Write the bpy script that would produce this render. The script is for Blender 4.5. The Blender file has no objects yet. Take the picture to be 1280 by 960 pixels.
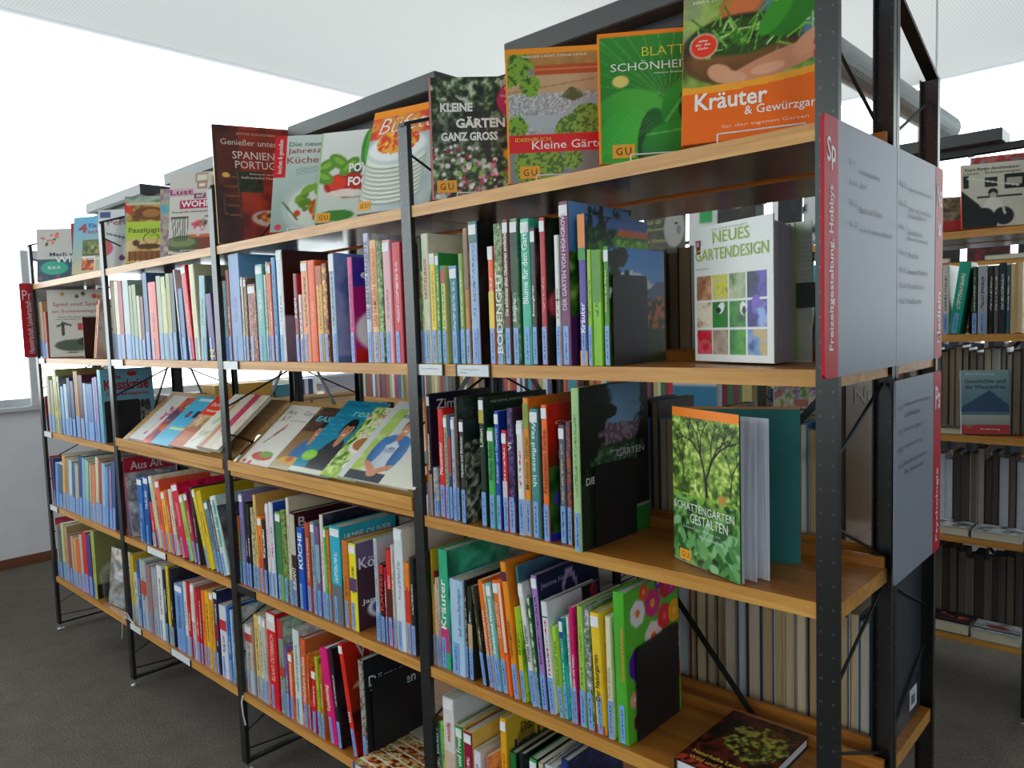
import bpy, bmesh, math, random
import numpy as np
from mathutils import Matrix, Vector
D = bpy.data
COL = bpy.context.scene.collection
rng = random.Random(7)

# ------------------------------------------------------------------ camera
FPX = 948.32
CAM = np.array([0.42592, -1.18887, 1.51342])
ROT = (math.radians(85.6805), math.radians(1.8704), math.radians(42.9081))
cd = D.cameras.new('camera'); cam = D.objects.new('camera', cd); COL.objects.link(cam)
cd.sensor_width = 36.0; cd.lens = FPX / 1280 * 36.0; cd.clip_start = 0.05; cd.clip_end = 200
cam.location = CAM.tolist(); cam.rotation_euler = ROT
bpy.context.scene.camera = cam

# ------------------------------------------------------------------ world, daylight, exposure
sc = bpy.context.scene
sc.view_settings.view_transform = 'Standard'; sc.view_settings.look = 'None'
sc.view_settings.gamma = 1.0; sc.view_settings.exposure = 0.0
try: sc.view_settings.use_curve_mapping = False
except Exception: pass
sc.cycles.max_bounces = 10; sc.cycles.diffuse_bounces = 6; sc.cycles.transparent_max_bounces = 12
sc.cycles.caustics_reflective = False; sc.cycles.caustics_refractive = False
sc.cycles.sample_clamp_indirect = 8
world = D.worlds.new('overcast_sky'); sc.world = world; world.use_nodes = True
wb = world.node_tree.nodes['Background']
wb.inputs['Color'].default_value = (0.90, 0.96, 1.0, 1); wb.inputs['Strength'].default_value = 5.2

ROOM = dict(x0=-5.5, x1=4.2, y0=-5.6, y1=7.0, z1=3.72)
def portal(name, loc, rot, sx, sy):
    l = D.lights.new(name, 'AREA'); l.shape = 'RECTANGLE'; l.size = sx; l.size_y = sy
    l.cycles.is_portal = True
    o = D.objects.new(name, l); COL.objects.link(o); o.location = loc; o.rotation_euler = rot
# windows: (wall, along0, along1, z0, z1)
WIN_L = [(-5.4, -2.8), (-2.7, -0.1), (0.0, 5.4), (5.5, 6.7)]
WIN_B = [(-5.3, -3.2), (-3.1, -0.4), (-0.3, 2.2)]
FILL_WIN_R = [(-5.2, -2.9)]  # unseen opening in the right wall, added for fill light
FILL_WIN_F = [(-5.2, -2.2)]  # unseen opening behind the camera, added to brighten the book fronts
portal('daylight_left', (-5.56, .65, 2.3), (0, -math.pi/2, 0), 2.5, 12.2)
portal('daylight_back', (-1.55, 7.06, 2.2), (-math.pi/2, 0, 0), 7.6, 2.2)
portal('fill_window_right', (4.26, -4.05, 2.2), (0, math.pi/2, 0), 2.4, 2.4)  # portal of the added right-hand opening
portal('fill_window_front', (-3.7, -5.66, 2.2), (math.pi/2, 0, 0), 3.0, 2.2)  # portal of the added opening behind the camera

# ------------------------------------------------------------------ projection helpers (photo measurements -> metres)
def _R(rx, ry, rz):
    cx, sx, cy, sy, cz, sz = math.cos(rx), math.sin(rx), math.cos(ry), math.sin(ry), math.cos(rz), math.sin(rz)
    return np.array([[cz,-sz,0],[sz,cz,0],[0,0,1]]) @ np.array([[cy,0,sy],[0,1,0],[-sy,0,cy]]) @ np.array([[1,0,0],[0,cx,-sx],[0,sx,cx]])
RM = _R(*ROT)
def pr(x, y, z):
    q = RM.T @ (np.array([x, y, z]) - CAM)
    return 640 + FPX*q[0]/-q[2], 480 - FPX*q[1]/-q[2]
def hit(u, v, ax, val):
    d = RM @ np.array([(u-640)/FPX, (480-v)/FPX, -1.0]); t = (val-CAM[ax])/d[ax]
    return CAM + t*d
def bis(fn, lo, hi):
    flo = fn(lo)
    for _ in range(40):
        m = (lo+hi)/2; fm = fn(m)
        if (fm > 0) == (flo > 0): lo = m
        else: hi = m
    return (lo+hi)/2
def solve_x(u, y, z): return bis(lambda x: pr(x, y, z)[0]-u, -4.6, 0.2)
def solve_y(u, x, z): return bis(lambda y: pr(x, y, z)[0]-u, -0.2, 3.5)
def solve_z(v, x, y): return bis(lambda z: pr(x, y, z)[1]-v, -0.2, 3.2)

# ------------------------------------------------------------------ colours and materials
def lin(c):
    if isinstance(c, str):
        c = c.lstrip('#')
        if len(c) == 3: c = ''.join(a*2 for a in c)
        c = [int(c[i:i+2], 16)/255 for i in (0, 2, 4)]
    return tuple((a/12.92 if a <= .04045 else ((a+.055)/1.055)**2.4) for a in c)
def srgb(c):
    c = c.lstrip('#')
    if len(c) == 3: c = ''.join(a*2 for a in c)
    return tuple(int(c[i:i+2], 16)/255 for i in (0, 2, 4))
_M = {}
def new_mat(key):
    m = D.materials.new(key); m.use_nodes = True
    nt = m.node_tree; b = nt.nodes['Principled BSDF']
    return m, nt, b
def N(nt, t, **kw):
    n = nt.nodes.new(t)
    for k, v in kw.items():
        if k.startswith('i_'): n.inputs[k[2:].replace('_', ' ')].default_value = v
        else: setattr(n, k, v)
    return n
def ramp(nt, stops, interp='LINEAR'):
    r = nt.nodes.new('ShaderNodeValToRGB'); r.color_ramp.interpolation = interp
    el = r.color_ramp.elements
    while len(el) < len(stops): el.new(0.5)
    for e, (p, c) in zip(el, stops): e.position = p; e.color = (*c, 1)
    return r
def plain(name, col, rough=.5, metal=0.0, coat=0.0, noise=.06, nscale=40):
    k = ('plain', name, col, rough, metal, coat)
    if k in _M: return _M[k]
    m, nt, b = new_mat(name); c = lin(col)
    no = N(nt, 'ShaderNodeTexNoise', i_Scale=nscale, i_Detail=3.0); tc = N(nt, 'ShaderNodeTexCoord')
    nt.links.new(tc.outputs['Object'], no.inputs['Vector'])
    r = ramp(nt, [(0.3, tuple(x*(1-noise) for x in c)), (0.7, tuple(min(1, x*(1+noise)) for x in c))])
    nt.links.new(no.outputs['Fac'], r.inputs['Fac']); nt.links.new(r.outputs['Color'], b.inputs['Base Color'])
    b.inputs['Roughness'].default_value = rough; b.inputs['Metallic'].default_value = metal
    b.inputs['Coat Weight'].default_value = coat
    _M[k] = m; return m
def wood(name, dark, light, rough=.38, axis='X'):
    k = ('wood', name)
    if k in _M: return _M[k]
    m, nt, b = new_mat(name); tc = N(nt, 'ShaderNodeTexCoord'); mp = N(nt, 'ShaderNodeMapping')
    oi = N(nt, 'ShaderNodeObjectInfo'); ad = N(nt, 'ShaderNodeVectorMath', operation='ADD')
    sc_ = {'X': (1.2, 26, 26), 'Y': (26, 1.2, 26)}[axis]
    mp.inputs['Scale'].default_value = sc_
    nt.links.new(tc.outputs['Object'], ad.inputs[0])
    cm = N(nt, 'ShaderNodeMath', operation='MULTIPLY'); cm.inputs[1].default_value = 9.0
    nt.links.new(oi.outputs['Random'], cm.inputs[0]); nt.links.new(cm.outputs[0], ad.inputs[1])
    nt.links.new(ad.outputs[0], mp.inputs['Vector'])
    no = N(nt, 'ShaderNodeTexNoise', i_Scale=2.2, i_Detail=5.0, i_Roughness=.6, i_Distortion=.6)
    nt.links.new(mp.outputs['Vector'], no.inputs['Vector'])
    r = ramp(nt, [(0.3, lin(dark)), (0.5, tuple((a+b_)/2 for a, b_ in zip(lin(dark), lin(light)))), (0.68, lin(light))])
    nt.links.new(no.outputs['Fac'], r.inputs['Fac']); nt.links.new(r.outputs['Color'], b.inputs['Base Color'])
    b.inputs['Roughness'].default_value = rough
    _M[k] = m; return m
def spine_mat(c1, c2, kind, coat=.12):
    """printed book cloth/paper: a base colour with a column of small print or a photographic mottle"""
    k = ('sp', c1, c2, kind)
    if k in _M: return _M[k]
    m, nt, b = new_mat('printed_spine'); L = nt.links.new
    a, c = lin(c1), lin(c2); tc = N(nt, 'ShaderNodeTexCoord'); oi = N(nt, 'ShaderNodeObjectInfo')
    off = N(nt, 'ShaderNodeMath', operation='MULTIPLY'); off.inputs[1].default_value = 37.0
    L(oi.outputs['Random'], off.inputs[0])
    ad = N(nt, 'ShaderNodeVectorMath', operation='ADD'); L(tc.outputs['Object'], ad.inputs[0]); L(off.outputs[0], ad.inputs[1])
    if kind in ('photo', 'cover'):
        no = N(nt, 'ShaderNodeTexNoise', i_Scale=75.0 if kind == 'photo' else 11.0, i_Detail=6.0, i_Roughness=.75); L(ad.outputs[0], no.inputs['Vector'])
        r = ramp(nt, [(.36, tuple(x*.35 for x in a)), (.47, a), (.55, c), (.66, tuple(min(1, x*1.6+.06) for x in c))])
        L(no.outputs['Fac'], r.inputs['Fac']); L(r.outputs['Color'], b.inputs['Base Color'])
    else:
        mp = N(nt, 'ShaderNodeMapping'); mp.inputs['Scale'].default_value = (420, 60, 190) ; L(ad.outputs[0], mp.inputs['Vector'])
        no = N(nt, 'ShaderNodeTexNoise', i_Scale=1.0, i_Detail=1.0); L(mp.outputs['Vector'], no.inputs['Vector'])
        gt = N(nt, 'ShaderNodeMath', operation='GREATER_THAN'); gt.inputs[1].default_value = .50; L(no.outputs['Fac'], gt.inputs[0])
        sp = N(nt, 'ShaderNodeSeparateXYZ'); L(tc.outputs['Generated'], sp.inputs[0])
        def band(sock, lo, hi):
            g = N(nt, 'ShaderNodeMath', operation='GREATER_THAN'); g.inputs[1].default_value = lo; L(sock, g.inputs[0])
            l = N(nt, 'ShaderNodeMath', operation='LESS_THAN'); l.inputs[1].default_value = hi; L(sock, l.inputs[0])
            q = N(nt, 'ShaderNodeMath', operation='MULTIPLY'); L(g.outputs[0], q.inputs[0]); L(l.outputs[0], q.inputs[1]); return q.outputs[0]
        z0, z1 = {'a': (.34, .84), 'b': (.42, .74), 'c': (.36, .60)}.get(kind[-1], (.34, .84))
        m1 = band(sp.outputs['X'], .33, .66); m2 = band(sp.outputs['Z'], z0, z1); m3 = band(sp.outputs['Y'], -1, .03)
        x1 = N(nt, 'ShaderNodeMath', operation='MULTIPLY'); L(m1, x1.inputs[0]); L(m2, x1.inputs[1])
        x2 = N(nt, 'ShaderNodeMath', operation='MULTIPLY'); L(x1.outputs[0], x2.inputs[0]); L(m3, x2.inputs[1])
        x3 = N(nt, 'ShaderNodeMath', operation='MULTIPLY'); L(x2.outputs[0], x3.inputs[0]); L(gt.outputs[0], x3.inputs[1])
        mx = N(nt, 'ShaderNodeMix', data_type='RGBA'); mx.inputs['A'].default_value = (*a, 1); mx.inputs['B'].default_value = (*c, 1)
        L(x3.outputs[0], mx.inputs['Factor'])
        # soft wear and print mottling
        n2 = N(nt, 'ShaderNodeTexNoise', i_Scale=30.0, i_Detail=4.0); L(ad.outputs[0], n2.inputs['Vector'])
        r2 = ramp(nt, [(.3, (.86, .86, .86)), (.7, (1, 1, 1))]); L(n2.outputs['Fac'], r2.inputs['Fac'])
        ml = N(nt, 'ShaderNodeMix', data_type='RGBA', blend_type='MULTIPLY'); ml.inputs['Factor'].default_value = 1
        L(mx.outputs['Result'], ml.inputs['A']); L(r2.outputs['Color'], ml.inputs['B'])
        L(ml.outputs['Result'], b.inputs['Base Color'])
    b.inputs['Roughness'].default_value = .42; b.inputs['Specular IOR Level'].default_value = .35; b.inputs['Coat Weight'].default_value = coat; b.inputs['Coat Roughness'].default_value = .15
    _M[k] = m; return m
def pages_mat(col='#e6dfca'):
    k = ('pages', col)
    if k in _M: return _M[k]
    m, nt, b = new_mat('page_edges'); L = nt.links.new; tc = N(nt, 'ShaderNodeTexCoord')
    mp = N(nt, 'ShaderNodeMapping'); mp.inputs['Scale'].default_value = (900, 6, 6); L(tc.outputs['Object'], mp.inputs['Vector'])
    no = N(nt, 'ShaderNodeTexNoise', i_Scale=1.0, i_Detail=2.0); L(mp.outputs['Vector'], no.inputs['Vector'])
    c = lin(col); r = ramp(nt, [(.3, tuple(x*.72 for x in c)), (.6, c)]); L(no.outputs['Fac'], r.inputs['Fac'])
    L(r.outputs['Color'], b.inputs['Base Color']); b.inputs['Roughness'].default_value = .8
    _M[k] = m; return m
def label_mat():
    k = 'label'
    if k in _M: return _M[k]
    m, nt, b = new_mat('blue_spine_label'); L = nt.links.new; tc = N(nt, 'ShaderNodeTexCoord'); sp = N(nt, 'ShaderNodeSeparateXYZ'); L(tc.outputs['Generated'], sp.inputs[0])
    oi = N(nt, 'ShaderNodeObjectInfo'); ad = N(nt, 'ShaderNodeVectorMath', operation='ADD'); L(tc.outputs['Object'], ad.inputs[0]); L(oi.outputs['Random'], ad.inputs[1])
    mp = N(nt, 'ShaderNodeMapping'); mp.inputs['Scale'].default_value = (500, 10, 260); L(ad.outputs[0], mp.inputs['Vector'])
    no = N(nt, 'ShaderNodeTexNoise', i_Scale=1.0, i_Detail=0.0); L(mp.outputs['Vector'], no.inputs['Vector'])
    def band(s, lo, hi):
        g = N(nt, 'ShaderNodeMath', operation='GREATER_THAN'); g.inputs[1].default_value = lo; L(s, g.inputs[0])
        l = N(nt, 'ShaderNodeMath', operation='LESS_THAN'); l.inputs[1].default_value = hi; L(s, l.inputs[0])
        q = N(nt, 'ShaderNodeMath', operation='MULTIPLY'); L(g.outputs[0], q.inputs[0]); L(l.outputs[0], q.inputs[1]); return q.outputs[0]
    q = N(nt, 'ShaderNodeMath', operation='MULTIPLY'); L(band(sp.outputs['X'], .35, .65), q.inputs[0]); L(band(sp.outputs['Z'], .12, .88), q.inputs[1])
    g = N(nt, 'ShaderNodeMath', operation='GREATER_THAN'); g.inputs[1].default_value = .5; L(no.outputs['Fac'], g.inputs[0])
    w = N(nt, 'ShaderNodeMath', operation='MULTIPLY'); L(q.outputs[0], w.inputs[0]); L(g.outputs[0], w.inputs[1])
    mx = N(nt, 'ShaderNodeMix', data_type='RGBA'); mx.inputs['A'].default_value = (*lin('#7ea6e0'), 1); mx.inputs['B'].default_value = (*lin('#2b3b66'), 1)
    L(w.outputs[0], mx.inputs['Factor']); L(mx.outputs['Result'], b.inputs['Base Color']); b.inputs['Roughness'].default_value = .35
    _M[k] = m; return m
def print_mat():
    k = 'print'
    if k in _M: return _M[k]
    m, nt, b = new_mat('printed_cover'); a = N(nt, 'ShaderNodeVertexColor', layer_name='Ink')
    nt.links.new(a.outputs['Color'], b.inputs['Base Color']); b.inputs['Roughness'].default_value = .38; b.inputs['Specular IOR Level'].default_value = .35
    b.inputs['Coat Weight'].default_value = .15; b.inputs['Coat Roughness'].default_value = .12
    _M[k] = m; return m
def ink(col): return plain('ink', col, .45, noise=.02)
def steel_mat():
    k = 'steel'
    if k in _M: return _M[k]
    m, nt, b = new_mat('black_perforated_steel'); L = nt.links.new; tc = N(nt, 'ShaderNodeTexCoord'); sp = N(nt, 'ShaderNodeSeparateXYZ'); L(tc.outputs['Object'], sp.inputs[0])
    # punched holes: two columns, every 40 mm
    zz = N(nt, 'ShaderNodeMath', operation='MULTIPLY'); zz.inputs[1].default_value = 1/.0385; L(sp.outputs['Z'], zz.inputs[0])
    fr = N(nt, 'ShaderNodeMath', operation='FRACT'); L(zz.outputs[0], fr.inputs[0])
    dz = N(nt, 'ShaderNodeMath', operation='SUBTRACT'); dz.inputs[1].default_value = .5; L(fr.outputs[0], dz.inputs[0])
    dz2 = N(nt, 'ShaderNodeMath', operation='MULTIPLY'); dz2.inputs[1].default_value = .0385; L(dz.outputs[0], dz2.inputs[0])
    ax = N(nt, 'ShaderNodeMath', operation='ADD'); ax.inputs[1].default_value = .0175; L(sp.outputs['X'], ax.inputs[0])
    ab = N(nt, 'ShaderNodeMath', operation='ABSOLUTE'); L(ax.outputs[0], ab.inputs[0])
    dx = N(nt, 'ShaderNodeMath', operation='SUBTRACT'); dx.inputs[1].default_value = .0098; L(ab.outputs[0], dx.inputs[0])
    p1 = N(nt, 'ShaderNodeMath', operation='POWER'); p1.inputs[1].default_value = 2; L(dz2.outputs[0], p1.inputs[0])
    p2 = N(nt, 'ShaderNodeMath', operation='MULTIPLY'); L(dx.outputs[0], p2.inputs[0]); L(dx.outputs[0], p2.inputs[1])
    p3 = N(nt, 'ShaderNodeMath', operation='MULTIPLY'); L(dz2.outputs[0], p3.inputs[0]); L(dz2.outputs[0], p3.inputs[1])
    s = N(nt, 'ShaderNodeMath', operation='ADD'); L(p2.outputs[0], s.inputs[0]); L(p3.outputs[0], s.inputs[1])
    lt = N(nt, 'ShaderNodeMath', operation='LESS_THAN'); lt.inputs[1].default_value = .0021**2; L(s.outputs[0], lt.inputs[0])
    no = N(nt, 'ShaderNodeTexNoise', i_Scale=60.0, i_Detail=3.0); L(tc.outputs['Object'], no.inputs['Vector'])
    r = ramp(nt, [(.3, lin('#131414')), (.7, lin('#1a1b1b'))]); L(no.outputs['Fac'], r.inputs['Fac'])
    mx = N(nt, 'ShaderNodeMix', data_type='RGBA'); L(r.outputs['Color'], mx.inputs['A']); mx.inputs['B'].default_value = (*lin('#45484a'), 1)
    L(lt.outputs[0], mx.inputs['Factor']); L(mx.outputs['Result'], b.inputs['Base Color'])
    b.inputs['Roughness'].default_value = .34; b.inputs['Specular IOR Level'].default_value = .7
    _M[k] = m; return m
BLACK = lambda: plain('black_steel', '#1b1d1e', .42)
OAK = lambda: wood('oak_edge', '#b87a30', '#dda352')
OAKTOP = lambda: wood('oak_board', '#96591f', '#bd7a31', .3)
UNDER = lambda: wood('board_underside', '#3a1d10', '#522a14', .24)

# ------------------------------------------------------------------ mesh helpers
def tag(o, label=None, cat=None, group=None, kind=None):
    if label: o['label'] = label
    if cat: o['category'] = cat
    if group: o['group'] = group
    if kind: o['kind'] = kind
    return o
class MB:
    def __init__(s): s.v = []; s.f = []; s.m = []
    def box(s, x0, x1, y0, y1, z0, z1, mi=0, M=None, mats=None):
        """mats: optional 6 material indices for -x +x -y +y -z +z"""
        b = len(s.v); P = [(x, y, z) for x in (x0, x1) for y in (y0, y1) for z in (z0, z1)]
        if M is not None: P = [tuple(M @ Vector(p)) for p in P]
        s.v += P
        F = [(0,1,3,2), (4,6,7,5), (0,4,5,1), (2,3,7,6), (0,2,6,4), (1,5,7,3)]
        for i, f in enumerate(F): s.f.append(tuple(b+a for a in f)); s.m.append(mats[i] if mats else mi)
        return s
    def rod(s, p, q, r, n=8, mi=0, caps=True):
        p, q = Vector(p), Vector(q); d = (q-p).normalized(); a = d.orthogonal().normalized(); c = d.cross(a); b = len(s.v)
        for e in (p, q):
            for i in range(n):
                t = 2*math.pi*i/n; s.v.append(tuple(e + a*(r*math.cos(t)) + c*(r*math.sin(t))))
        for i in range(n):
            j = (i+1) % n; s.f.append((b+i, b+j, b+n+j, b+n+i)); s.m.append(mi)
        if caps:
            s.f.append(tuple(b+i for i in reversed(range(n)))); s.m.append(mi)
            s.f.append(tuple(b+n+i for i in range(n))); s.m.append(mi)
        return s
    def prism(s, pts, axis, a0, a1, mi=0):
        """extrude a polygon; axis 0: pts=(y,z), 1: pts=(x,z), 2: pts=(x,y)"""
        b = len(s.v); n = len(pts)
        for a in (a0, a1):
            for p in pts:
                s.v.append({0: (a, p[0], p[1]), 1: (p[0], a, p[1]), 2: (p[0], p[1], a)}[axis])
        for i in range(n):
            j = (i+1) % n; s.f.append((b+i, b+j, b+n+j, b+n+i)); s.m.append(mi)
        s.f.append(tuple(b+i for i in reversed(range(n)))); s.m.append(mi)
        s.f.append(tuple(b+n+i for i in range(n))); s.m.append(mi)
        return s
    def lathe(s, c, prof, n=16, mi=0):
        b = len(s.v); k = len(prof)
        for r, z in prof:
            for i in range(n):
                t = 2*math.pi*i/n; s.v.append((c[0]+r*math.cos(t), c[1]+r*math.sin(t), c[2]+z))
        for q in range(k-1):
            for i in range(n):
                j = (i+1) % n; s.f.append((b+q*n+i, b+q*n+j, b+(q+1)*n+j, b+(q+1)*n+i)); s.m.append(mi)
        s.f.append(tuple(b+i for i in reversed(range(n)))); s.m.append(mi)
        s.f.append(tuple(b+(k-1)*n+i for i in range(n))); s.m.append(mi)
        return s
    def mesh(s, name, mats, recalc=True, smooth=False):
        me = D.meshes.new(name); me.from_pydata(s.v, [], s.f)
        for m in (mats if isinstance(mats, (list, tuple)) else [mats]): me.materials.append(m)
        me.polygons.foreach_set('material_index', s.m)
        if recalc:
            bm = bmesh.new(); bm.from_mesh(me); bmesh.ops.recalc_face_normals(bm, faces=bm.faces); bm.to_mesh(me); bm.free()
        if smooth: me.polygons.foreach_set('use_smooth', [True]*len(me.polygons))
        me.update(); return me
    def obj(s, name, mats, parent=None, M=None, **kw):
        return link(name, s.mesh(name, mats, **kw), parent, M)
def link(name, me, parent=None, M=None):
    o = D.objects.new(name, me); COL.objects.link(o)
    if parent is not None: o.parent = parent
    if M is not None: o.matrix_basis = M
    return o
def empty(name, M=None):
    o = D.objects.new(name, None); COL.objects.link(o); o.empty_display_size = .1
    if M is not None: o.matrix_basis = M
    return o
def bevel(o, w, seg=1):
    bm = bmesh.new(); bm.from_mesh(o.data)
    bmesh.ops.bevel(bm, geom=list(bm.edges), offset=w, segments=seg, affect='EDGES', clamp_overlap=True)
    bm.to_mesh(o.data); bm.free(); return o
T = Matrix.Translation
def Rz(a): return Matrix.Rotation(a, 4, 'Z')
def Ry(a): return Matrix.Rotation(a, 4, 'Y')
def Rx(a): return Matrix.Rotation(a, 4, 'X')

# ------------------------------------------------------------------ lettering
_T = {}
def glyphs(txt, bold=0.0, shear=0.0):
    """flat lettering mesh data normalised to its bounding box: (verts Nx2 in 0..1, faces, aspect)"""
    k = (txt, bold, shear)
    if k in _T: return _T[k]
    cu = D.curves.new('txt', 'FONT'); cu.body = txt; cu.size = 1; cu.offset = bold; cu.shear = shear; cu.resolution_u = 2; cu.fill_mode = 'FRONT'
    ob = D.objects.new('txt', cu)
    me = D.meshes.new_from_object(ob)
    v = np.array([x.co[:2] for x in me.vertices]).reshape(-1, 2); f = [tuple(p.vertices) for p in me.polygons]
    D.meshes.remove(me); D.objects.remove(ob); D.curves.remove(cu)
    if len(v) == 0: v = np.zeros((3, 2)); f = []
    mn, mx = v.min(0), v.max(0); s = np.maximum(mx-mn, 1e-6)
    _T[k] = ((v-mn)/s, f, s[0]/s[1]); return _T[k]
class Letters:
    """collects lettering placed on planes into one mesh with several ink colours"""
    def __init__(s): s.v = []; s.f = []; s.m = []; s.cols = []; s.n = 0
    def _mi(s, col):
        if col not in s.cols: s.cols.append(col)
        return s.cols.index(col)
    def put(s, txt, O, U, V, w, h, col, bold=.015, shear=0.0, keep=False):
        """lower-left corner O, width vector direction U, height direction V; stretched to w x h"""
        g, f, asp = glyphs(txt, bold, shear)
        s.n += 1
        if keep and w/h > asp*1.5: w = h*asp*1.5
        O, U, V = Vector(O), Vector(U), Vector(V); b = len(s.v); mi = s._mi(col)
        for a, c in g: s.v.append(tuple(O + U*(a*w) + V*(c*h)))
        nr = U.cross(V)
        for q in f: s.f.append(tuple(b+i for i in q)); s.m.append(mi)
        return s
    def quad(s, O, U, V, w, h, col):
        O, U, V = Vector(O), Vector(U), Vector(V); b = len(s.v)
        s.v += [tuple(O), tuple(O+U*w), tuple(O+U*w+V*h), tuple(O+V*h)]; s.f.append((b, b+1, b+2, b+3)); s.m.append(s._mi(col)); return s
    def obj(s, name, parent, M=None):
        if not s.f: return None
        me = D.meshes.new(name); me.from_pydata(s.v, [], s.f)
        for c in s.cols: me.materials.append(ink(c))
        me.polygons.foreach_set('material_index', s.m); me.update()
        o = link(name, me, parent, M)
        if s.n > 1: o['kind'] = 'stuff'
        return o

# ------------------------------------------------------------------ printed cover pictures (ink laid on a fine cover mesh)
class Art:
    def __init__(s, nx, ny, bg, seed=1, asp=.8):
        s.nx, s.ny = nx, ny; s.asp = asp
        s.X, s.Y = np.meshgrid(np.linspace(0, 1, nx), np.linspace(0, 1, ny)); s.r = np.random.RandomState(seed)
        s.c = np.ones((ny, nx, 3))*np.array(srgb(bg))
    def noise(s, sc=8, octv=3, stretch=1.0):
        out = np.zeros((s.ny, s.nx)); amp = 1; tot = 0
        for o in range(octv):
            gx, gy = int(max(2, sc*s.asp*stretch))+1, int(max(2, sc))+1; g = s.r.rand(gy+1, gx+1)
            fx, fy = s.X*(gx-.001), s.Y*(gy-.001); ix, iy = fx.astype(int), fy.astype(int); tx, ty = fx-ix, fy-iy
            tx, ty = tx*tx*(3-2*tx), ty*ty*(3-2*ty)
            out += amp*((g[iy, ix]*(1-tx)+g[iy, ix+1]*tx)*(1-ty) + (g[iy+1, ix]*(1-tx)+g[iy+1, ix+1]*tx)*ty)
            tot += amp; amp *= .6; sc *= 2
        return out/tot
    def mix(s, mask, col):
        c = np.array(srgb(col)) if isinstance(col, str) else col
        m = np.clip(mask, 0, 1)[..., None]; s.c = s.c*(1-m)+c*m; return s
    def rect(s, x0, y0, x1, y1, col, a=1.0):
        return s.mix(a*((s.X >= x0) & (s.X <= x1) & (s.Y >= y0) & (s.Y <= y1)), col)
    def ell(s, cx, cy, rx, ry, col, a=1.0, rot=0.0, soft=.12):
        dx, dy = s.X-cx, s.Y-cy; k, q = math.cos(rot), math.sin(rot); u, v = (dx*k+dy*q)/rx, (-dx*q+dy*k)/ry
        d = np.sqrt(u*u+v*v); return s.mix(a*np.clip((1-d)/soft+.5, 0, 1), col)
    def shade(s, cx, cy, rx, ry, c0, c1, ang=.8, soft=.06):
        u, v = (s.X-cx)/rx, (s.Y-cy)/ry; d = np.sqrt(u*u+v*v); t = np.clip(.5+.5*(u*math.cos(ang)+v*math.sin(ang))/1.0, 0, 1)*np.clip(1.15-d*.35, 0, 1)
        t = t[..., None]; g = np.array(srgb(c0))*(1-t)+np.array(srgb(c1))*t; m = np.clip((1-d)/soft+.5, 0, 1)[..., None]; s.c = s.c*(1-m)+g*m; return s
    def tree(s, x, y, L, ang, w, col, depth=5, spread=.55):
        x2, y2 = x+L*math.sin(ang), y+L*math.cos(ang)*s.asp; s.line(x, y, x2, y2, w, col)
        if depth:
            for k in ((-1, 1) if depth % 2 else (-1, .2, 1)): s.tree(x2, y2, L*s.r.uniform(.62, .82), ang+k*spread*s.r.uniform(.5, 1.1), w*.66, col, depth-1, spread)
    def ring(s, cx, cy, rx, ry, w, col, a=1.0):
        d = np.sqrt(((s.X-cx)/rx)**2+((s.Y-cy)/ry)**2); return s.mix(a*(np.abs(d-1) < w), col)
    def line(s, x0, y0, x1, y1, w, col, a=1.0):
        dx, dy = x1-x0, y1-y0; L = dx*dx+dy*dy; t = np.clip(((s.X-x0)*dx+(s.Y-y0)*dy)/L, 0, 1)
        d = np.hypot(s.X-x0-t*dx, s.Y-y0-t*dy); return s.mix(a*np.clip((w-d)/(w*.35)+.3, 0, 1), col)
    def grad(s, y0, y1, c0, c1, x0=0, x1=1):
        t = np.clip((s.Y-y0)/(y1-y0), 0, 1)[..., None]; g = np.array(srgb(c0))*(1-t)+np.array(srgb(c1))*t
        m = ((s.Y >= y0) & (s.Y <= y1) & (s.X >= x0) & (s.X <= x1))[..., None]; s.c = np.where(m, g, s.c); return s
    def leaves(s, cols, sc=14, x0=0, y0=0, x1=1, y1=1, octv=4, contrast=1.0):
        n = s.noise(sc, octv); n = (n-n.min())/(n.max()-n.min()); n = np.clip((n-.5)*contrast*1.5+.5, 0, .999)
        C = np.array([srgb(c) for c in cols]); k = n*(len(cols)-1); i = k.astype(int); t = (k-i)[..., None]
        g = C[i]*(1-t)+C[np.minimum(i+1, len(cols)-1)]*t
        m = ((s.X >= x0) & (s.X <= x1) & (s.Y >= y0) & (s.Y <= y1))[..., None]; s.c = np.where(m, g, s.c); return s
    def dots(s, n, x0, y0, x1, y1, r, cols, asp=None):
        for _ in range(n):
            cx, cy = s.r.uniform(x0, x1), s.r.uniform(y0, y1); rr = r*s.r.uniform(.6, 1.3)
            s.ell(cx, cy, rr, rr*s.asp, cols[s.r.randint(len(cols))], rot=0, soft=.4)
        return s
    def person(s, cx, base, h, hair, skin, top, armw=.35):
        """bust: shoulders, neck, head with hair, eyes, mouth, arms crossed low"""
        s.ell(cx, base+h*.26, h*.34, h*.36, top, soft=.08); s.ell(cx-h*.25, base+h*.14, h*.10, h*.26, top, rot=.35); s.ell(cx+h*.25, base+h*.14, h*.10, h*.26, top, rot=-.35)
        s.ell(cx, base+h*.58, h*.09, h*.12, skin); s.ell(cx, base+h*.80, h*.20, h*.19, hair, soft=.1)
        s.ell(cx+.004, base+h*.75, h*.155, h*.155, skin, soft=.12); s.ell(cx-.01, base+h*.90, h*.15, h*.06, hair, soft=.2)
        for e in (-1, 1): s.ell(cx+e*h*.062, base+h*.775, h*.026, h*.014, '#2a1c18'); s.ell(cx+e*h*.062, base+h*.81, h*.04, h*.008, hair, .8)
        s.ell(cx, base+h*.73, h*.016, h*.032, '#a8705a', a=.6); s.ell(cx, base+h*.68, h*.058, h*.014, '#f0e4dc'); s.ell(cx, base+h*.666, h*.058, h*.008, '#a5483f'); return s
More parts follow.
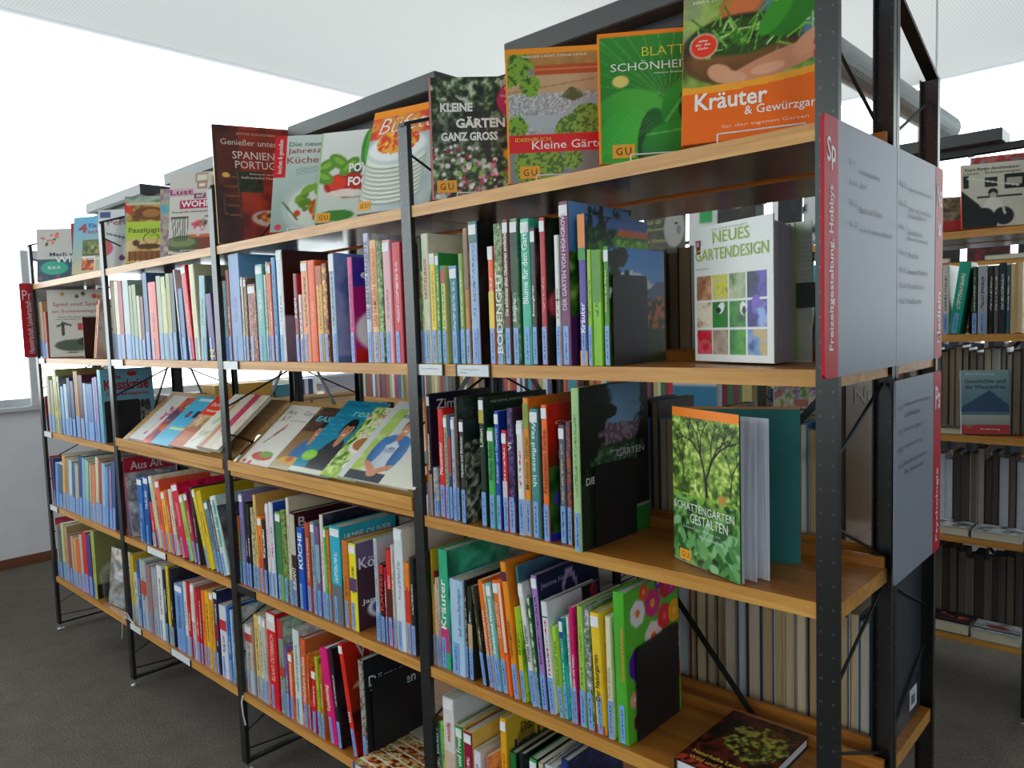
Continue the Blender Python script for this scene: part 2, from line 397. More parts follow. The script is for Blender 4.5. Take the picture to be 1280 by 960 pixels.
    def mesh(s, w, h, name='cover_print'):
        """in the plane y->u, z->v at x=0, facing +x"""
        nx, ny = s.nx, s.ny; n = nx*ny; co = np.zeros((n, 3)); co[:, 1] = (s.X*w).ravel(); co[:, 2] = (s.Y*h).ravel()
        i = np.arange(n).reshape(ny, nx); q = np.stack([i[:-1, :-1], i[:-1, 1:], i[1:, 1:], i[1:, :-1]], -1).reshape(-1, 4)
        me = D.meshes.new(name); me.vertices.add(n); me.vertices.foreach_set('co', co.ravel())
        me.loops.add(q.size); me.loops.foreach_set('vertex_index', q.ravel()); me.polygons.add(len(q))
        me.polygons.foreach_set('loop_start', np.arange(len(q))*4)
        at = me.color_attributes.new('Ink', 'FLOAT_COLOR', 'POINT'); g_ = s.c.mean(-1, keepdims=True); c = np.clip(g_+(s.c-g_)*1.16, 0, 1); l = np.where(c <= .04045, c/12.92, ((c+.055)/1.055)**2.4)
        at.data.foreach_set('color', np.concatenate([l, np.ones((ny, nx, 1))], -1).ravel())
        me.materials.append(print_mat()); me.update(calc_edges=True); return me

GREENS = ['#12220f', '#23401a', '#3f6a26', '#6d9838', '#a9c765']
DKGREENS = ['#0a1410', '#14261a', '#26402a', '#48663a', '#8aa36a']
FOOD = ['#7a2c14', '#c2512a', '#e29a3c', '#e8d2a0', '#6f8f3a']
def art_herbs(a):      # wooden bowl of herbs held in a hand over orange
    a.leaves(['#4a5a2c', '#7d9645', '#a7b96a', '#8f9a70'], 5, y0=.38); a.ell(.44, .86, .17, .13, '#c4683e'); a.ell(.44, .90, .12, .07, '#d07c4c', .6)
    a.ell(.85, .72, .35, .25, '#3b6a96', .7); a.ell(.42, .60, .44, .23, '#4d3420'); a.ell(.42, .66, .40, .17, '#2c2c16'); a.shade(.42, .54, .38, .16, '#5a3a20', '#98693c', 1.9, .2)
    a.ell(.42, .68, .38, .12, '#33471c', soft=.2)
    a.leaves(['#16260c', '#2c4c18', '#4c7c28', '#7cac44'], 22, x0=.12, x1=.72, y0=.62, y1=.73)
    for k in range(60):
        x = a.r.uniform(.12, .95); y = a.r.uniform(.56, .78); a.line(x, y, x+a.r.uniform(-.12, .22), y+a.r.uniform(-.06, .18), .0065, ['#5f9a38', '#86b850', '#2f6a20', '#b8d48a'][k % 4])
    a.ell(.80, .78, .10, .20, '#2f7322', rot=-.9); a.ell(.68, .80, .07, .18, '#3f8c2a', rot=-.7); a.dots(90, .66, .88, 1, 1, .013, ['#e8d23c', '#d8b828', '#f0e468'])
    a.ell(.70, .475, .42, .075, '#cf9070', rot=.25); a.ell(.93, .58, .16, .07, '#d59a7c', rot=.5); a.ell(.28, .45, .10, .06, '#d8a080', rot=-.4)
    a.ell(.62, .44, .12, .035, '#e0a88a', rot=.1); a.ell(.38, .415, .09, .04, '#dba487', rot=-.2)
    a.mix((a.Y < .385+.10*(a.X-.45)**2-.02+.03*a.X), '#f0a63a'); a.mix(a.Y < .35+.10*(a.X-.45)**2+.03*a.X-.03, '#e8701f')
    a.ell(.155, .655, .105, .085, '#f3e9e0'); a.ell(.155, .655, .097, .078, '#df4327'); a.rect(.93, .47, 1, .58, '#cf2430')
def art_leaf(a):       # rolled green leaf
    a.grad(0, 1, '#1d6420', '#3a8a34')
    for k in range(9): a.line(.62, .45, -.15+.17*k, 1.08, .0045, '#7cc060', .55)
    for k in range(5): a.line(.55, .50, -.1, .50+.12*k, .004, '#6bb055', .5)
    a.shade(.30, .20, .42, .36, '#1c6a20', '#62c04c', .9); a.shade(.24, .10, .26, .30, '#2f9430', '#55b844', .4); a.shade(.50, .10, .16, .30, '#0f4216', '#2c7a2a', .2)
    for k in range(11):
        t = .5+.13*k; a.line(.02+.05*k, .06+.02*k, .34+.02*k, .44-.02*k, .003, '#8ad070', .35)
    a.shade(.80, .36, .24, .25, '#1f7a26', '#4cb444', 1.2); a.shade(.84, .40, .13, .17, '#0c3510', '#1f6a22', .8); a.line(.60, .30, .86, .60, .014, '#6cc458', .8); a.shade(.72, .10, .34, .20, '#1a6420', '#3da03a', 1.4)
    a.line(.42, .20, .98, .25, .008, '#7cd066', .6); a.ell(.20, .62, .075, .045, '#e6cf7c'); a.mix(a.Y > .965, '#f08a20'); a.mix(a.X < .012, '#f08a20')
def gub(L, P, w, h, x=.04, y=.035, s=.165):
    O, U, V = P(x, y); hh = s*w*.62; L.quad(O, U, V, s*w, hh, '#f2a51e')
    O2, U, V = P(x+s*.16, y+hh*.22/h); L.put('G', O2, U, V, s*w*.28, hh*.56, '#3a2a12'); O3, U, V = P(x+s*.56, y+hh*.22/h); L.put('U', O3, U, V, s*w*.28, hh*.56, '#3a2a12')
def art_patio(a):      # garden court with box balls, gravel and a red band
    a.leaves(['#6b4a26', '#a97c44', '#c49a5c'], 6, y0=.84, contrast=.6); a.mix(a.Y > .955, '#f39a22'); a.rect(.28, .80, 1, .87, '#b5542a'); a.rect(.28, .835, 1, .845, '#e08a4c')
    a.rect(.0, .66, 1, .80, '#c9a884'); a.mix((a.Y > .66) & (a.Y < .8) & (np.abs(a.Y-.72-.1*(a.X-.5)) < .006), '#a98c68'); a.leaves(['#b8b8b8', '#8c8c8c', '#dedede', '#a0a0a0'], 60, y0=.32, y1=.66, octv=1)
    a.mix((a.Y > .33) & (a.Y < .62) & (np.abs((a.Y-.47)-.55*(a.X-.6)) < .07), '#aeb4b8'); a.mix((a.Y > .40) & (a.Y < .50) & (a.X < .6), '#b6bcc0')
    for cx, cy, r in ((.12, .88, .13), (.22, .72, .1), (.06, .78, .08), (.62, .66, .05), (.10, .42, .10)):
        n = a.noise(40, 2); m = (((a.X-cx)/r)**2+((a.Y-cy)/(r*.8))**2 < 1.0+.8*(n-.5)*2); a.mix(m & (n > .45), '#7fa53a'); a.mix(m & (n <= .45), '#3c5e22')
    for cx, cy, r in ((.78, .45, .17), (.64, .37, .18), (.30, .12, .24), (.62, .16, .10)):
        n = a.noise(50, 2); m = (((a.X-cx)/r)**2+((a.Y-cy)/(r*.72))**2 < 1); a.mix(m & (n > .48), '#8aa644'); a.mix(m & (n <= .48), '#4b6b28')
    for k in range(16): t = -1.2+2.4*k/15; a.line(.64, .60, .64+.09*t, .60+.09*math.cos(t), .006, '#5b5a34')
    a.rect(0, .22, 1, .355, '#cf1f24'); a.mix(a.Y > .962, '#f39a22'); a.mix(a.X < .018, '#f0982a')
def art_cottage(a):    # dark flowering garden under an old tree
    a.leaves(['#10140f', '#1f2a1a', '#37482c', '#6c7f56', '#c6cfc0'], 22, octv=4, contrast=1.2); a.mix((a.Y > .35) & (a.Y < .7), np.array(srgb('#1d2419'))) if False else None
    a.mix(np.clip(1-np.abs(a.Y-.55)/.28, 0, 1)*.55, '#171c15'); a.line(.62, .30, .55, .62, .035, '#2c241c'); a.line(.55, .6, .25, .85, .018, '#2a241d'); a.line(.55, .6, .8, .9, .016, '#2a241d')
    a.dots(90, 0, .02, 1, .34, .022, ['#e8e2e4', '#d98aa6', '#b8436c', '#f3f0ee', '#c9cdb6', '#8db04e']); a.dots(26, .04, .3, .5, .45, .017, ['#a5304c', '#e8e2e4']); a.ell(.84, .36, .07, .05, '#e4a92c')
    a.ell(.93, .80, .21, .15, '#c43867'); a.mix(a.X < .02, '#d98c8c')
def art_plates(a):     # stack of plates with food
    a.leaves(['#c8402c', '#e06a34', '#d9a04c', '#c63a40'], 6, y0=.72); a.mix(a.Y > .93, '#f0941f'); a.leaves(['#8fa0a8', '#b9c2c2', '#d8d8cc'], 5, y1=.72, contrast=.5)
    for k in range(9):
        y = .16+.042*k; a.ell(.42, y, .42, .10, '#6f7a70'); a.ell(.42, y+.012, .42, .10, '#e9e9dc')
    a.ell(.42, .60, .44, .16, '#cdd3d3'); a.ell(.42, .61, .40, .13, '#eef0ec'); n = a.noise(26, 2)
    a.mix((((a.X-.42)/.30)**2+((a.Y-.66)/.12)**2 < 1) & (n > .45), '#cf4a24'); a.mix((((a.X-.42)/.30)**2+((a.Y-.67)/.12)**2 < 1) & (n < .45), '#e8a63c'); a.dots(10, .2, .62, .62, .76, .03, ['#5f8a2e', '#d2392a', '#f0c458'])
def art_power(a):      # tomato bowl and basil
    a.grad(0, 1, '#c9cfc4', '#efeeea'); a.ell(.92, .9, .25, .16, '#d24a2c'); a.ell(.55, .55, .10, .08, '#4a5a34'); a.ell(.42, .40, .32, .13, '#b02318'); a.ell(.30, .42, .13, .08, '#d8402c'); a.ell(.42, .31, .27, .04, '#e9dcd2')
    for x, y, r in ((.12, .62, .3), (.30, .66, -.4), (.46, .60, .5), (.08, .50, -.3)): a.ell(x, y, .16, .075, '#5f8f2f', rot=r); a.ell(x, y+.01, .10, .03, '#86b04a', rot=r)
    a.ell(.72, .78, .10, .22, '#3f8a36', rot=-.12); a.ell(.72, .80, .04, .18, '#66ad4c', rot=-.12); a.ell(.32, .07, .26, .06, '#3d7a2c'); a.ell(.85, .13, .10, .05, '#3d7a2c'); a.mix(a.X < .03, '#a9c79a')
def art_season(a):     # plate of colourful salad
    a.grad(0, 1, '#9fb3ac', '#d6dfd9'); a.ell(.60, .24, .46, .28, '#c3cbc6'); a.ell(.62, .25, .40, .23, '#dfe3dc'); a.dots(46, .34, .12, .9, .42, .06, ['#d5562c', '#e09a4a', '#7d9c36', '#c9442a', '#e8cfa0', '#5d7f2c'])
    for k in range(7): a.ell(.45+.08*k, .42+.02*(k % 3), .09, .035, '#7fa83e', rot=.6-.2*k)
    for k in range(4): a.line(.3, .58+.02*k, .95, .66+.015*k, .006, '#a8b5b4')
    a.line(.15, .3, .35, .12, .012, '#4a6a34'); a.ell(.10, .05, .05, .03, '#d2485c'); a.rect(0, .56, .16, 1, '#c9202c')
def art_spain(a):      # dim red courtyard with a ladder and table
    a.leaves(['#2b0f0a', '#5c1c0e', '#8a2e14', '#a63c18'], 4, octv=3); a.ell(.55, .75, .45, .26, '#a93a15', .7, soft=.8); a.rect(0, 0, .32, 1, '#2c1812', .55); a.leaves(['#1a2a18', '#2c4022', '#1c120c'], 16, x0=.26, x1=.62, y0=.44, y1=.62)
    for y in (.25, .33, .41, .49, .57): a.line(.10, y, .30, y-.01, .005, '#8a5a34')
    a.line(.30, .22, .29, .62, .006, '#7a4c2c'); a.line(.10, .25, .09, .62, .006, '#6a4028'); a.ell(.14, .58, .05, .02, '#f0c86a')
    a.ell(.68, .22, .24, .07, '#c9c2b4'); a.ell(.68, .23, .18, .04, '#8f4a2c'); a.dots(16, .55, .2, .85, .27, .025, ['#dcd6c8', '#c46a2c', '#3a3a38', '#e0a04a']); a.line(.68, .17, .5, .02, .012, '#1c120e'); a.line(.68, .17, .86, .02, .012, '#1c120e')
    a.mix(a.X < .03, '#3a1a10'); a.rect(.04, .955, .96, .97, '#3a1208', .4)
def art_home(a):       # pale living-room cover
    a.c[:] = srgb('#d9d4cc'); a.rect(.44, .88, .66, .99, '#b89a88'); a.rect(.47, .90, .63, .97, '#e8e2d8'); a.rect(.47, .80, .64, .875, '#b08a74'); a.rect(.50, .815, .61, .865, '#efe9dd'); a.rect(.70, .78, .86, .95, '#c4ab74'); a.rect(.74, .82, .82, .92, '#7d7a58')
    a.rect(0, .72, .42, .80, '#dbaebb'); a.rect(.42, .68, .62, .745, '#8a4a6c'); a.rect(.18, .56, .95, .66, '#b31f55'); a.rect(.30, 0, 1, .22, '#7a3a28'); a.rect(.30, .19, 1, .24, '#c46a40'); a.ell(.52, .34, .10, .07, '#c8405c'); a.ell(.50, .27, .05, .06, '#e4cdd0'); a.dots(12, .4, .3, .62, .42, .03, ['#d8627c', '#8a9a60', '#f0e0e0'])
    a.leaves(['#3c3c3c', '#e8e4de', '#dedad4'], 30, x0=.60, x1=.84, y0=.34, y1=.46, octv=1); a.ell(.22, .12, .30, .10, '#4e5a3c'); a.ell(.22, .14, .24, .06, '#7c8a5a')
    for k in range(7): a.line(.05+.045*k, .45, .10+.035*k, .16, .008, '#2d3626')
    a.line(.04, .45, .30, .45, .012, '#2d3626')
def art_wild(a):
    a.c[:] = srgb('#a9c04a'); a.leaves(['#5a3c1c', '#9a6a34', '#c89a58', '#e0c088'], 8, y0=.68); a.mix(a.Y > .95, '#c9c2a6'); a.ell(.5, .82, .34, .11, '#6e4220'); a.ell(.55, .82, .20, .07, '#a8743c'); a.rect(0, .84, .12, .95, '#d0402a'); a.rect(0, .40, 1, .68, '#b6cc4e')
    a.leaves(['#caa468', '#e6cf9c', '#b98c4c'], 4, y1=.40, contrast=.6); a.ell(.5, .27, .26, .05, '#5a3c20'); a.ell(.22, .33, .08, .05, '#5a3c20'); a.ring(.55, .40, .16, .10, .06, '#5a3c20'); a.rect(.05, .04, .9, .2, '#8a5c30')
    for k in range(7): a.rect(.08+.12*k, .03, .10+.12*k, .2, '#5c3a1c')
def art_photos(a, cols=('#6fb3d8', '#c8b890')):
    a.grad(0, 1, cols[1], cols[0]); a.rect(.28, .32, .75, .60, '#4f5a3a'); a.leaves(['#2c3420', '#6d7d44', '#c2b278'], 14, x0=.30, x1=.73, y0=.34, y1=.58); a.rect(.26, .06, .62, .31, '#efe6dc'); a.leaves(['#5c1408', '#c8501c', '#f0b04a'], 12, x0=.28, x1=.60, y0=.07, y1=.28)
def art_wii(a):
    a.c[:] = srgb('#cfccc4'); a.rect(0, 0, 1, .42, '#23485c'); a.ell(.40, .26, .32, .13, '#2fa58a'); a.dots(22, 0, .0, 1, .1, .03, ['#b5323a', '#2f6f96', '#1c2c3c']); a.dots(14, .1, .70, .5, .92, .03, ['#c8402c', '#e06a4a', '#3c4438'])
def art_white_collage(a):
    a.c[:] = srgb('#dcdcdc'); a.rect(.03, .86, .3, .96, '#3c4c7c'); a.ell(.12, .36, .22, .14, '#c8485c'); a.ell(.75, .5, .2, .1, '#b9b9c6'); a.line(.2, .6, .95, .45, .015, '#4a4a58'); a.ell(.55, .18, .07, .05, '#6c3a6a')
def art_garden_grid(a):
    a.c[:] = srgb('#eceeea'); P = [(0, ['#8a5a3c', '#c99a6a', '#e8c89a']), (1, ['#8fa05a', '#d8cf5a', '#6a7c9a']), (2, ['#c4c4a8', '#8fa878', '#5c7448'])]
    xs = [(.03, .235), (.25, .455), (.47, .675), (.69, .93)]; ys = [(.05, .235), (.25, .435), (.45, .63)]
    pal = {(0, 0): ['#b02030', '#e06070', '#3c5a24'], (1, 0): ['#8a7a70', '#b8a894', '#4c7c34'], (2, 0): ['#245c1c', '#3f8c2c', '#62a83c'], (3, 0): ['#2c3c6c', '#6c94d0', '#c8b080'],
           (0, 1): ['#e8d8c0', '#f0e4d0', '#8a6a3a'], (1, 1): ['#174c18', '#2f7a2a', '#2f7a2a'], (2, 1): ['#174c18', '#2f7a2a', '#5aa040'], (3, 1): ['#1c2050', '#4a3c9c', '#9cb4e0'],
           (0, 2): ['#8a5a40', '#b98a6a', '#e0b890'], (1, 2): ['#c9c4a4', '#d8cf5a', '#6f6a8a'], (2, 2): ['#d8d0b8', '#a8b894', '#5f7f4c'], (3, 2): ['#15181c', '#2c2f6c', '#6a58b8']}
    for i, (x0, x1) in enumerate(xs):
        for j, (y0, y1) in enumerate(ys): a.leaves(pal[(i, j)], 9, x0=x0, x1=x1, y0=y0, y1=y1 if not (i == 3 and j < 2) else y1+.0)
    a.ell(.36, .39, .055, .035, '#f2f2f2', rot=.6); a.ell(.33, .375, .03, .022, '#101410'); a.ell(.645, .38, .04, .05, '#f2f2f2', rot=.3); a.ell(.655, .365, .025, .03, '#101410')
    a.ell(.08, .19, .05, .035, '#d02438'); a.ell(.17, .19, .05, .035, '#d02438'); a.ell(.35, .52, .045, .02, '#dcd24a', rot=.6); a.ell(.42, .56, .03, .02, '#dcd24a', rot=-.5); a.ell(.80, .42, .05, .05, '#7a5cc0'); a.rect(.03, .80, .09, .86, '#7a2430')
def art_shade(a):      # woodland garden
    a.leaves(['#1a2c10', '#3c5c20', '#6a8e34', '#a8bf58', '#dfe8a0'], 34, octv=3, contrast=1.15); a.ell(.55, .74, .42, .24, '#c8d878', .38, soft=.9); n = a.noise(9, 3); a.mix(np.clip((n-.55)*5, 0, .75)*(a.Y > .45), '#24380f')
    a.tree(.54, .36, .32, -.05, .022, '#1c1a10', 5, .5); a.tree(.88, .50, .20, .1, .010, '#24220f', 3, .5); a.tree(.18, .55, .18, -.1, .009, '#24220f', 3, .5)
    a.leaves(['#10240c', '#2f5a22', '#5c8c40', '#86b070'], 26, y1=.44, octv=3, contrast=1.3); a.mix(np.clip((a.Y-.30)/.12, 0, 1)*(a.Y < .46)*np.clip((a.noise(24, 2)-.45)*5, 0, .7), '#8fb048')
    for k in range(60):
        x, y = a.r.uniform(0, 1), a.r.uniform(0, .26); a.ell(x, y, .07, .030, ['#4c8048', '#6a9c62', '#2c5a2c', '#88b484'][k % 4], rot=a.r.uniform(-1, 1), soft=.3)
    a.ell(.76, .47, .055, .032, '#b98a48'); a.mix(a.Y > .945, '#f0861c')
def art_park(a):
    a.grad(.3, 1, '#b4c4cc', '#6f9cc4'); hz = .66+.10*a.noise(5, 2); a.mix(a.Y < hz+.06, '#6c5c6c'); a.leaves(['#4c3c4c', '#8a7480', '#b49aa0'], 40, y0=.0, y1=.0)
    n = a.noise(40, 2); a.mix((a.Y < hz+.06)*(n > .5), '#9c8894'); a.mix((a.Y < .60+.06*a.noise(14, 2)), '#2c4430'); a.mix((a.Y < .60)*(a.noise(36, 3) > .54), '#5c7c5c')
    n1 = a.noise(16, 4); a.mix(np.clip((.34-a.X+.16*(n1-.5)*2+.10*np.sin(a.Y*9))*14, 0, 1)*(a.Y > .4), '#0f1a12'); a.mix(np.clip((a.X-.80+.2*(n1-.5)*2)*14, 0, 1)*(a.Y > .15), '#0c1410')
    a.mix(((a.X-.40)/.13)**2+((a.Y-.83)/.05)**2 < .7+.8*(n1-.3), '#121e14'); a.mix(np.clip((.50-a.Y)*8, 0, 1), '#0d1410'); a.mix((a.Y < .5)*(a.noise(30, 3) > .60), '#22302a'); a.rect(.62, .0, 1, .17, '#2c7a34'); a.rect(.62, .165, 1, .18, '#93a59a'); a.rect(.0, .0, .12, .42, '#2a3a2c', .6)
def art_bloom(a):      # bright mixed blossoms on green
    a.c[:] = srgb('#5fae3c')
    for cx, cy, r, c1, c2 in ((.22, .83, .13, '#ece4e6', '#e8802c'), (.50, .85, .14, '#c83078', '#e8a03c'), (.76, .92, .12, '#c82848', '#e03c5c'), (.20, .50, .16, '#5c2a96', '#2c1460'), (.50, .62, .16, '#f0dcd8', '#e8702c'), (.72, .72, .13, '#d82c3c', '#f0586c'),
                          (.92, .72, .12, '#e8a82c', '#f0cc50'), (.88, .90, .08, '#d03c8c', '#e878b0'), (.36, .40, .10, '#d0202c', '#8c1018'), (.62, .46, .12, '#d82430', '#f04c3c'), (.80, .55, .1, '#c8205c', '#e86090'), (.36, .22, .09, '#e878a0', '#f0d0a0'), (.60, .26, .10, '#c82c50', '#f09060'), (.34, .95, .08, '#e84c3c', '#f0b050'), (.62, .97, .07, '#7c3ca8', '#f0d060'), (.98, .5, .09, '#f0dcd8', '#e8702c'), (.40, .06, .09, '#e8a82c', '#b03c2c'), (.66, .06, .09, '#d83c70', '#f0d0d8'), (.12, .28, .08, '#e8a08c', '#f0e0d8'), (.18, .12, .09, '#70283c', '#38141c'), (.95, .3, .09, '#d02438', '#f06a50')):
        for k in range(7):
            t = k*6.283/7; a.ell(cx+.55*r*math.cos(t), cy+.55*r*a.asp*math.sin(t), r*.52, r*.52*a.asp, c1, soft=.25)
        a.ell(cx, cy, r*.32, r*.32*a.asp, c2)
def art_forest_gold(a):
    a.leaves(['#120c0a', '#3a140e', '#6a241a', '#1c100c', '#141008'], 6, octv=3); n = a.noise(22, 3); m = ((a.X-.62)/.36)**2+((a.Y-.62)/.27)**2 < 1.0+1.6*(a.noise(9, 3)-.5)
    a.mix(m*(n > .40), '#39421a'); a.mix(m*(n > .50), '#737a34'); a.mix(m*(n > .60), '#b4a24e'); a.mix((a.Y < .10)*(n > .5), '#a8402c')
def art_party(a):
    a.leaves(['#5c1c10', '#a04a24', '#e0a45c', '#f0dcb8', '#7c8a3c'], 20, y1=.78, contrast=1.3)
    for k in range(6): a.line(0, .10+.13*k, 1, .06+.13*k, .012, '#efe6d6')
    a.rect(0, .78, 1, 1, '#e6d8c4')
def art_blueman(a, bg='#7a6a58', top='#3f6c9c', hair='#241c18', skin='#c48c6c', food=True):
    a.grad(0, 1, '#a98c5c', bg); a.leaves([bg, '#3c342c', '#9a7c54'], 6, y0=.6); a.person(.55, .06, .72, hair, skin, top)
    if food: a.rect(0, 0, 1, .14, '#b8a888'); a.ell(.45, .14, .35, .06, '#d8a84c'); a.ell(.40, .16, .1, .04, '#c4683c')
def art_teal(a):
    a.c[:] = srgb('#2585a0'); a.person(.58, .02, .74, '#15110f', '#c08a6a', '#2b2a2c'); a.rect(0, 0, 1, .06, '#e0dcc8'); a.ell(.2, .22, .17, .07, '#8fc63c')
    for k in range(5): a.line(0, .5+.07*k, .4, .52+.07*k, .004, '#4aa5bb')
def art_salad(a):
    a.leaves(['#3c5a20', '#7ca23c', '#c8d48c', '#f0ece0', '#b8743c'], 12, contrast=1.1); a.ell(.45, .45, .3, .12, '#f0eee6'); a.ell(.45, .46, .24, .09, '#a8703c'); a.ell(.7, .15, .3, .1, '#ecebe2'); a.leaves(['#a8c850', '#dfe8a0', '#8cb43c'], 10, y1=.12)
def art_baseball(a):
    a.grad(0, 1, '#e0dccc', '#c9cfd4'); a.leaves(['#cfd8a0', '#a8c060', '#e8e4cc'], 7, x1=.16, y1=.9, contrast=.7); a.X = a.X+.10; a.ell(.05, .62, .07, .10, '#a8c050'); a.ell(.02, .3, .07, .12, '#b4cc60'); a.rect(.08, 0, .62, .10, '#2c3440')
    a.shade(.42, .33, .17, .25, '#b8bec8', '#e6e8ec', .8); a.shade(.265, .36, .075, .18, '#3c6498', '#6a94c4', .8); a.shade(.58, .34, .075, .20, '#3c6498', '#6a94c4', .8)
    a.ell(.33, .50, .09, .06, '#4f7cb0', rot=.5); a.ell(.52, .50, .09, .06, '#4f7cb0', rot=-.5); a.ell(.33, .16, .13, .035, '#c98e6c', rot=-.5); a.ell(.52, .15, .12, .035, '#c98e6c', rot=.45); a.ell(.42, .10, .07, .045, '#cf9474')
    a.ell(.43, .55, .045, .06, '#c08460'); a.ell(.455, .70, .078, .115, '#5c3c24', rot=-.2); a.ell(.45, .665, .066, .10, '#d09a78', rot=-.2)
    for e in (-1, 1): a.ell(.452+e*.026, .685-e*.006, .009, .008, '#2a1c18')
    a.ell(.445, .622, .028, .012, '#efe6e0'); a.ell(.45, .655, .008, .018, '#b97a62', .6); a.ell(.42, .37, .09, .03, '#8296b4', .5); a.ell(.93, .33, .12, .10, '#3c9cb8')
def art_garnele(a):
    a.c[:] = srgb('#e8e2d8'); a.ell(.50, .15, .30, .07, '#b8402c'); a.ell(.58, .18, .2, .05, '#7f9a44'); a.line(.2, .35, .45, .62, .012, '#3c2c24'); a.line(.3, .5, .42, .66, .02, '#b8604c'); a.ell(.12, .05, .05, .03, '#c83c5c'); a.ell(.3, .04, .05, .03, '#c8304c')
def art_splash(a):
    a.c[:] = srgb('#dcdad4'); a.dots(18, .45, .5, .75, .8, .035, ['#c82c6c', '#d84c84']); a.line(.6, .62, .5, .2, .012, '#b82c5c'); a.ell(.5, .2, .06, .04, '#c82c6c'); a.rect(0, .0, 1, .04, '#8a8a84')
def art_orange(a): a.leaves(['#e0782c', '#c84a2c', '#5c3a6c', '#e8b04c'], 9); a.rect(0, .5, 1, .7, '#3c3468', .6)
def art_skyblue(a): a.c[:] = srgb('#4fb0d0'); a.rect(.3, .55, .45, .68, '#2c2430'); a.rect(.6, .55, .8, .7, '#1c2c5c'); a.ell(.36, .62, .04, .05, '#c8402c'); a.rect(.2, .9, .9, .96, '#d8ecf0'); a.rect(.15, .3, .85, .34, '#d8e8b0')
def art_redbrown(a): a.c[:] = srgb('#b4603c'); a.rect(0, .6, 1, 1, '#e0401c'); a.leaves(['#8a5a3c', '#d8b890', '#f0e0c4'], 8, y0=.35, y1=.6); a.rect(.1, .1, .9, .28, '#c47c58')
def art_floral(a): a.c[:] = srgb('#e6e2d6'); a.rect(.3, .62, .95, .95, '#b86c4c'); a.leaves(['#4a5c2c', '#a8b074', '#e8e0c8'], 12, x0=.36, x1=.9, y0=.66, y1=.92); a.dots(22, .0, .05, .9, .6, .06, ['#d8a0b0', '#b8c890', '#efe8dc', '#c8c8a0']); a.line(.1, .1, .8, .6, .008, '#7c8a5c')
def art_textile(a): a.c[:] = srgb('#cfc3b0'); a.rect(.35, .3, .65, 1, '#b83c5c'); a.rect(.1, 0, .3, .5, '#b8744c'); a.leaves(['#c8bca8', '#e8e0d0'], 8, x0=.65)
def art_kids(a): a.c[:] = srgb('#d9d6cc'); a.dots(5, .08, .88, .95, .95, .05, ['#c8883c', '#3c5c4c', '#c0504c', '#2c4c3c']); a.ell(.45, .17, .36, .09, '#4c5c4c'); a.ell(.62, .22, .13, .06, '#2c3430'); a.line(.25, .34, .25, .5, .03, '#3c3c38'); a.line(.3, .5, .15, .46, .015, '#3c4434'); a.line(.26, .5, .4, .47, .015, '#3c4434'); a.rect(.52, .4, .62, .5, '#c04438'); a.rect(.3, .05, .5, .075, '#6c5c44')
def art_kuss(a): a.c[:] = srgb('#7fbcd2'); a.ell(.5, .52, .14, .05, '#e8c83c'); a.ell(.82, .42, .13, .13, '#8a8a84'); a.ell(.78, .5, .05, .06, '#3c3a38'); a.ell(.88, .5, .05, .06, '#3c3a38'); a.dots(16, .72, .28, .95, .5, .03, ['#3c3a38', '#c4c0b8', '#5c5a54']); a.ell(.6, .93, .10, .035, '#b0302c')
def art_bw(a):         # high-contrast black and white interior with a seated figure
    a.c[:] = srgb('#dfdccb'); a.rect(.05, .0, .55, .28, '#1c201e'); a.mix((a.Y < .55-.9*a.X+.05) & (a.X < .5), '#1c201e'); a.rect(.03, .62, .12, .82, '#23272a'); a.rect(.38, .62, .58, .78, '#2a2c2c'); a.rect(.68, .58, 1, .80, '#1d2022'); a.rect(.72, .64, .96, .74, '#bfbcae'); a.rect(.25, .46, .95, .49, '#2c2c2a')
    a.ell(.5, .53, .08, .07, '#23201e'); a.ell(.5, .49, .055, .05, '#c8c2b0'); a.ell(.5, .30, .14, .16, '#f0ede0'); a.ell(.36, .16, .16, .14, '#1c2024'); a.ell(.66, .16, .16, .14, '#20242a'); a.line(.62, .4, .68, .2, .02, '#e6e2d4'); a.rect(.85, .0, 1, .3, '#e8e4d4'); a.line(.1, .78, .9, .62, .012, '#f2efe2')
def art_seablue(a): a.grad(0, 1, '#31556c', '#93b0b0'); a.mix((a.Y > .35) & (a.Y < .70) & (a.Y < .42+.45*a.X) & (a.Y < 1.05-.6*a.X), '#2c4a6a'); a.rect(0, 0, 1, .14, '#b03038'); a.ell(.17, .16, .13, .08, '#c04038'); a.ell(.17, .16, .09, .06, '#8a8468'); a.grad(.14, .3, '#8f9c98', '#b8b8ac')
def art_mono(a): a.leaves(['#3c3c40', '#8f9094', '#d0d2d4', '#e6e6e6'], 5, contrast=1.1)
def art_redblack(a): a.leaves(['#14161c', '#1c1e26', '#2a2c34'], 4); a.dots(16, .3, .45, .9, .8, .05, ['#a8382c', '#7c2420', '#c46a58']); a.rect(0, .18, 1, .24, '#5c2828')
def art_greyred(a): a.leaves(['#7c7c80', '#b8bcc0', '#d4d6d8'], 5); a.ell(.5, .5, .24, .18, '#8a3c3c'); a.rect(0, .1, 1, .26, '#4c4c50')
def art_landscape(a): a.grad(.5, 1, '#8fa4b8', '#7fb0e0'); a.leaves(['#2c3018', '#5c5a24', '#a8642c'], 12, y1=.62); a.ell(.6, .8, .3, .12, '#dfe6ea'); a.rect(.3, .4, .8, .5, '#8a4c2c', .5)
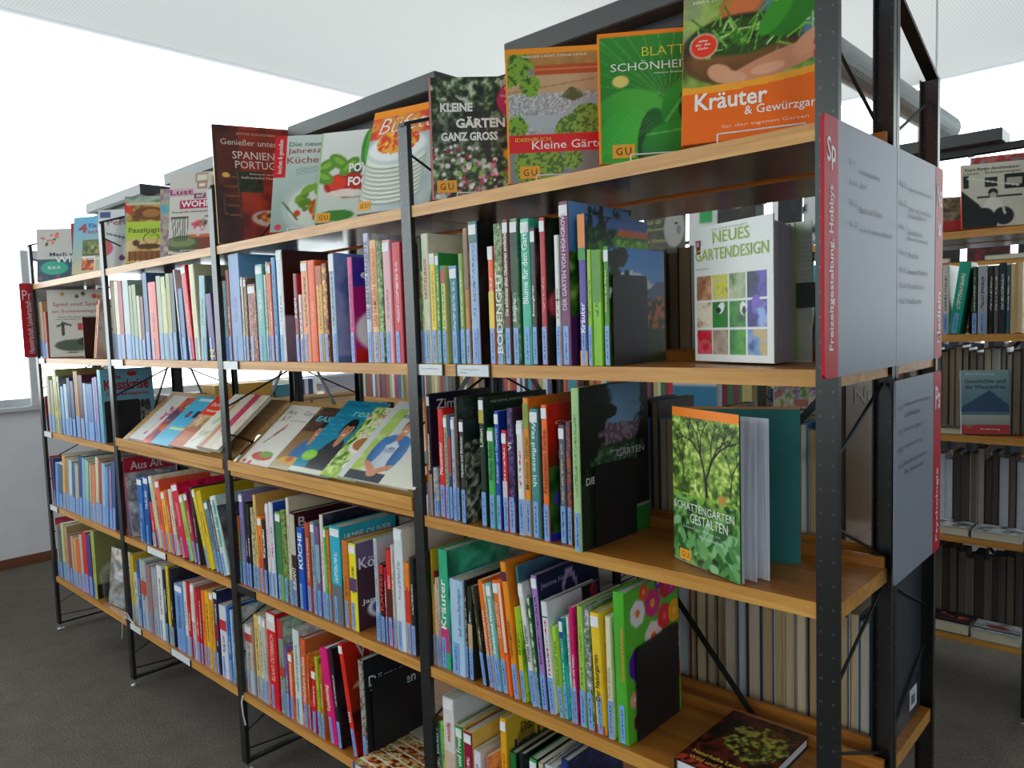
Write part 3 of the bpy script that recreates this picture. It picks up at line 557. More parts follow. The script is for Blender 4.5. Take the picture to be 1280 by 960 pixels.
def art_herbbed(a):
    a.leaves(['#10240e', '#24501c', '#3f7a2a', '#6aa040'], 16, octv=4, contrast=1.2); a.leaves(['#3c7a28', '#7cb848', '#a8d470'], 30, x0=.45, x1=1, y0=.52, y1=.86, contrast=1.3); a.mix((a.Y > .88) & (a.X > .5), '#dc6c34'); a.mix((a.Y > .92), '#5c7cb4'); n = a.noise(18, 3); a.mix((a.Y > .80)*(a.X < .5)*(n > .5), '#16281a')
def art_alps(a):
    a.grad(.4, 1, '#9cb8d8', '#4c8cd0'); a.mix(a.Y < .80-.30*np.abs(a.X-.35)+.05*a.noise(12, 2), '#d8dee6'); a.mix(a.Y < .70-.25*np.abs(a.X-.9)+.06*a.noise(14, 2), '#5c6c84'); n = a.noise(20, 3); a.mix(a.Y < .56+.1*(n-.5), '#2c3c1c'); a.mix((a.Y < .58)*(a.Y > .3)*(n > .52), '#b06a34'); a.mix((a.X < .35)*(a.noise(10, 3) > .46), '#16240f')
def art_highgrove(a): a.leaves(GREENS, 12, y1=.7); a.grad(.7, 1, '#5a8cc8', '#7fa8dc'); n = a.noise(20, 3); a.mix((n > .56) & (a.Y > .55) & (a.X > .3), '#1c2c1c'); a.rect(0, 0, .45, .3, '#5c2c68')
def art_darkflower(a): a.leaves(['#0c120c', '#16201a', '#22301c'], 10); a.dots(22, .1, .2, .9, .6, .09, ['#8c1c24', '#b02c34', '#d05060'])
def art_irises(a): a.leaves(['#1c3414', '#3c6a2c', '#5c9040'], 10, y1=.55); a.grad(.75, 1, '#c82c1c', '#d83420'); a.grad(.55, .75, '#6a2c1c', '#c82c1c'); a.dots(12, .1, .25, .6, .5, .08, ['#5c4cc8', '#4438a8']); a.rect(0, 0, .3, .06, '#2c34b0')
def art_stonewall(a): a.leaves(['#14181a', '#3c4238', '#8a927c', '#d8dccc'], 30, y1=.78, contrast=1.4); a.grad(.78, 1, '#1c2426', '#3c4848')
def art_night(a): a.c[:] = srgb('#101c3a'); a.ell(.18, .30, .22, .35, '#2c3c74', .7); a.ring(.5, .8, .1, .15, .15, '#b09ac0'); a.ell(.52, .6, .06, .12, '#c0a0c4'); a.ell(.8, .62, .12, .14, '#3ca890')
def art_white_dark(a): a.c[:] = srgb('#e0e2e6'); n = a.noise(5, 2); a.mix(a.X > .45+.3*(n-.5)+.15*a.Y, '#18181c'); a.dots(8, .55, .5, .95, .95, .07, ['#c8546c', '#8a3c4c', '#d8808c'])
def art_redman(a): a.grad(0, .4, '#b82418', '#241410'); a.grad(.4, 1, '#8a3018', '#d02c1c'); a.ell(.6, .42, .3, .2, '#181418'); a.ell(.3, .3, .1, .12, '#3c8a3c'); a.ell(.45, .25, .1, .12, '#c83c5c'); a.line(.1, .6, .9, .72, .02, '#e8b080')
def art_bloomdark(a): a.leaves(['#0c0c10', '#1c2024', '#2c3038'], 6); a.ell(.4, .5, .2, .14, '#5c6c8c'); a.ell(.45, .3, .25, .2, '#3c4048'); a.dots(6, .3, .05, .9, .2, .05, ['#a02c6c'])
def art_bluestreak(a): a.c[:] = srgb('#d8dce8'); a.dots(7, .2, .5, .7, .85, .05, ['#1c2c8c']); a.line(.2, .7, .7, .8, .02, '#1c2c8c'); a.line(.5, .3, .9, .6, .08, '#28304c')
def art_hedgehog(a): a.c[:] = srgb('#d8b43c'); a.ell(.3, .75, .15, .15, '#8a7430'); a.ell(.5, .3, .3, .2, '#6a5428')
def art_blackcab(a): a.leaves(['#0c0c10', '#181a1c', '#20302a'], 8)
def art_greyhouse(a): a.c[:] = srgb('#b8bac0'); a.ell(.5, .45, .5, .2, '#8a8c94'); a.ell(.6, .3, .4, .15, '#5a4c3c')
def art_olive(a): a.c[:] = srgb('#8a8c5c'); a.ell(.35, .3, .3, .2, '#bfc0a0'); a.rect(.0, .0, 1, .2, '#20241c'); a.dots(7, .4, .35, .8, .5, .05, ['#2c2c24', '#d8d0b0'])
def art_exotic(a): a.c[:] = srgb('#a8186c'); a.grad(.72, 1, '#2c2c8a', '#3c1c7a'); a.ell(.6, .30, .6, .24, '#f0ece8'); a.ell(.55, .32, .3, .12, '#c8501c'); a.dots(9, .3, .25, .8, .4, .08, ['#e08a3c', '#a8301c', '#e8c45c']); a.rect(0, 0, 1, .12, '#b81c1c')
def art_bluemist(a): a.leaves(['#8fb0d8', '#a8c4e4', '#7c9ccc', '#5c84c0'], 3, contrast=.8); a.rect(0, .0, 1, .05, '#6c94c8')
def art_maroon(a): a.c[:] = srgb('#3c1c18'); a.grad(0, .42, '#8a8494', '#a8a0b0'); a.rect(.3, .5, .8, .9, '#4c2824', .5)
def art_cake(a): a.grad(0, 1, '#e8e0d4', '#f0ece4'); a.ell(.5, .55, .5, .10, '#e07a2c'); a.ell(.45, .45, .3, .1, '#6c2c34'); a.ell(.4, .62, .1, .05, '#4c7a2c')
def art_purple(a): a.c[:] = srgb('#6c5a78'); a.rect(0, 0, 1, .72, '#3c2030'); a.ell(.6, .22, .42, .14, '#e8e8ec'); a.ell(.6, .22, .33, .11, '#2850a8')
def art_turq(a): a.c[:] = srgb('#2fa6b8'); a.rect(0, 0, 1, .45, '#5a5a5c'); a.rect(0, .38, 1, .48, '#1c3c44')
def art_aged(a): a.leaves(['#5c5048', '#8a7a6a', '#a89c90'], 8); a.rect(0, 0, 1, .3, '#8a1c24')

# ------------------------------------------------------------------ colour words for labels
def cname(c):
    r, g, b = srgb(c); mx, mn = max(r, g, b), min(r, g, b); v = mx; s = (mx-mn)/mx if mx else 0
    if s < .13: return 'white' if v > .82 else 'light grey' if v > .62 else 'grey' if v > .33 else 'black'
    if v < .24: return 'black'
    h = 0 if mx == mn else ((g-b)/(mx-mn) % 6 if mx == r else (b-r)/(mx-mn)+2 if mx == g else (r-g)/(mx-mn)+4)*60
    if s < .28 and v > .7: return 'cream' if 20 < h < 75 else 'pale blue' if 170 < h < 260 else 'pale green' if 75 <= h <= 170 else 'pale pink'
    if h < 14 or h > 345: n = 'pink' if v > .8 and s < .5 else 'red'
    elif h < 42: n = 'orange' if (v > .72 and s > .45) else 'brown'
    elif h < 70: n = 'yellow' if v > .6 else 'olive'
    elif h < 160: n = 'green'
    elif h < 198: n = 'teal' if v < .75 else 'turquoise'
    elif h < 255: n = 'blue'
    elif h < 290: n = 'purple'
    else: n = 'magenta' if s > .5 else 'mauve'
    if n not in ('brown', 'olive', 'teal', 'turquoise', 'magenta', 'mauve', 'yellow'):
        if v < .5: n = 'dark '+n
        elif v > .75 and s < .45 and n != 'pink': n = 'light '+n
    return n
ORD = ['first', 'second', 'third', 'fourth', 'fifth', 'sixth', 'seventh', 'eighth', 'ninth', 'tenth', '11th', '12th', '13th', '14th', '15th', '16th', '17th', '18th', '19th', '20th', '21st', '22nd', '23rd', '24th', '25th', '26th', '27th', '28th', '29th', '30th', '31st', '32nd', '33rd']

# ------------------------------------------------------------------ books
BK = {}
def cover_mesh(t, d, h, soft, m0, m1):
    k = (round(t, 5), round(d, 3), round(h, 3), soft, m0.name, m1.name)
    if k in BK: return BK[k]
    b = .0008 if soft else .0022; r = min(t*.18, .003)
    # outline of the cover seen from above: rounded spine at y=0, two boards
    pts = [(0, r), (r*.6, r*.15), (t/2, -0.0*t), (t-r*.6, r*.15), (t, r), (t, d), (t-b, d), (t-b, b+r), (b, b+r), (b, d), (0, d)]
    mb = MB(); n = len(pts); z0 = 0
    for z in (0, h):
        for p in pts: mb.v.append((p[0], p[1], z))
    for i in range(n):
        j = (i+1) % n; mb.f.append((i, j, n+j, n+i)); mb.m.append(1 if i in (4, 5, 9, 10) else 0)
    for o in (0, n):
        for q in ((0, 1, 8), (1, 2, 8), (2, 7, 8), (2, 3, 7), (3, 4, 7), (4, 5, 6, 7), (0, 8, 9, 10)):
            mb.f.append(tuple(o+i for i in q)); mb.m.append(1)
    me = mb.mesh('book_cover', [m0, m1]); BK[k] = me; return me
def block_mesh(t, d, h, soft, col):
    k = ('blk', round(t, 5), round(d, 3), round(h, 3), soft, col)
    if k in BK: return BK[k]
    b = .0009 if soft else .0024; i = .0006 if soft else .003
    me = MB().box(b, t-b, .0035, d-i, i, h-i).mesh('page_block', [pages_mat(col)]); BK[k] = me; return me
_lab = {}
def spine_label(book, t, hl, w=None, off=0.0, z0=.002):
    w = w or min(t*.78, .0135); k = (round(w, 4), round(hl, 3))
    if k not in _lab: _lab[k] = MB().box(-w/2, w/2, -.0009, -.0001, 0, hl).mesh('spine_label', [label_mat()])
    o = link('spine_label', _lab[k], book, T((t/2+off, 0, z0))); return o
def top_sticker(book, t, h):
    w = t*.86; k = ('st', round(w, 4))
    if k not in _lab: _lab[k] = MB().box(-w/2, w/2, -.0009, -.0001, -.011, .011).mesh('shelf_mark', [plain('white_sticker', '#e9eaec', .5)])
    link('shelf_mark', _lab[k], book, T((t/2, 0, h-.018)))
def vivid(c, k=1.18):
    r = srgb(c); g = sum(r)/3; return '#%02x%02x%02x' % tuple(int(round(255*min(1, max(0, g+(v-g)*k)))) for v in r)
def book(t, d, h, c='#888888', cov=None, M=None, kind='ta', c2=None, soft=None, page='#e6dfca', name='book', coverkind='photo'):
    soft = (t < .014) if soft is None else soft
    r, g, b = srgb(c)
    if c2 is None: c2 = '#26262a' if (r+g+b) > 1.5 else '#e8e4da'
    cov = vivid(cov or c); c = vivid(c)
    r, g, b = srgb(cov); cv2 = '#%02x%02x%02x' % tuple(int(255*min(1, x*1.25+.05)) for x in (r, g, b))
    m0 = spine_mat(c, c2, kind); m1 = spine_mat(cov, cv2, 'cover') if coverkind == 'photo' else plain('cover_board', cov, .42, coat=.1)
    o = link(name, cover_mesh(t, d, h, soft, m0, m1), None, M)
    link('page_block', block_mesh(t, d, h, soft, page), o)
    return o
def paint(o, fn, t, d, h, nx, ny, seed=3, side=1):
    a = Art(nx, ny, '#888888', seed, d/h); fn(a); me = a.mesh(d*.992, h*.996)
    return link('cover_print', me, o, T((t+.0006, d*.006, h*.002)))
def cover_plane(t, d, h):
    """P(u, v) -> origin, U, V on the front cover just above the print"""
    return lambda u, v: ((t+.0013, u*d, v*h), (0, 1, 0), (0, 0, 1))
def face_M(x, y, z, yaw, lean, t):
    return T((x, y, z)) @ Rz(math.radians(yaw-90)) @ Ry(-math.radians(lean)) @ T((-t, 0, 0))

# ------------------------------------------------------------------ the room
def carpet_mat():
    m, nt, b = new_mat('grey_carpet'); L = nt.links.new; tc = N(nt, 'ShaderNodeTexCoord')
    n1 = N(nt, 'ShaderNodeTexNoise', i_Scale=130.0, i_Detail=4.0, i_Roughness=.8); L(tc.outputs['Object'], n1.inputs['Vector'])
    n2 = N(nt, 'ShaderNodeTexNoise', i_Scale=9.0, i_Detail=4.0); L(tc.outputs['Object'], n2.inputs['Vector'])
    r1 = ramp(nt, [(.32, lin('#45403b')), (.68, lin('#82796f'))]); L(n1.outputs['Fac'], r1.inputs['Fac'])
    r2 = ramp(nt, [(.3, (.82, .82, .82)), (.7, (1, 1, 1))]); L(n2.outputs['Fac'], r2.inputs['Fac'])
    mx = N(nt, 'ShaderNodeMix', data_type='RGBA', blend_type='MULTIPLY'); mx.inputs['Factor'].default_value = 1
    L(r1.outputs['Color'], mx.inputs['A']); L(r2.outputs['Color'], mx.inputs['B']); L(mx.outputs['Result'], b.inputs['Base Color'])
    bp = N(nt, 'ShaderNodeBump'); bp.inputs['Strength'].default_value = .35; bp.inputs['Distance'].default_value = .004; L(n1.outputs['Fac'], bp.inputs['Height']); L(bp.outputs[0], b.inputs['Normal'])
    b.inputs['Roughness'].default_value = .95; b.inputs['Specular IOR Level'].default_value = .15; return m
def ceiling_mat():
    m, nt, b = new_mat('perforated_ceiling'); L = nt.links.new; tc = N(nt, 'ShaderNodeTexCoord')
    mp = N(nt, 'ShaderNodeMapping'); mp.inputs['Scale'].default_value = (42, 42, 42); L(tc.outputs['Object'], mp.inputs['Vector'])
    fr = N(nt, 'ShaderNodeVectorMath', operation='FRACTION'); L(mp.outputs[0], fr.inputs[0])
    sb = N(nt, 'ShaderNodeVectorMath', operation='SUBTRACT'); sb.inputs[1].default_value = (.5, .5, .0); L(fr.outputs[0], sb.inputs[0])
    ml = N(nt, 'ShaderNodeVectorMath', operation='MULTIPLY'); ml.inputs[1].default_value = (1, 1, 0); L(sb.outputs[0], ml.inputs[0])
    ln = N(nt, 'ShaderNodeVectorMath', operation='LENGTH'); L(ml.outputs[0], ln.inputs[0])
    lt = N(nt, 'ShaderNodeMath', operation='LESS_THAN'); lt.inputs[1].default_value = .2; L(ln.outputs['Value'], lt.inputs[0])
    mx = N(nt, 'ShaderNodeMix', data_type='RGBA'); mx.inputs['A'].default_value = (*lin('#eeeeec'), 1); mx.inputs['B'].default_value = (*lin('#d2d2d0'), 1)
    L(lt.outputs[0], mx.inputs['Factor']); L(mx.outputs['Result'], b.inputs['Base Color']); b.inputs['Roughness'].default_value = .9; return m
def glass_mat():
    m = D.materials.new('window_glass'); m.use_nodes = True; nt = m.node_tree; nt.nodes.clear()
    o = N(nt, 'ShaderNodeOutputMaterial'); t = N(nt, 'ShaderNodeBsdfTransparent'); g = N(nt, 'ShaderNodeBsdfGlossy'); g.inputs['Roughness'].default_value = .02
    t.inputs['Color'].default_value = (.97, .99, .98, 1); f = N(nt, 'ShaderNodeFresnel'); f.inputs['IOR'].default_value = 1.3; mx = N(nt, 'ShaderNodeMixShader')
    nt.links.new(f.outputs[0], mx.inputs[0]); nt.links.new(t.outputs[0], mx.inputs[1]); nt.links.new(g.outputs[0], mx.inputs[2]); nt.links.new(mx.outputs[0], o.inputs[0]); return m
X0, X1, Y0, Y1, ZC = ROOM['x0'], ROOM['x1'], ROOM['y0'], ROOM['y1'], ROOM['z1']
SILL, WTOP = 1.08, 3.719
WALL = plain('painted_wall', '#dcdfe4', .85, noise=.03, nscale=8)
tag(MB().box(X0-.2, X1+.2, Y0-.2, Y1+.2, -.1, 0).obj('floor', carpet_mat()), kind='structure')
tag(MB().box(X0-.2, X1+.2, Y0-.2, Y1+.2, ZC, ZC+.15).obj('ceiling', ceiling_mat()), kind='structure')
def holed(name, wins, axis, pos, a0, a1, th):
    """a wall with window openings between SILL and WTOP; the wall's inner face is at pos"""
    mb = MB()
    def seg(u0, u1, z0, z1):
        if u1-u0 < 1e-4: return
        if axis == 0: mb.box(min(pos, pos-th), max(pos, pos-th), u0, u1, z0, z1)
        else: mb.box(u0, u1, min(pos, pos+th), max(pos, pos+th), z0, z1)
    seg(a0, a1, 0, SILL); seg(a0, a1, WTOP, ZC); c = a0
    for u0, u1 in wins: seg(c, u0, SILL, WTOP); c = u1
    seg(c, a1, SILL, WTOP)
    tag(mb.obj(name, WALL), kind='structure')
holed('wall_left', WIN_L, 0, X0, Y0-.2, Y1+.2, .2); holed('wall_back', WIN_B, 1, Y1, X0, X1, .2); holed('wall_right', FILL_WIN_R, 0, X1, Y0-.2, Y1+.2, -.2); holed('wall_front', FILL_WIN_F, 1, Y0, X0, X1, -.2)
FRM = plain('window_frame_paint', '#c4c7ca', .5); GL = glass_mat(); wn = 0
for axis, wins, pos_ in ((0, WIN_L, X0-.10), (1, WIN_B, Y1+.10), (0, FILL_WIN_R, X1+.10), (1, FILL_WIN_F, Y0-.10)):  # the right and front windows are unseen, added for fill light
    for u0, u1 in wins:
        wn += 1; mb = MB(); g = MB(); p = pos_
        def bx(m, a, b, z0, z1, t=.03):
            if axis == 0: m.box(p-t, p+t, a, b, z0, z1)
            else: m.box(a, b, p-t, p+t, z0, z1)
        bx(mb, u0, u0+.045, SILL, WTOP); bx(mb, u1-.045, u1, SILL, WTOP); bx(mb, u0+.045, u1-.045, SILL, SILL+.05)
        mid = (u0+u1)/2 if u1-u0 < 3 else u1-.9
        bx(mb, mid-.03, mid+.03, SILL+.05, WTOP-.05)
        w = mb.obj('window_%d' % wn, FRM); tag(w, kind='structure')
        bx(g, u0+.045, mid-.03, SILL+.05, WTOP-.05, .004); bx(g, mid+.03, u1-.045, SILL+.05, WTOP-.05, .004); g.obj('glass_pane', GL, w)
# the low casement that stands by the sill at the left edge of the view
cs = MB(); cy0, cy1, cz0, cz1 = .335, .86, SILL+.003, 2.13; px = X0+.03
cs.box(px-.02, px+.02, cy0, cy0+.06, cz0, cz1).box(px-.02, px+.02, cy1-.06, cy1, cz0, cz1).box(px-.02, px+.02, cy0+.06, cy1-.06, cz1-.07, cz1).box(px-.02, px+.02, cy0+.06, cy1-.06, cz0, cz0+.05)
csm = cs.obj('casement', FRM); tag(csm, 'grey casement window sash standing before the bright glazing at the far left', 'window')
g = MB().box(px-.004, px+.004, cy0+.06, cy1-.06, cz0+.05, cz1-.07).obj('glass_pane', GL, csm)
MB().box(px+.02, px+.045, cy0+.015, cy0+.04, 1.6, 1.63).box(px+.035, px+.047, cy0+.02, cy0+.035, 1.5, 1.62).obj('handle', plain('handle_metal', '#8b8f94', .35, .8), csm)
tag(MB().box(X0, X0+.045, Y0, Y1, SILL-.025, SILL).obj('trim_1', plain('sill_paint', '#b9bdc2', .5)), 'pale window sill along the left wall', kind='structure')
tag(MB().box(X0+.0, X0+.016, Y0, Y1, 0, .065).obj('baseboard_left', wood('brown_baseboard', '#5c3321', '#7d4a30', .45, 'Y')), kind='structure')
tag(MB().box(X0+.016, X1, Y1-.016, Y1, 0, .065).obj('baseboard_back', wood('brown_baseboard', '#5c3321', '#7d4a30', .45)), kind='structure')
# ribbed ventilation duct under the ceiling
prof = []; mb = MB(); n = 20; ys = np.linspace(2.5, 5.2, 136)
for i, y in enumerate(ys):
    r = .085 + (.006 if i % 2 else -.002)
    for k in range(n):
        t = 6.2832*k/n; mb.v.append((-1.08+r*math.cos(t), y, 2.86+r*math.sin(t)))
for i in range(len(ys)-1):
    for k in range(n): mb.f.append((i*n+k, i*n+(k+1) % n, (i+1)*n+(k+1) % n, (i+1)*n+k)); mb.m.append(0)
mb.f.append(tuple(range(n))); mb.m.append(0); mb.f.append(tuple((len(ys)-1)*n+k for k in reversed(range(n)))); mb.m.append(0)
duct = mb.obj('ventilation_duct', plain('duct_foil', '#b6bab9', .35, .5), smooth=False)
tag(duct, 'ribbed grey ventilation duct hanging under the ceiling behind the end posts', 'duct')
for y in (2.9, 3.9, 4.9):
    MB().box(-1.085, -1.075, y-.01, y+.01, 2.95, ZC-.001).obj('hanger', plain('duct_foil', '#b6bab9', .35, .5), duct)

# ------------------------------------------------------------------ shelving
Z = [1.8098, 1.4307, 1.0562, .6720, .2886]; TB = .0273; PW = .0346
DF, DM0, DM1, DB = .252, .262, .300, .560      # front board depth, middle posts, back board
_post = {}
def post_mesh(h, flip, two=False):
    k = (h, flip, two)
    if k not in _post:
        mb = MB(); s = -1 if flip else 1
        def bx(x0, x1, y0, y1): mb.box(x0, x1, min(s*y0, s*y1), max(s*y0, s*y1), 0, h)
        bx(-PW, 0, 0, .003)
        if two:
            bx(-.0028, 0, .003, .016); bx(-PW, -PW+.0028, .003, .016)
        _post[k] = mb.mesh('post', [steel_mat()])
    return _post[k]
def foot(parent, x, y):
    m = MB().lathe((0, 0, 0), [(.018, 0), (.018, .003), (.006, .007), (.005, .010), (.005, .03)], 12)
    if 'foot' not in _post: _post['foot'] = m.mesh('leveling_foot', [plain('zinc', '#b4b8ba', .3, .9)])
    link('leveling_foot', _post['foot'], parent, T((x, y, 0)))
def rodp(parent, p, q, r=.0032, name='brace_rod'):
    return MB().rod(p, q, r, 6).obj(name, BLACK(), parent)
def board(parent, x0, x1, y0, y1, z, back):
    th = TB
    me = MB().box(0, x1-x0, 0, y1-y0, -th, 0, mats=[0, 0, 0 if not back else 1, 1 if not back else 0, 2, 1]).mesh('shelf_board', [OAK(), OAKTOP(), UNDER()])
    o = link('shelf_board', me, parent, T((x0, y0, z)))
    w = x1-x0; D_ = y1-y0
    if back: MB().box(.002, w-.002, 0.001, .011, 0.0, .020).obj('back_lip', [OAKTOP()], o)
    else: MB().box(.002, w-.002, D_-.011, D_-.001, 0.0, .020).obj('back_lip', [OAKTOP()], o)
    return o
def holder(bd, x, w, col='#e6e8e8', txt=None):
    """label holder clipped on the front edge of a board; x in the board's own frame"""
    h = MB().box(x, x+w, -.003, -.0002, -TB+.001, -.001).obj('label_holder', plain('label_card', col, .4), bd)
    for xx in (x-.004, x+w): MB().box(xx, xx+.004, -.0045, -.0002, -TB, 0).obj('holder_clip', BLACK(), bd)
    return h
def uprights(parent, x, y0=0.0, full=True, apex=True):
    """one end/intermediate frame at post position x (right edge)"""
    S = parent
    link('post', post_mesh(2.003-.03, False), S, T((x, y0, .03)))
    MB().box(-.003, -.0002, .003, .014, .03, 2.003).obj('post_flange', [steel_mat()], S, M=T((x, y0, 0)))
    link('post', post_mesh(2.12-.03, True, True), S, T((x, y0+DM0+.017, .03))); link('post', post_mesh(2.12-.03, False, True), S, T((x, y0+DM1-.017, .03)))
    link('post', post_mesh(1.985-.03, True, True), S, T((x, y0+DB+.003, .03)))
    # sloping cap bars, base bar, feet
    xb = x-.012
    def bar(ya, za, yb, zb, w=.022):
        MB().prism([(ya, za), (yb, zb), (yb, zb-.008), (ya, za-.008)], 0, x-w-.004, x-.004).obj('cap_bar', BLACK(), S)
    bar(y0-.003, 2.006, y0+DM0, 2.092); bar(y0+DB+.006, 1.99, y0+DM1+.002, 2.092)
    MB().box(x-.026, x-.006, y0+.004, y0+DB-.004, .030, .040).obj('base_bar', BLACK(), S)
    for yy in (y0+.012, y0+.28, y0+DB-.01): foot(S, x-PW/2, yy)
    # zig-zag lattice rods between the posts
    for half, (yo, ym) in enumerate(((y0+.014, y0+DM0+.004), (y0+DB-.010, y0+DM1))):
        for n_ in range(6):
            zk = 2.145-.378*n_
            if n_ > 0: rodp(S, (x-.018, ym, zk), (x-.018, yo, max(.05, zk-.115)))
            if n_ < 5: rodp(S, (x-.018, yo, zk-.205), (x-.018, ym, zk-.317))
        rodp(S, (x-.018, yo, .075), (x-.018, ym, .055))
def shelfrow(label, y0, xr, nb, levels_f, levels_b, trays=(), name='bookshelf', group=None):
    S = empty(name, T((0, 0, 0))); tag(S, label, 'bookshelf', group)
    B = {}
    for i in range(nb+1): uprights(S, xr-i, y0)
    for b in range(nb):
        x0, x1 = xr-b-1+.0015, xr-b-.004
        for li in levels_f:
            if (b, li) in trays: continue
            B[(b, li)] = board(S, x0, x1, y0+.0035, y0+DF, Z[li], False)
        for li in levels_b: board(S, x0, x1, y0+.305, y0+DB-.014, Z[li], True)
    MB().box(xr-nb-.02, xr-.01, y0+.255, y0+.261, 2.125, 2.15).box(xr-nb-.02, xr-.01, y0+.301, y0+.307, 2.125, 2.15).obj('top_rail', BLACK(), S)
    for b in range(nb):
        xa, xb = xr-b-.02, xr-b-.985
        for (za, zb) in BRACE:
            d = Vector((xb-xa, 0, zb-za)).normalized(); n_ = Vector((-d.z, 0, d.x))*.007; yy = y0+.281+(.004 if za < 1 else 0)
            MB().prism([(xa+n_.x, za+n_.z), (xb+n_.x, zb+n_.z), (xb-n_.x, zb-n_.z), (xa-n_.x, za-n_.z)], 1, yy, yy+.002).obj('cross_brace', BLACK(), S)
    return S, B
def tray(S, x0, x1, y0=0.0):
    w = x1-x0; t = empty('display_tray', T((x0, y0, 0))); t.parent = S
    a = math.atan2(.190, .235)
    # sloping board, thickness 10 mm
    n = Vector((0, -math.sin(a), math.cos(a))); u = Vector((0, math.cos(a), math.sin(a)))
    p = Vector((0, .014, 1.082)); L_ = .305
    pts = [p, p+u*L_, p+u*L_-n*.010, p-n*.010]
    MB().prism([(q.y, q.z) for q in pts], 0, 0, w).obj('sloping_board', [wood('oak_tray', '#b98a4c', '#d9ad6c', .35)], t)
    MB().prism([(.0035, 1.046), (.014, 1.046), (.030, 1.062), (.030, 1.078), (.020, 1.070), (.012, 1.062), (.0035, 1.060)], 0, 0, w).obj('ledge', [OAK()], t)
    MB().prism([(-.004, 1.064), (.0135, 1.064), (.0135, 1.074), (.002, 1.078), (.002, 1.098), (-.004, 1.098)], 0, 0, w).obj('front_strip', [OAK()], t)
    MB().prism([(.0145, 1.045), (.245, 1.045), (.245, 1.036), (.0145, 1.036)], 0, 0.004, w-.004).obj('tray_base', [UNDER()], t)
    return t, p, u, n
def _brace():
    out = []
    for (a, b) in (((855, 765), (925, 872)), ((999, 527), (1020, 504))):
        p, q = hit(*a, 1, .282), hit(*b, 1, .282); sl = (q[2]-p[2])/(q[0]-p[0]); out.append((p[2]+sl*(-.02-p[0]), p[2]+sl*(-.985-p[0])))
    return out
BRACE = _brace(); print('BRACE', BRACE)
ALL5 = [0, 1, 2, 3, 4]
S1, B1 = shelfrow('long double-sided black steel and oak bookshelf filling the foreground', 0.0, 0.0, 4, ALL5, ALL5, trays={(1, 2), (2, 2)})
S2, B2 = shelfrow('second black steel and oak bookshelf row, seen behind at the right edge', 2.0, -.033, 4, ALL5, ALL5)
S3, B3 = shelfrow('farthest bookshelf row, its top board glimpsed behind the second row', 4.0, -.033, 4, [0, 1, 2, 3], [0, 1, 2, 3])
TR = {}
for b in (1, 2): TR[b] = tray(S1, -b-1+.003, -b-.006-.03)
holder(B1[(0, 1)], .006, .085, '#dfe2e4'); holder(B1[(0, 1)], .142, .103, '#dfe2e4')
holder(B1[(1, 1)], .003, .10, '#e6e8ea'); holder(B1[(2, 1)], .003, .13, '#e6e8ea'); holder(B1[(3, 1)], .004, .10, '#e6e8ea'); holder(B1[(3, 2)], .004, .12, '#e6e8ea')
holder(B1[(3, 3)], .004, .12, '#e6e8ea'); holder(B1[(2, 3)], .25, .18, '#e6e8ea'); holder(B1[(1, 3)], .003, .12, '#1f2123'); holder(B1[(2, 4)], .42, .17, '#dadde0'); holder(B1[(2, 4)], .003, .12, '#dadde0')
# small print on the two nearest label cards
for hx, lines in ((.006, ('Nutzgarten',)), (.142, ('Gartengestaltung, Ziergarten', 'Blumen'))):
    L = Letters()
    for i, s in enumerate(lines): L.put(s, (hx+.012, -.0034, -.013-.007*i), (1, 0, 0), (0, 0, 1), .06 if i == 0 else .02, .0042, '#55585c', .0)
    L.obj('label_print', B1[(0, 1)])
# ------------------------------------------------------------------ lamp housings on the top rails
def lampbox(x0, x1, y0, label, group=None):
    o = MB().box(x0, x1, y0+.205, y0+.355, 2.152, 2.200).obj('lamp_housing', plain('lamp_enamel', '#3d3f3e', .4))
    bevel(o, .003); tag(o, label, 'lamp', group)
    MB().box(x0+.02, x1-.02, y0+.225, y0+.335, 2.200, 2.203).obj('lamp_cover', plain('lamp_diffuser', '#cfd2cf', .4), o)
    for xx in (x0+.12, x1-.12): MB().box(xx-.01, xx+.01, y0+.262, y0+.30, 2.12, 2.152).obj('bracket', BLACK(), o)
LB = ['long dark lamp housing above the nearest bay, behind the herb and leaf books', 'dark lamp housing above the second bay, behind the cookbooks', 'grey lamp housing above the third bay, left of the tall brown cookbook', 'small grey lamp housing above the farthest bay, leftmost of all']
for (a, b), l in zip(((-.868, -.14), (-1.86, -1.12), (-2.84, -2.12), (-3.78, -3.09)), LB): lampbox(a, b, 0, l)
lampbox(-.90, -.19, 2.0, 'dark lamp housing above the second bookshelf row at the right')
for i, a in enumerate((-1.87, -2.85, -3.8)): lampbox(a, a+.72, 2.0, 'dark lamp housing on the second bookshelf row, %s from its right end' % ORD[i+1])

# ------------------------------------------------------------------ rows of standing books
LV = {1: 'second shelf down', 2: 'middle shelf', 3: 'fourth shelf down', 4: 'bottom shelf'}
BAY = ['nearest bay', 'second bay', 'third bay', 'farthest bay']
NB = 0
def lookwords(t, h, c):
    a = 'tall ' if h > .272 else 'short ' if h < .205 else ''
    b = 'thick ' if t > .032 else 'thin ' if t < .0105 else ''
    return a+b+cname(c)
JOIN = MB(); JC = []
def jmat(c):
    if c not in JC: JC.append(c)
    return JC.index(c)
def joined(t, d, h, c, M, page='#e6dfca', lab=True, back=False):
    k = jmat(c); pg = jmat(page)
    JOIN.box(0, t, 0, .003, 0, h, k, M).box(0, .0015, .003, d, 0, h, k, M).box(t-.0015, t, .003, d, 0, h, k, M).box(.0016, t-.0016, .004, d-.002, .001, h-.002, pg, M)
    if lab: JOIN.box(t*.12, t*.88, -.0008, -.0001, .002, h*.32, jmat('#7ea6e0'), M)
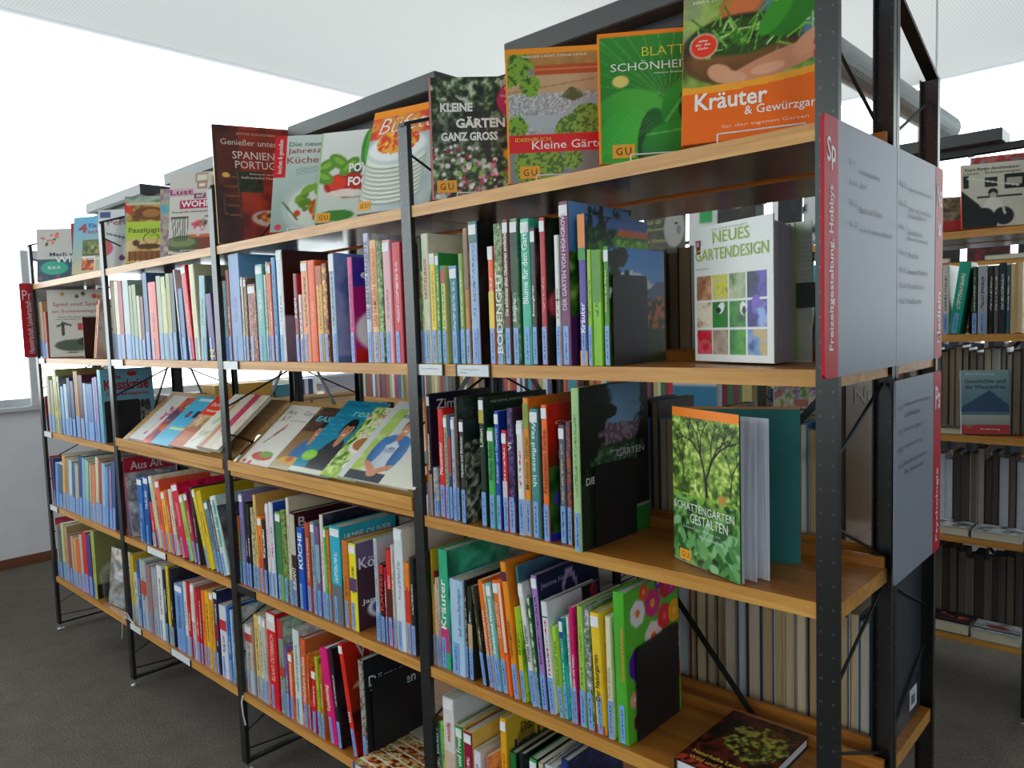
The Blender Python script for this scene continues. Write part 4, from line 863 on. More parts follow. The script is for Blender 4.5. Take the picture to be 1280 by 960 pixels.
def row(li, bay, cx, cy, ents, y=.014, s=4.0, z=None, keep=None):
    """ents: (left, right, top, colour, options) in crop pixels; left/right at the foot of the spine, top at its left top corner"""
    global NB
    z = Z[li] if z is None else z; prev = None; pl = 0.0; ph = .3; out = []; lim = -bay-1+.004
    for i, e in enumerate(ents):
        ul, ur, vt, c = e[:4]; o = e[4] if len(e) > 4 else {}
        yy = y+o.get('y', 0) + rng.uniform(0, .004)
        x0 = solve_x(cx+ul/s, yy, z); x1 = solve_x(cx+ur/s, yy, z)
        x0 = max(x0, lim); x1 = min(x1, -bay-.0225)
        if prev is not None: x0 = max(x0, prev+.0006)
        t = max(.0055, x1-x0-.0005); zt = solve_z(cy+vt/s, x0, yy); h = min(max(.12, zt-z), .346 if 'tl' not in o else .338)
        lean = 0.0
        if 'tl' in o:
            xt = solve_x(cx+o['tl']/s, yy, zt); lean = math.asin(max(-.2, min(.4, (x0-xt)/h)))
        else: lean = math.radians(o.get('lean', 0))
        if prev is not None and lean > pl:
            x0 = max(x0, prev + (math.tan(lean)-math.tan(pl))*min(h, ph)); t = max(.0055, x1-x0-.0005)
        if lean > 0 and x0 < lim+math.tan(lean)*h: x0 = lim+math.tan(lean)*h; t = max(.0055, x1-x0-.0005)
        pl, ph = lean, h
        t *= math.cos(lean); d = min(.239-yy, o.get('d', max(.12, h*.74*rng.uniform(.94, 1.03))))
        c2 = o.get('c2'); s_ = o.get('s')
        kind = o.get('k', rng.choice(['ta', 'tb', 'tc']) if not s_ else 'ta')
        if s_ and kind[0] == 't': c2k = c      # real lettering replaces the printed marks
        else: c2k = c2
        cov = o.get('cov', c)
        M = T((x0, yy, z+.0004)) @ Ry(-lean)
        if keep is not None and i not in keep:
            joined(t, d, h, c, M); prev = x0 + t*math.cos(lean)+.0002; continue
        b = book(t, d, h, c, cov, M, kind, c2k, page=o.get('pg', '#e6dfca'), coverkind=o.get('ck', 'photo' if rng.random() < .5 else 'plain'))
        if o.get('lab', 1): spine_label(b, t, min(.078, h*.33), w=min(t*.8, o.get('lw', .0135)), off=(-t*.15 if t > .03 else 0))
        if o.get('st', rng.random() < .25) and t > .009: top_sticker(b, t, h)
        for bd in o.get('bands', ()):   # coloured fields printed on the spine: (z0, z1, colour)
            MB().box(t*.03, t*.97, -.0006, -.00005, h*bd[0], h*bd[1]).obj('spine_print', [spine_mat(bd[2], bd[2], 'ta')], b)
        if s_:
            L = Letters(); dr = o.get('dir', 'u'); z0, z1 = o.get('sz', (.36, .9)); col = o.get('sc', '#222222'); f = o.get('sf', .62); ofs = o.get('so', .5)
            if dr == 'u': L.put(s_, (t*(ofs+f/2), -.0016, h*z0), (0, 0, 1), (-1, 0, 0), h*(z1-z0), t*f, col, o.get('sb', .02), keep=True)
            else: L.put(s_, (t*(ofs-f/2), -.0016, h*z1), (0, 0, -1), (1, 0, 0), h*(z1-z0), t*f, col, o.get('sb', .02), keep=True)
            L.obj('spine_title', b)
        P = cover_plane(t, d, h)
        if 'art' in o: paint(b, o['art'], t, d, h, 34, 46, seed=i+3)
        if 'ct' in o:
            L = Letters()
            for (txt, u, v, w, hh, col) in o['ct']:
                O, U, V = P(u, v); L.put(txt, O, U, V, w*d, hh*h, col, .01)
            L.obj('cover_title', b)
        lk = o.get('look', lookwords(t, h, c))
        tag(b, '%s book, %s from left, %s, %s' % (lk, ORD[i], LV[li], BAY[bay]), 'book', 'books on the %s of the %s' % (LV[li], BAY[bay]))
        NB += 1; prev = x0 + t*math.cos(lean) + .0002 if lean >= 0 else x0+t; out.append(b)
        out[-1]['x_end'] = prev
        del out[-1]['x_end']
    return prev
def bookend(li, ul, ur, vt, label, vr=None, x=None, y0=.025, z=None, s=1):
    z = Z[li] if z is None else z
    xx = solve_x(ul, y0, z) if x is None else x
    y1 = min(solve_y(ur, xx, z), .235); h = solve_z(vt, xx, y0)-z; hr = h if vr is None else solve_z(vr, xx, y1)-z
    mb = MB().prism([(y0, z+.0012), (y1, z+.0012), (y1, z+hr-.006), (y1-.006, z+hr), (y0+.006, z+h), (y0, z+h-.006)], 0, xx, xx+.0018)
    o = mb.obj('bookend', plain('bookend_enamel', '#191b20', .38)); tag(o, label, 'bookend', 'black metal bookends')
    MB().box(xx-.05, xx, y0+.01, y1-.01, z+.00005, z+.0003).obj('foot_plate', plain('bookend_enamel', '#191b20', .38), o)
    return xx

# second shelf down, nearest bay
xe = row(1, 0, 480, 240, [
 (147, 160, 235, '#4f7a68', dict(c2='#c8d8c0', s='KRAUTERGARTEN', sc='#bcd8c0', sz=(.34, .86))),
 (160, 178, 395, '#7f9a48', dict(k='photo', c2='#d8d070')),
 (184, 242, 212, '#dcdac0', dict(s='NÜTZLINGE', sc='#c0402c', sz=(.50, .84), sf=.42, cov='#e2dfca', ck='plain', st=0, look='thick cream red-lettered')),
 (245, 273, 310, '#e8d048', dict(c2='#b09020', bands=[(.90, 1, '#e6e6e0')])),
 (275, 292, 306, '#2c8a48', dict(c2='#e8e8c0')),
 (296, 320, 370, '#e2dc80', dict(bands=[(.82, .95, '#c03c34'), (.95, 1, '#2f8a4c')], c2='#35607c')),
 (342, 380, 372, '#2f7486', dict(c2='#bcd4d8', st=1, cov='#2f6cb0', bands=[(.9, 1, '#6aa8c8')])),
 (388, 412, 310, '#7c9a3c', dict(c2='#e0e0a0')),
 (416, 438, 184, '#c08448', dict(bands=[(.55, .98, '#8a6a48')], c2='#5c3018')),
 (444, 486, 152, '#a9bfdc', dict(c2='#54688c', bands=[(.85, 1, '#4c7a78')], art=art_blackcab, ct=[('Tr', .2, .48, .2, .05, '#c8ccd0'), ('W', .2, .36, .28, .08, '#d8dade')], cov='#101214')),
 (535, 562, 275, '#e8682c', dict(bands=[(.30, .62, '#ecd24c'), (.92, 1, '#e8e4e0')], st=1)),
 (566, 610, 162, '#5c7444', dict(k='photo', c2='#9aa878', s='BODENGHT', sc='#dfe4dc', sz=(.08, .66), sf=.7, look='wide garden-photo')),
 (611, 640, 140, '#6e3c34', dict(s='Die schönsten alten Obstsorten entdecken', sc='#ece6e0', sz=(.34, .92), st=1)),
 (648, 686, 137, '#3c6c4c', dict(s='Bodengärten', sc='#e4e8e0', sz=(.30, .46), bands=[(.5, .95, '#24482c')], st=1, k='photo', c2='#6a8c5c')),
 (700, 745, 138, '#4fb89c', dict(s='Blume für den Garten', sc='#dff0e8', sz=(.42, .96), st=1, look='tall teal white-lettered')),
 (748, 772, 182, '#3c2c2a', dict(s='Rosengärten', sc='#e8e4dc', sz=(.36, .58), bands=[(.93, 1, '#7a1c34')], st=1)),
 (794, 822, 130, '#b02434', dict(c2='#e08890', st=1, cov='#162018', art=art_darkflower)),
 (865, 888, 218, '#e8e8e6', dict(c2='#8a8a8c', bands=[(.50, .51, '#3a3a3a')])),
 (892, 940, 52, '#7c4468', dict(s='DER GARTEN VON HIGHGROVE', sc='#d8c4d4', sz=(.34, .93), sf=.45, st=1, cov='#4a6a34', art=art_highgrove, look='tall purple garden', ct=[('HI', .15, .3, .3, .07, '#e8e4e8')])),
 (984, 1022, 114, '#5a4a9c', dict(bands=[(.78, 1, '#e88a34'), (.70, .78, '#3c9c3c'), (.0, .1, '#f0b070')], s='Kräuter', sc='#f0ecf4', sz=(.22, .42), lw=.009, art=art_herbbed, cov='#2f5a2c', look='purple, green and orange herb')),
 (1026, 1046, 290, '#9cc43c', dict(c2='#4c7a1c')),
 (1048, 1096, 292, '#8cc434', dict(bands=[(.55, 1, '#5f9c34')], c2='#3f7a1c', lab=0)),
 (1108, 1134, 274, '#4c8a34', dict(s='Garten der Alpen', sc='#c8d87c', sz=(.45, .92), cov='#3c5a30', art=art_alps, d=.2)),
])
bookend(1, 764, 810, 343, 'black bookend on the second shelf down, left of the white garden-design book', x=xe+.002)

# second shelf down, second bay
row(1, 1, 240, 280, [
 (150, 163, 285, '#e0dcd8', {}), (164, 188, 300, '#8cc8cc', {}), (190, 206, 233, '#9c4c48', {}),
 (206, 260, 150, '#8fa8d0', dict(cov='#2c2440', c2='#6c84b4', art=art_landscape, look='wide pale blue')),
 (264, 274, 268, '#dcc8b4', {}), (275, 290, 270, '#8a7468', dict(k='photo', c2='#b0a090')), (296, 336, 304, '#7a3c30', dict(k='photo', c2='#c0603c', st=1)),
 (340, 376, 206, '#6ab0ac', dict(st=1, c2='#e4e8e0')), (380, 390, 256, '#d8c8c0', {}), (391, 402, 190, '#e8b890', dict(c2='#c04030')), (403, 416, 200, '#d86850', dict(c2='#f0e0d0')),
 (418, 440, 170, '#4c90c4', {}), (446, 476, 134, '#dcdde0', dict(c2='#7c8088', cov='#3c1c18', art=art_maroon, st=1, look='tall white and maroon')),
 (526, 544, 250, '#8a2430', dict(s='INDIEN', sc='#f0ece4', sz=(.5, .72))), (548, 562, 354, '#e8e4e4', {}), (566, 600, 188, '#f0a070', dict(cov='#e05c28', st=1)), (602, 634, 184, '#e8642c', dict(lab=0, c2='#f0a070')),
 (638, 668, 212, '#dca838', dict(bands=[(.8, 1, '#c8581c')], c2='#7c4c14', k='ta')), (670, 690, 200, '#8a4c2c', dict(k='photo', c2='#e0a048')),
 (706, 732, 150, '#a8bcd4', dict(bands=[(.84, .99, '#e8ecf0')], cov='#8fb0d8', art=art_bluemist, ct=[('&', .35, .55, .14, .06, '#3c4c6c')], look='wide misty blue')),
 (798, 822, 168, '#c81c7c', dict(c2='#2c1c3c', k='ta', art=art_exotic, cov='#a8186c', ct=[('exo', .12, .80, .45, .06, '#f0ecf4')], look='magenta exotic-fruit')),
 (882, 908, 50, '#c8c8dc', dict(s='DIE BESTEN REZEPTE', sc='#6a6a84', sz=(.34, .94), look='tall pale lilac')), (912, 944, 84, '#f0c08c', dict(s='DAS FAMILIEN KOCHBUCH', sc='#d8702c', sz=(.3, .93))),
 (945, 970, 86, '#3c5c34', dict(k='photo', c2='#8ab04c')), (972, 1012, 84, '#e8b4bc', dict(c2='#a05c70', st=1)), (1022, 1062, 96, '#c8243c', dict(c2='#e8c8cc')),
])
# second shelf down, third bay
row(1, 2, 0, 330, [
 (552, 566, 82, '#c8c0b0', {}), (568, 590, 84, '#d0c8b4', {}), (594, 612, 88, '#e8dcc8', dict(bands=[(.93, 1, '#d02c2c')])), (613, 632, 86, '#a82c3c', dict(lab=0)), (636, 664, 84, '#b8c8c4', dict(c2='#4c6c5c', bands=[(.7, 1, '#dcdcdc')])),
 (665, 680, 110, '#9c9c7c', dict(k='photo', c2='#5c7c4c', bands=[(.92, 1, '#d02c2c')])), (682, 700, 105, '#8ca47c', {}), (702, 716, 160, '#d8c4a0', {}), (718, 734, 165, '#6c3c5c', dict(k='photo', c2='#c8b0b8')), (738, 758, 46, '#4c6c9c', {}),
 (762, 800, 94, '#d4685c', dict(c2='#8a2c2c', look='wide salmon-red')), (806, 826, 62, '#a8b8a0', {}), (828, 848, 66, '#c8cc9c', {}), (832, 852, 120, '#ecb83c', {}), (854, 872, 50, '#a0ac70', {}), (874, 892, 48, '#3c4454', {}),
 (898, 916, 28, '#dcdcd8', dict(tl=852)), (918, 938, 124, '#4c74a8', dict(tl=888)), (950, 975, -8, '#c81c2c', dict(tl=898, c2='#e88c8c')), (980, 1004, 4, '#e0dcb8', dict(tl=940, c2='#c8b030')), (1008, 1036, 60, '#8cb4c0', dict(tl=992, cov='#5c6c70')), (1044, 1082, 152, '#4c2470', dict(tl=1014, c2='#e8c830', s='N', sc='#e8d430', sz=(.05, .16), sf=.8, st=0)),
], keep=(10, 18, 19, 20, 21))
# second shelf down, farthest bay: thin books left of the face-out cover
row(1, 3, 0, 330, [(188, 200, 168, '#b4a488', {}), (202, 214, 176, '#8a98a8', {}), (216, 230, 190, '#c8a070', {}), (232, 244, 240, '#a84c34', {})], keep=())

# middle shelf, nearest bay
xe = row(2, 0, 500, 460, [
 (121, 133, 146, '#e07c24', dict(s='GARTEN', sc='#7c3c14', sz=(.34, .55), bands=[(.86, 1, '#e8802c')])),
 (134, 169, 130, '#17182c', dict(s='Zimmerpflanzen', sc='#f0ecec', sz=(.37, .93), sf=.8, sb=.03, bands=[(.0, .34, '#b09a88')], st=1, lab=0, cov='#14162a', ck='plain', ct=[('Zimmer', .1, .87, .6, .08, '#e4e2e8')], look='navy white-lettered houseplant')),
 (172, 198, 520, '#7a9cc8', dict(k='photo', c2='#c8a878', cov='#888888')),
 (206, 232, 206, '#d8302c', dict(s='Pflanzendoktor', sc='#f0dcd8', sz=(.4, .7))), (234, 252, 236, '#a8a890', dict(k='ta', c2='#3c4c34', st=1)), (255, 268, 240, '#28406c', dict(bands=[(.45, .8, '#c82430')])), (270, 288, 245, '#b8bcc0', dict(c2='#2c5c8c')),
 (292, 304, 148, '#34403a', dict(k='photo', c2='#6a2c30', st=1)),
 (312, 334, 256, '#3a3430', dict(s='Hecken und Sträucher', sc='#d4d0c8', sz=(.45, .84), y=-.010, art=art_stonewall, cov='#1a2020', st=1)),
 (412, 438, 146, '#14281c', dict(s='Lilien', sc='#c8ccb0', sz=(.62, .76), bands=[(.80, .92, '#b8a83c')], st=1, cov='#12301f', ct=[('THE ROYAL HORTICULTURAL', .1, .95, .7, .02, '#b8c8b0')])),
 (450, 482, 300, '#4cac5c', dict(s='Werden Balkon', sc='#1c3c20', sz=(.48, .86), st=1)),
 (488, 510, 216, '#2450a8', dict(s='Kräuter und Gewürze', sc='#a8bce8', sz=(.4, .86), st=1, cov='#1c3c98', ck='plain')),
 (522, 546, 312, '#c83040', dict(bands=[(.25, .5, '#d8d0d4')], st=1)), (550, 580, 200, '#27203a', dict(bands=[(.0, .25, '#c8a0ac')], s='Vl', sc='#d8d4e0', sz=(.66, .84), k='photo', c2='#5c3c7c')),
 (596, 628, 265, '#e8e6e2', dict(c2='#c03c4c')), (632, 660, 150, '#e8922c', dict(s='Moderne Gärten', sc='#5c6c1c', sz=(.34, .72), bands=[(.78, .96, '#8a9c3c')], cov='#e07c20', ck='plain')),
 (664, 706, 204, '#4c8c88', dict(s='Was pflanze ich', sc='#d4e8e4', sz=(.28, .92), dir='d', st=1, look='teal white-lettered')),
 (722, 752, 184, '#e87434', dict(s='Faszination Farbe', sc='#8a3014', sz=(.36, .82), st=1, cov='#c83018', art=art_irises, y=-.008, ct=[('Christop', .12, .84, .6, .035, '#f0c8b0'), ('Fa', .16, .60, .3, .06, '#f0ecf4')], look='orange colour-flower')),
 (806, 836, 285, '#5c6674', dict(c2='#d8b878', st=1)), (842, 866, 268, '#b8642c', dict(k='photo', c2='#4c2c5c')),
 (872, 912, 100, '#a8c890', dict(c2='#6c8c5c', k='ta', cov='#101c14', y=-.026, lw=.011, d=.250, look='very tall pale green spined')),
])
b0 = [o for o in D.objects if o.get('label', '').startswith('very tall pale green')][0]
def dims(o):
    v = np.array([x.co for x in o.data.vertices]); return v.max(0)
t_, d_, h_ = dims(b0); paint(b0, art_park, t_, d_, h_, 90, 120)
L = Letters(); P = cover_plane(t_, d_, h_)
for txt, u, v, w, hh, c in (('DIE', .07, .40, .13, .045, '#e0e0e0'), ('GARTEN', .50, .53, .42, .045, '#c8ccd0'), ('Jane Wu', .40, .565, .25, .022, '#c8ccd0'), ('G', .60, .44, .06, .03, '#c8ccd0')):
    O, U, V = P(u, v); L.put(txt, O, U, V, w*d_, hh*h_, c)
L.obj('cover_title', b0)
xa = b0.location.x + t_
bookend(2, 738, 796, 582, 'black bookend against the dark parkland book on the middle shelf', vr=570, x=xa+.0022, y0=.035)
# middle shelf, farthest bay
xe = row(2, 3, 0, 330, [
 (218, 240, 660, '#7c2434', dict(c2='#d8d8d8')), (250, 262, 560, '#c8b89c', {}), (264, 280, 580, '#a8a08c', {}), (282, 300, 528, '#c4c060', dict(cov='#a8a86c', look='lime-yellow spined')), (302, 312, 560, '#a4a4a4', dict(cov='#8c8c8c', ct=[('K', .2, .75, .5, .14, '#24408c')])),
 (318, 330, 612, '#8cb0d4', {}), (334, 350, 600, '#a8c4e0', {}), (352, 366, 570, '#24345c', {}), (368, 384, 585, '#2c5088', {}), (388, 408, 536, '#b07c44', dict(cov='#2c2030')), (410, 430, 556, '#541c2c', {}), (432, 446, 596, '#94b4d8', {}), (448, 478, 600, '#5c84b8', dict(k='photo', c2='#a8c0d8')), (482, 490, 570, '#b0a4d0', {}), (492, 504, 565, '#9888c4', {}),
 (508, 524, 530, '#78b8c8', dict(cov='#7fbcd2', ck='plain', d=.232, look='light blue spined crisis-comic')),
], keep=(3, 4, 15))
kb = [o for o in D.objects if o.get('label', '').startswith('light blue spined')][0]; t_, d_, h_ = dims(kb); paint(kb, art_kuss, t_, d_, h_, 70, 90)
L = Letters(); P = cover_plane(t_, d_, h_)
for txt, u, v, w, hh, c in (('Die', .22, .86, .16, .07, '#b83040'), ('Kusskrise', .06, .71, .86, .15, '#a81c2c'), ('Theater mit Geschichten', .08, .63, .84, .05, '#b83040')):
    O, U, V = P(u, v); L.put(txt, O, U, V, w*d_, hh*h_, c, .03)
L.obj('cover_title', kb)
bookend(2, 130, 178, 502, 'black bookend against the light blue book, middle shelf of the farthest bay', x=kb.location.x+t_+.0022)

# fourth shelf down, nearest bay
xe = row(3, 0, 500, 650, [
 (144, 156, 146, '#c8a034', dict(bands=[(.6, .8, '#6c9a3c')])), (158, 172, 255, '#7a1c2c', dict(bands=[(.0, .86, '#e0c4b0')])), (174, 188, 290, '#ecc8b4', dict(c2='#b05040')), (189, 200, 300, '#d8b8a8', {}),
 (202, 256, 144, '#3fae84', dict(s='Kräuter', sc='#eef4ee', sz=(.34, .80), sf=.6, so=.45, cov='#3aa888', art=lambda a: (a.leaves(['#1f5c48', '#2f8c6c', '#4cbc9c', '#7cd0c0'], 5)), bands=[(.14, .36, '#cc3c7c')], look='thick green herb')),
 (264, 330, 292, '#b8d2ea', dict(s='auf dem Apfelgut', sc='#5c7ca0', sz=(.42, .92), sf=.25, so=.72, k='ta', c2='#b8d2ea', lw=.02, ck='plain', cov='#c8d4dc', look='thick pale blue', st=0)),
 (336, 346, 300, '#22262a', {}), (350, 372, 330, '#2c2c24', dict(bands=[(.3, .6, '#c8a884')])),
 (384, 410, 335, '#3c4430', dict(k='photo', c2='#8a7c3c', st=1, tl=322)), (414, 436, 340, '#2c2c24', dict(tl=360)),
 (450, 472, 310, '#e07820', dict(s='GEMÜSEGARTEN', sc='#f4dcc0', sz=(.3, .8), tl=386, cov='#e07820')), (474, 484, 330, '#e8c8b0', dict(tl=410)), (486, 512, 324, '#8cc8bc', dict(s='Rasen und Wiesen', sc='#e8f4f0', sz=(.35, .85), tl=424, st=1)),
 (518, 546, 310, '#e8782c', dict(tl=458, s='DER GARTEN', sc='#f4c498', sz=(.5, .8))), (547, 562, 314, '#e8742c', dict(bands=[(.38, .98, '#ecdcc8')], tl=484, lab=0)), (572, 602, 220, '#e8962c', dict(tl=496, s='Naturgärten', sc='#7c4c14', sz=(.3, .64), bands=[(.86, .93, '#5c2440')], cov='#e8862c', ck='plain')),
 (612, 634, 445, '#9cbc2c', dict(tl=568, bands=[(.3, .5, '#e0c83c')])),
 (640, 664, 238, '#2c7c80', dict(tl=562, y=.006, cov='#4c6c80')), (656, 690, 330, '#e8e6e0', dict(tl=580, s='Wilde Gärten', sc='#3c4c3c', sz=(.36, .66), st=1)), (694, 706, 400, '#2c6c48', dict(tl=632, k='photo', c2='#c0c8a8')),
 (712, 742, 284, '#a884c0', dict(tl=650, st=1, art=art_night, cov='#101c3a', ct=[('Jeanne Noble', .05, .88, .5, .05, '#8c94c0')], look='lavender spined')),
 (750, 782, 415, '#e6e6ea', dict(tl=700, art=art_white_dark, cov='#d8dade', c2='#c03c4c', bands=[(.86, .87, '#3c3c40')])),
 (800, 822, 540, '#a8d048', dict(tl=756, s='Zäune und Tore', sc='#4c7c1c', sz=(.35, .9))), (826, 846, 496, '#249c8c', dict(tl=790, bands=[(.8, 1, '#2c4ca0')], st=1)),
 (862, 872, 490, '#e8e4e8', dict(tl=828)), (874, 894, 440, '#c81c6c', dict(tl=842, s='Fallen mit Rosen', sc='#f4d8e4', sz=(.3, .6))), (904, 936, 432, '#a0c45c', dict(tl=880, c2='#5c7c2c')), (940, 972, 440, '#6c8468', dict(tl=908, k='photo', c2='#c0b8d0')),
 (984, 1030, 466, '#ecc83c', dict(tl=946, s='Der Naturgarten', sc='#4c3c10', sz=(.28, .66), st=1, lw=.011, bands=[(.0, .08, '#c03c34')], cov='#e0c040', look='yellow nature-garden')),
 (1044, 1072, 484, '#e8e2c0', dict(tl=1022, s='Party Küche', sc='#a8a888', sz=(.34, .7))),
 (1088, 1148, 360, '#54a838', dict(tl=1058, s='Sommerblumen', sc='#e88a3c', sz=(.42, .78), sf=.3, so=.72, lw=.012, cov='#4fa038', d=.2, st=0, look='green blossom')),
])
gb = [o for o in D.objects if o.get('label', '').startswith('green blossom')][0]; t_, d_, h_ = dims(gb); paint(gb, art_bloom, t_, d_, h_, 90, 110)
xg = (gb.matrix_basis @ Vector((t_, 0, 0))).x
bookend(3, 793, 849, 812, 'black slanting-topped bookend against the blossom-covered book, fourth shelf down', vr=776, x=xg+.003, y0=.04)

# fourth shelf down, second bay
row(3, 1, 270, 600, [
 (106, 124, 180, '#d8742c', dict(c2='#7c3c14')), (125, 133, 250, '#2c8c4c', {}), (137, 156, 64, '#8c80b4', dict(st=1)), (158, 170, 108, '#16181c', dict(c2='#e0e0e0')), (171, 184, 120, '#202226', {}),
 (192, 206, 138, '#d8d0ac', dict(k='photo', c2='#7c7448')), (208, 222, 74, '#dcb878', dict(cov='#c89c50', ck='plain', look='tan spined tall')), (226, 246, 180, '#e88428', dict(bands=[(.2, .45, '#e0502c')], st=1)), (247, 264, 200, '#222222', dict(s='Kartoffel', sc='#f0f0f0', sz=(.5, .9))),
 (268, 284, 118, '#e8dce0', dict(c2='#c06c80')), (286, 306, 110, '#e0e0e4', dict(cov='#2448a8', ck='plain', c2='#b03c50')), (316, 344, 158, '#7cac58', dict(bands=[(.3, .93, '#3c7c44')], st=1)), (346, 370, 150, '#8cac5c', dict(k='photo', c2='#4c3c20')),
 (374, 388, 88, '#e4dcc8', dict(cov='#d8cab0', ck='plain')), (390, 416, 160, '#3c2420', dict(s='ELEGANT', sc='#e8e4d8', sz=(.18, .42), cov='#3c1420', ct=[('B', .06, .85, .12, .1, '#e8dcd8')], bands=[(.55, .98, '#c8c0a8')], ck='plain')),
 (422, 452, 235, '#1c58b4', dict(s='KÜCHE', sc='#e8ecf4', sz=(.50, .94), sf=.8, sb=.03, st=0, look='blue white-lettered kitchen')),
 (462, 486, 214, '#b04c2c', dict(c2='#e8d0b0')), (492, 512, 210, '#8ca4b0', {}), (514, 534, 230, '#7c5c84', dict(bands=[(.4, .8, '#8cacc0')])), (540, 556, 172, '#e8dcd8', dict(cov='#1c1c2c', c2='#b84c5c')), (558, 570, 235, '#54a83c', dict(st=1)), (572, 582, 250, '#e8842c', {}),
 (588, 640, 226, '#38acc0', dict(c2='#d8f0f4', cov='#2fa6b8', art=art_turq, ct=[('JAMIE OLIVER', .06, .84, .86, .085, '#dff4f8')], bands=[(.0, .4, '#6c7478')], st=1, look='thick turquoise')),
 (646, 676, 300, '#c4762c', dict(c2='#7c4414')), (680, 716, 312, '#ecdc3c', dict(bands=[(.45, .6, '#5c3c6c')], st=1, cov='#6c5a78', art=art_purple, ct=[('Kö', .05, .70, .3, .13, '#e8e4ec'), ('Jam', .08, .28, .3, .07, '#f0f0f4')], look='yellow spined')),
 (806, 826, 290, '#b8bcc4', dict(c2='#4c6c8c', cov='#c0c2c8', art=art_greyhouse)), (830, 852, 420, '#1c1414', dict(s='KAFFEE', sc='#e02c24', sz=(.42, .86), sf=.8, bands=[(.88, 1, '#c82c24')])), (854, 864, 440, '#b01c4c', {}), (866, 892, 348, '#c8382c', dict(bands=[(.2, .6, '#4c2414')])), (894, 900, 325, '#d8d4d0', {}),
 (910, 954, 240, '#dfe2e6', dict(c2='#8c9ca8', cov='#eae6e0', art=art_cake, look='thick white')), (958, 982, 414, '#e8842c', dict(bands=[(.35, .7, '#d8382c')])), (984, 1004, 388, '#202428', {}),
])
# fourth shelf down, third bay
row(3, 2, 0, 520, [
 (600, 610, 214, '#b8303c', dict(cov='#b02434', ck='plain', lab=0, art=lambda a: (a.c.__setitem__(slice(None), srgb('#b82838')), a.rect(0, 0, 1, .80, '#9c9cb8')), ct=[('Aus Alt', .12, .84, .62, .11, '#efe4e4')], look='tall red-topped')),
 (614, 636, 284, '#c8304c', dict(tl=594, cov='#a09c94', bands=[(.0, .4, '#b8a0c0'), (.93, 1, '#e8402c')], look='red and grey trick-film', ct=[('h', .5, .1, .2, .12, '#e0a0a0')])),
 (704, 730, 308, '#1c64a8', dict(tl=680, c2='#a8d0e8')), (734, 758, 300, '#1c4c90', dict(tl=712, s='TRÄUME', sc='#c8e0f0', sz=(.52, .80), st=1)), (764, 784, 430, '#d8302c', dict(tl=740, bands=[(.0, .3, '#d8c8b0')])), (786, 812, 300, '#dcd4a8', dict(tl=730, c2='#6c94a8')),
 (816, 838, 324, '#e86444', dict(tl=770, st=1)), (840, 858, 380, '#ecb830', dict(tl=800, st=1)), (862, 876, 372, '#d8584c', dict(tl=818)), (880, 896, 370, '#e8dcc4', dict(tl=836)),
 (912, 946, 342, '#cc1c44', dict(tl=850, c2='#f0a0b0', st=1, look='wide crimson')), (950, 970, 396, '#a8c860', dict(tl=890, st=1)), (974, 992, 386, '#b42c50', dict(tl=912, st=1)), (994, 1004, 360, '#3c2c34', dict(tl=944)),
 (1034, 1052, 364, '#e4d048', dict(tl=950)), (1056, 1080, 378, '#d8b818', dict(tl=976, lab=0)), (1084, 1104, 428, '#64849c', dict(tl=1014, st=1)), (1106, 1118, 430, '#6c5c60', dict(tl=1038)), (1120, 1150, 404, '#d0e4dc', dict(tl=1046, s='Schmuck selber machen', sc='#2c8c84', sz=(.36, .95))), (1152, 1162, 440, '#3c4448', dict(tl=1066)),
])
# fourth shelf down, farthest bay
pal = ['#c04848', '#2c5088', '#7c94c8', '#3a6a9c', '#e0a848', '#a89078', '#c8d4d0', '#48689c', '#b8b0a0', '#2c4878', '#8cb0d8', '#9cc8b0', '#c8b894', '#e08060', '#d0d0a8', '#b04434', '#94bcd4', '#6c98cc', '#8c7cb0', '#38588c', '#d8e0e0', '#405078']
es = []; u = 250
for k in range(20):
    w = [14, 16, 13, 18, 15][k % 5]; es.append((u, u+w, 200+[0, 26, -14, 10, 30][k*3 % 5]+max(0, (k-12))*4, pal[k], {'tl': u-8})); u += w+1.4
row(3, 3, 0, 520, es, keep=())

# bottom shelf, nearest bay (only its top part is in view)
row(4, 0, 480, 780, [
 (306, 340, 655, '#1f7c58', dict(st=1)), (344, 364, 700, '#5c94c8', {}), (368, 400, 652, '#9cc048', dict(s='Hundeschule', sc='#3c5c1c', sz=(.5, .95), st=1)),
 (418, 492, 478, '#e8e4e0', dict(s='monfe', sc='#c83c5c', sz=(.64, .80), sf=.35, art=art_bluestreak, cov='#d8dce8', bands=[(.2, .55, '#e0c0a8')], st=1, look='thick white dog')),
 (500, 545, 670, '#2c8c4c', dict(s='Mund und Freunde', sc='#e8f0e0', sz=(.4, .98), cov='#d8c080', ck='plain')), (552, 606, 706, '#8c1c3c', dict(c2='#f0e0e0', cov='#dcbc68', ck='plain', st=1, look='maroon and cream spined')),
 (616, 664, 838, '#dfe0e4', dict(cov='#d0d0d8', art=art_bluestreak)), (700, 716, 880, '#c87c5c', {}),
 (800, 842, 624, '#e0a828', dict(c2='#c03c2c', cov='#d8b43c', art=art_hedgehog, ct=[('Das', .22, .84, .22, .08, '#4c4420'), ('Igel', .12, .68, .4, .14, '#2c3468')], look='yellow hedgehog')),
 (860, 900, 850, '#2c6c3c', dict(cov='#1c2c1c')), (920, 956, 860, '#14181a', dict(cov='#181c1e', c2='#e0e0e0')), (990, 1040, 890, '#4c9c5c', dict(cov='#1c3c24', art=art_blackcab, st=1)), (1050, 1080, 920, '#c8c0a0', dict(cov='#b0a890')), (1092, 1150, 940, '#c8d0dc', dict(cov='#c0c8d4', look='thick silver-blue')),
 (1200, 1250, 900, '#243c6c', dict(cov='#1c2c50')),
], s=5.333)
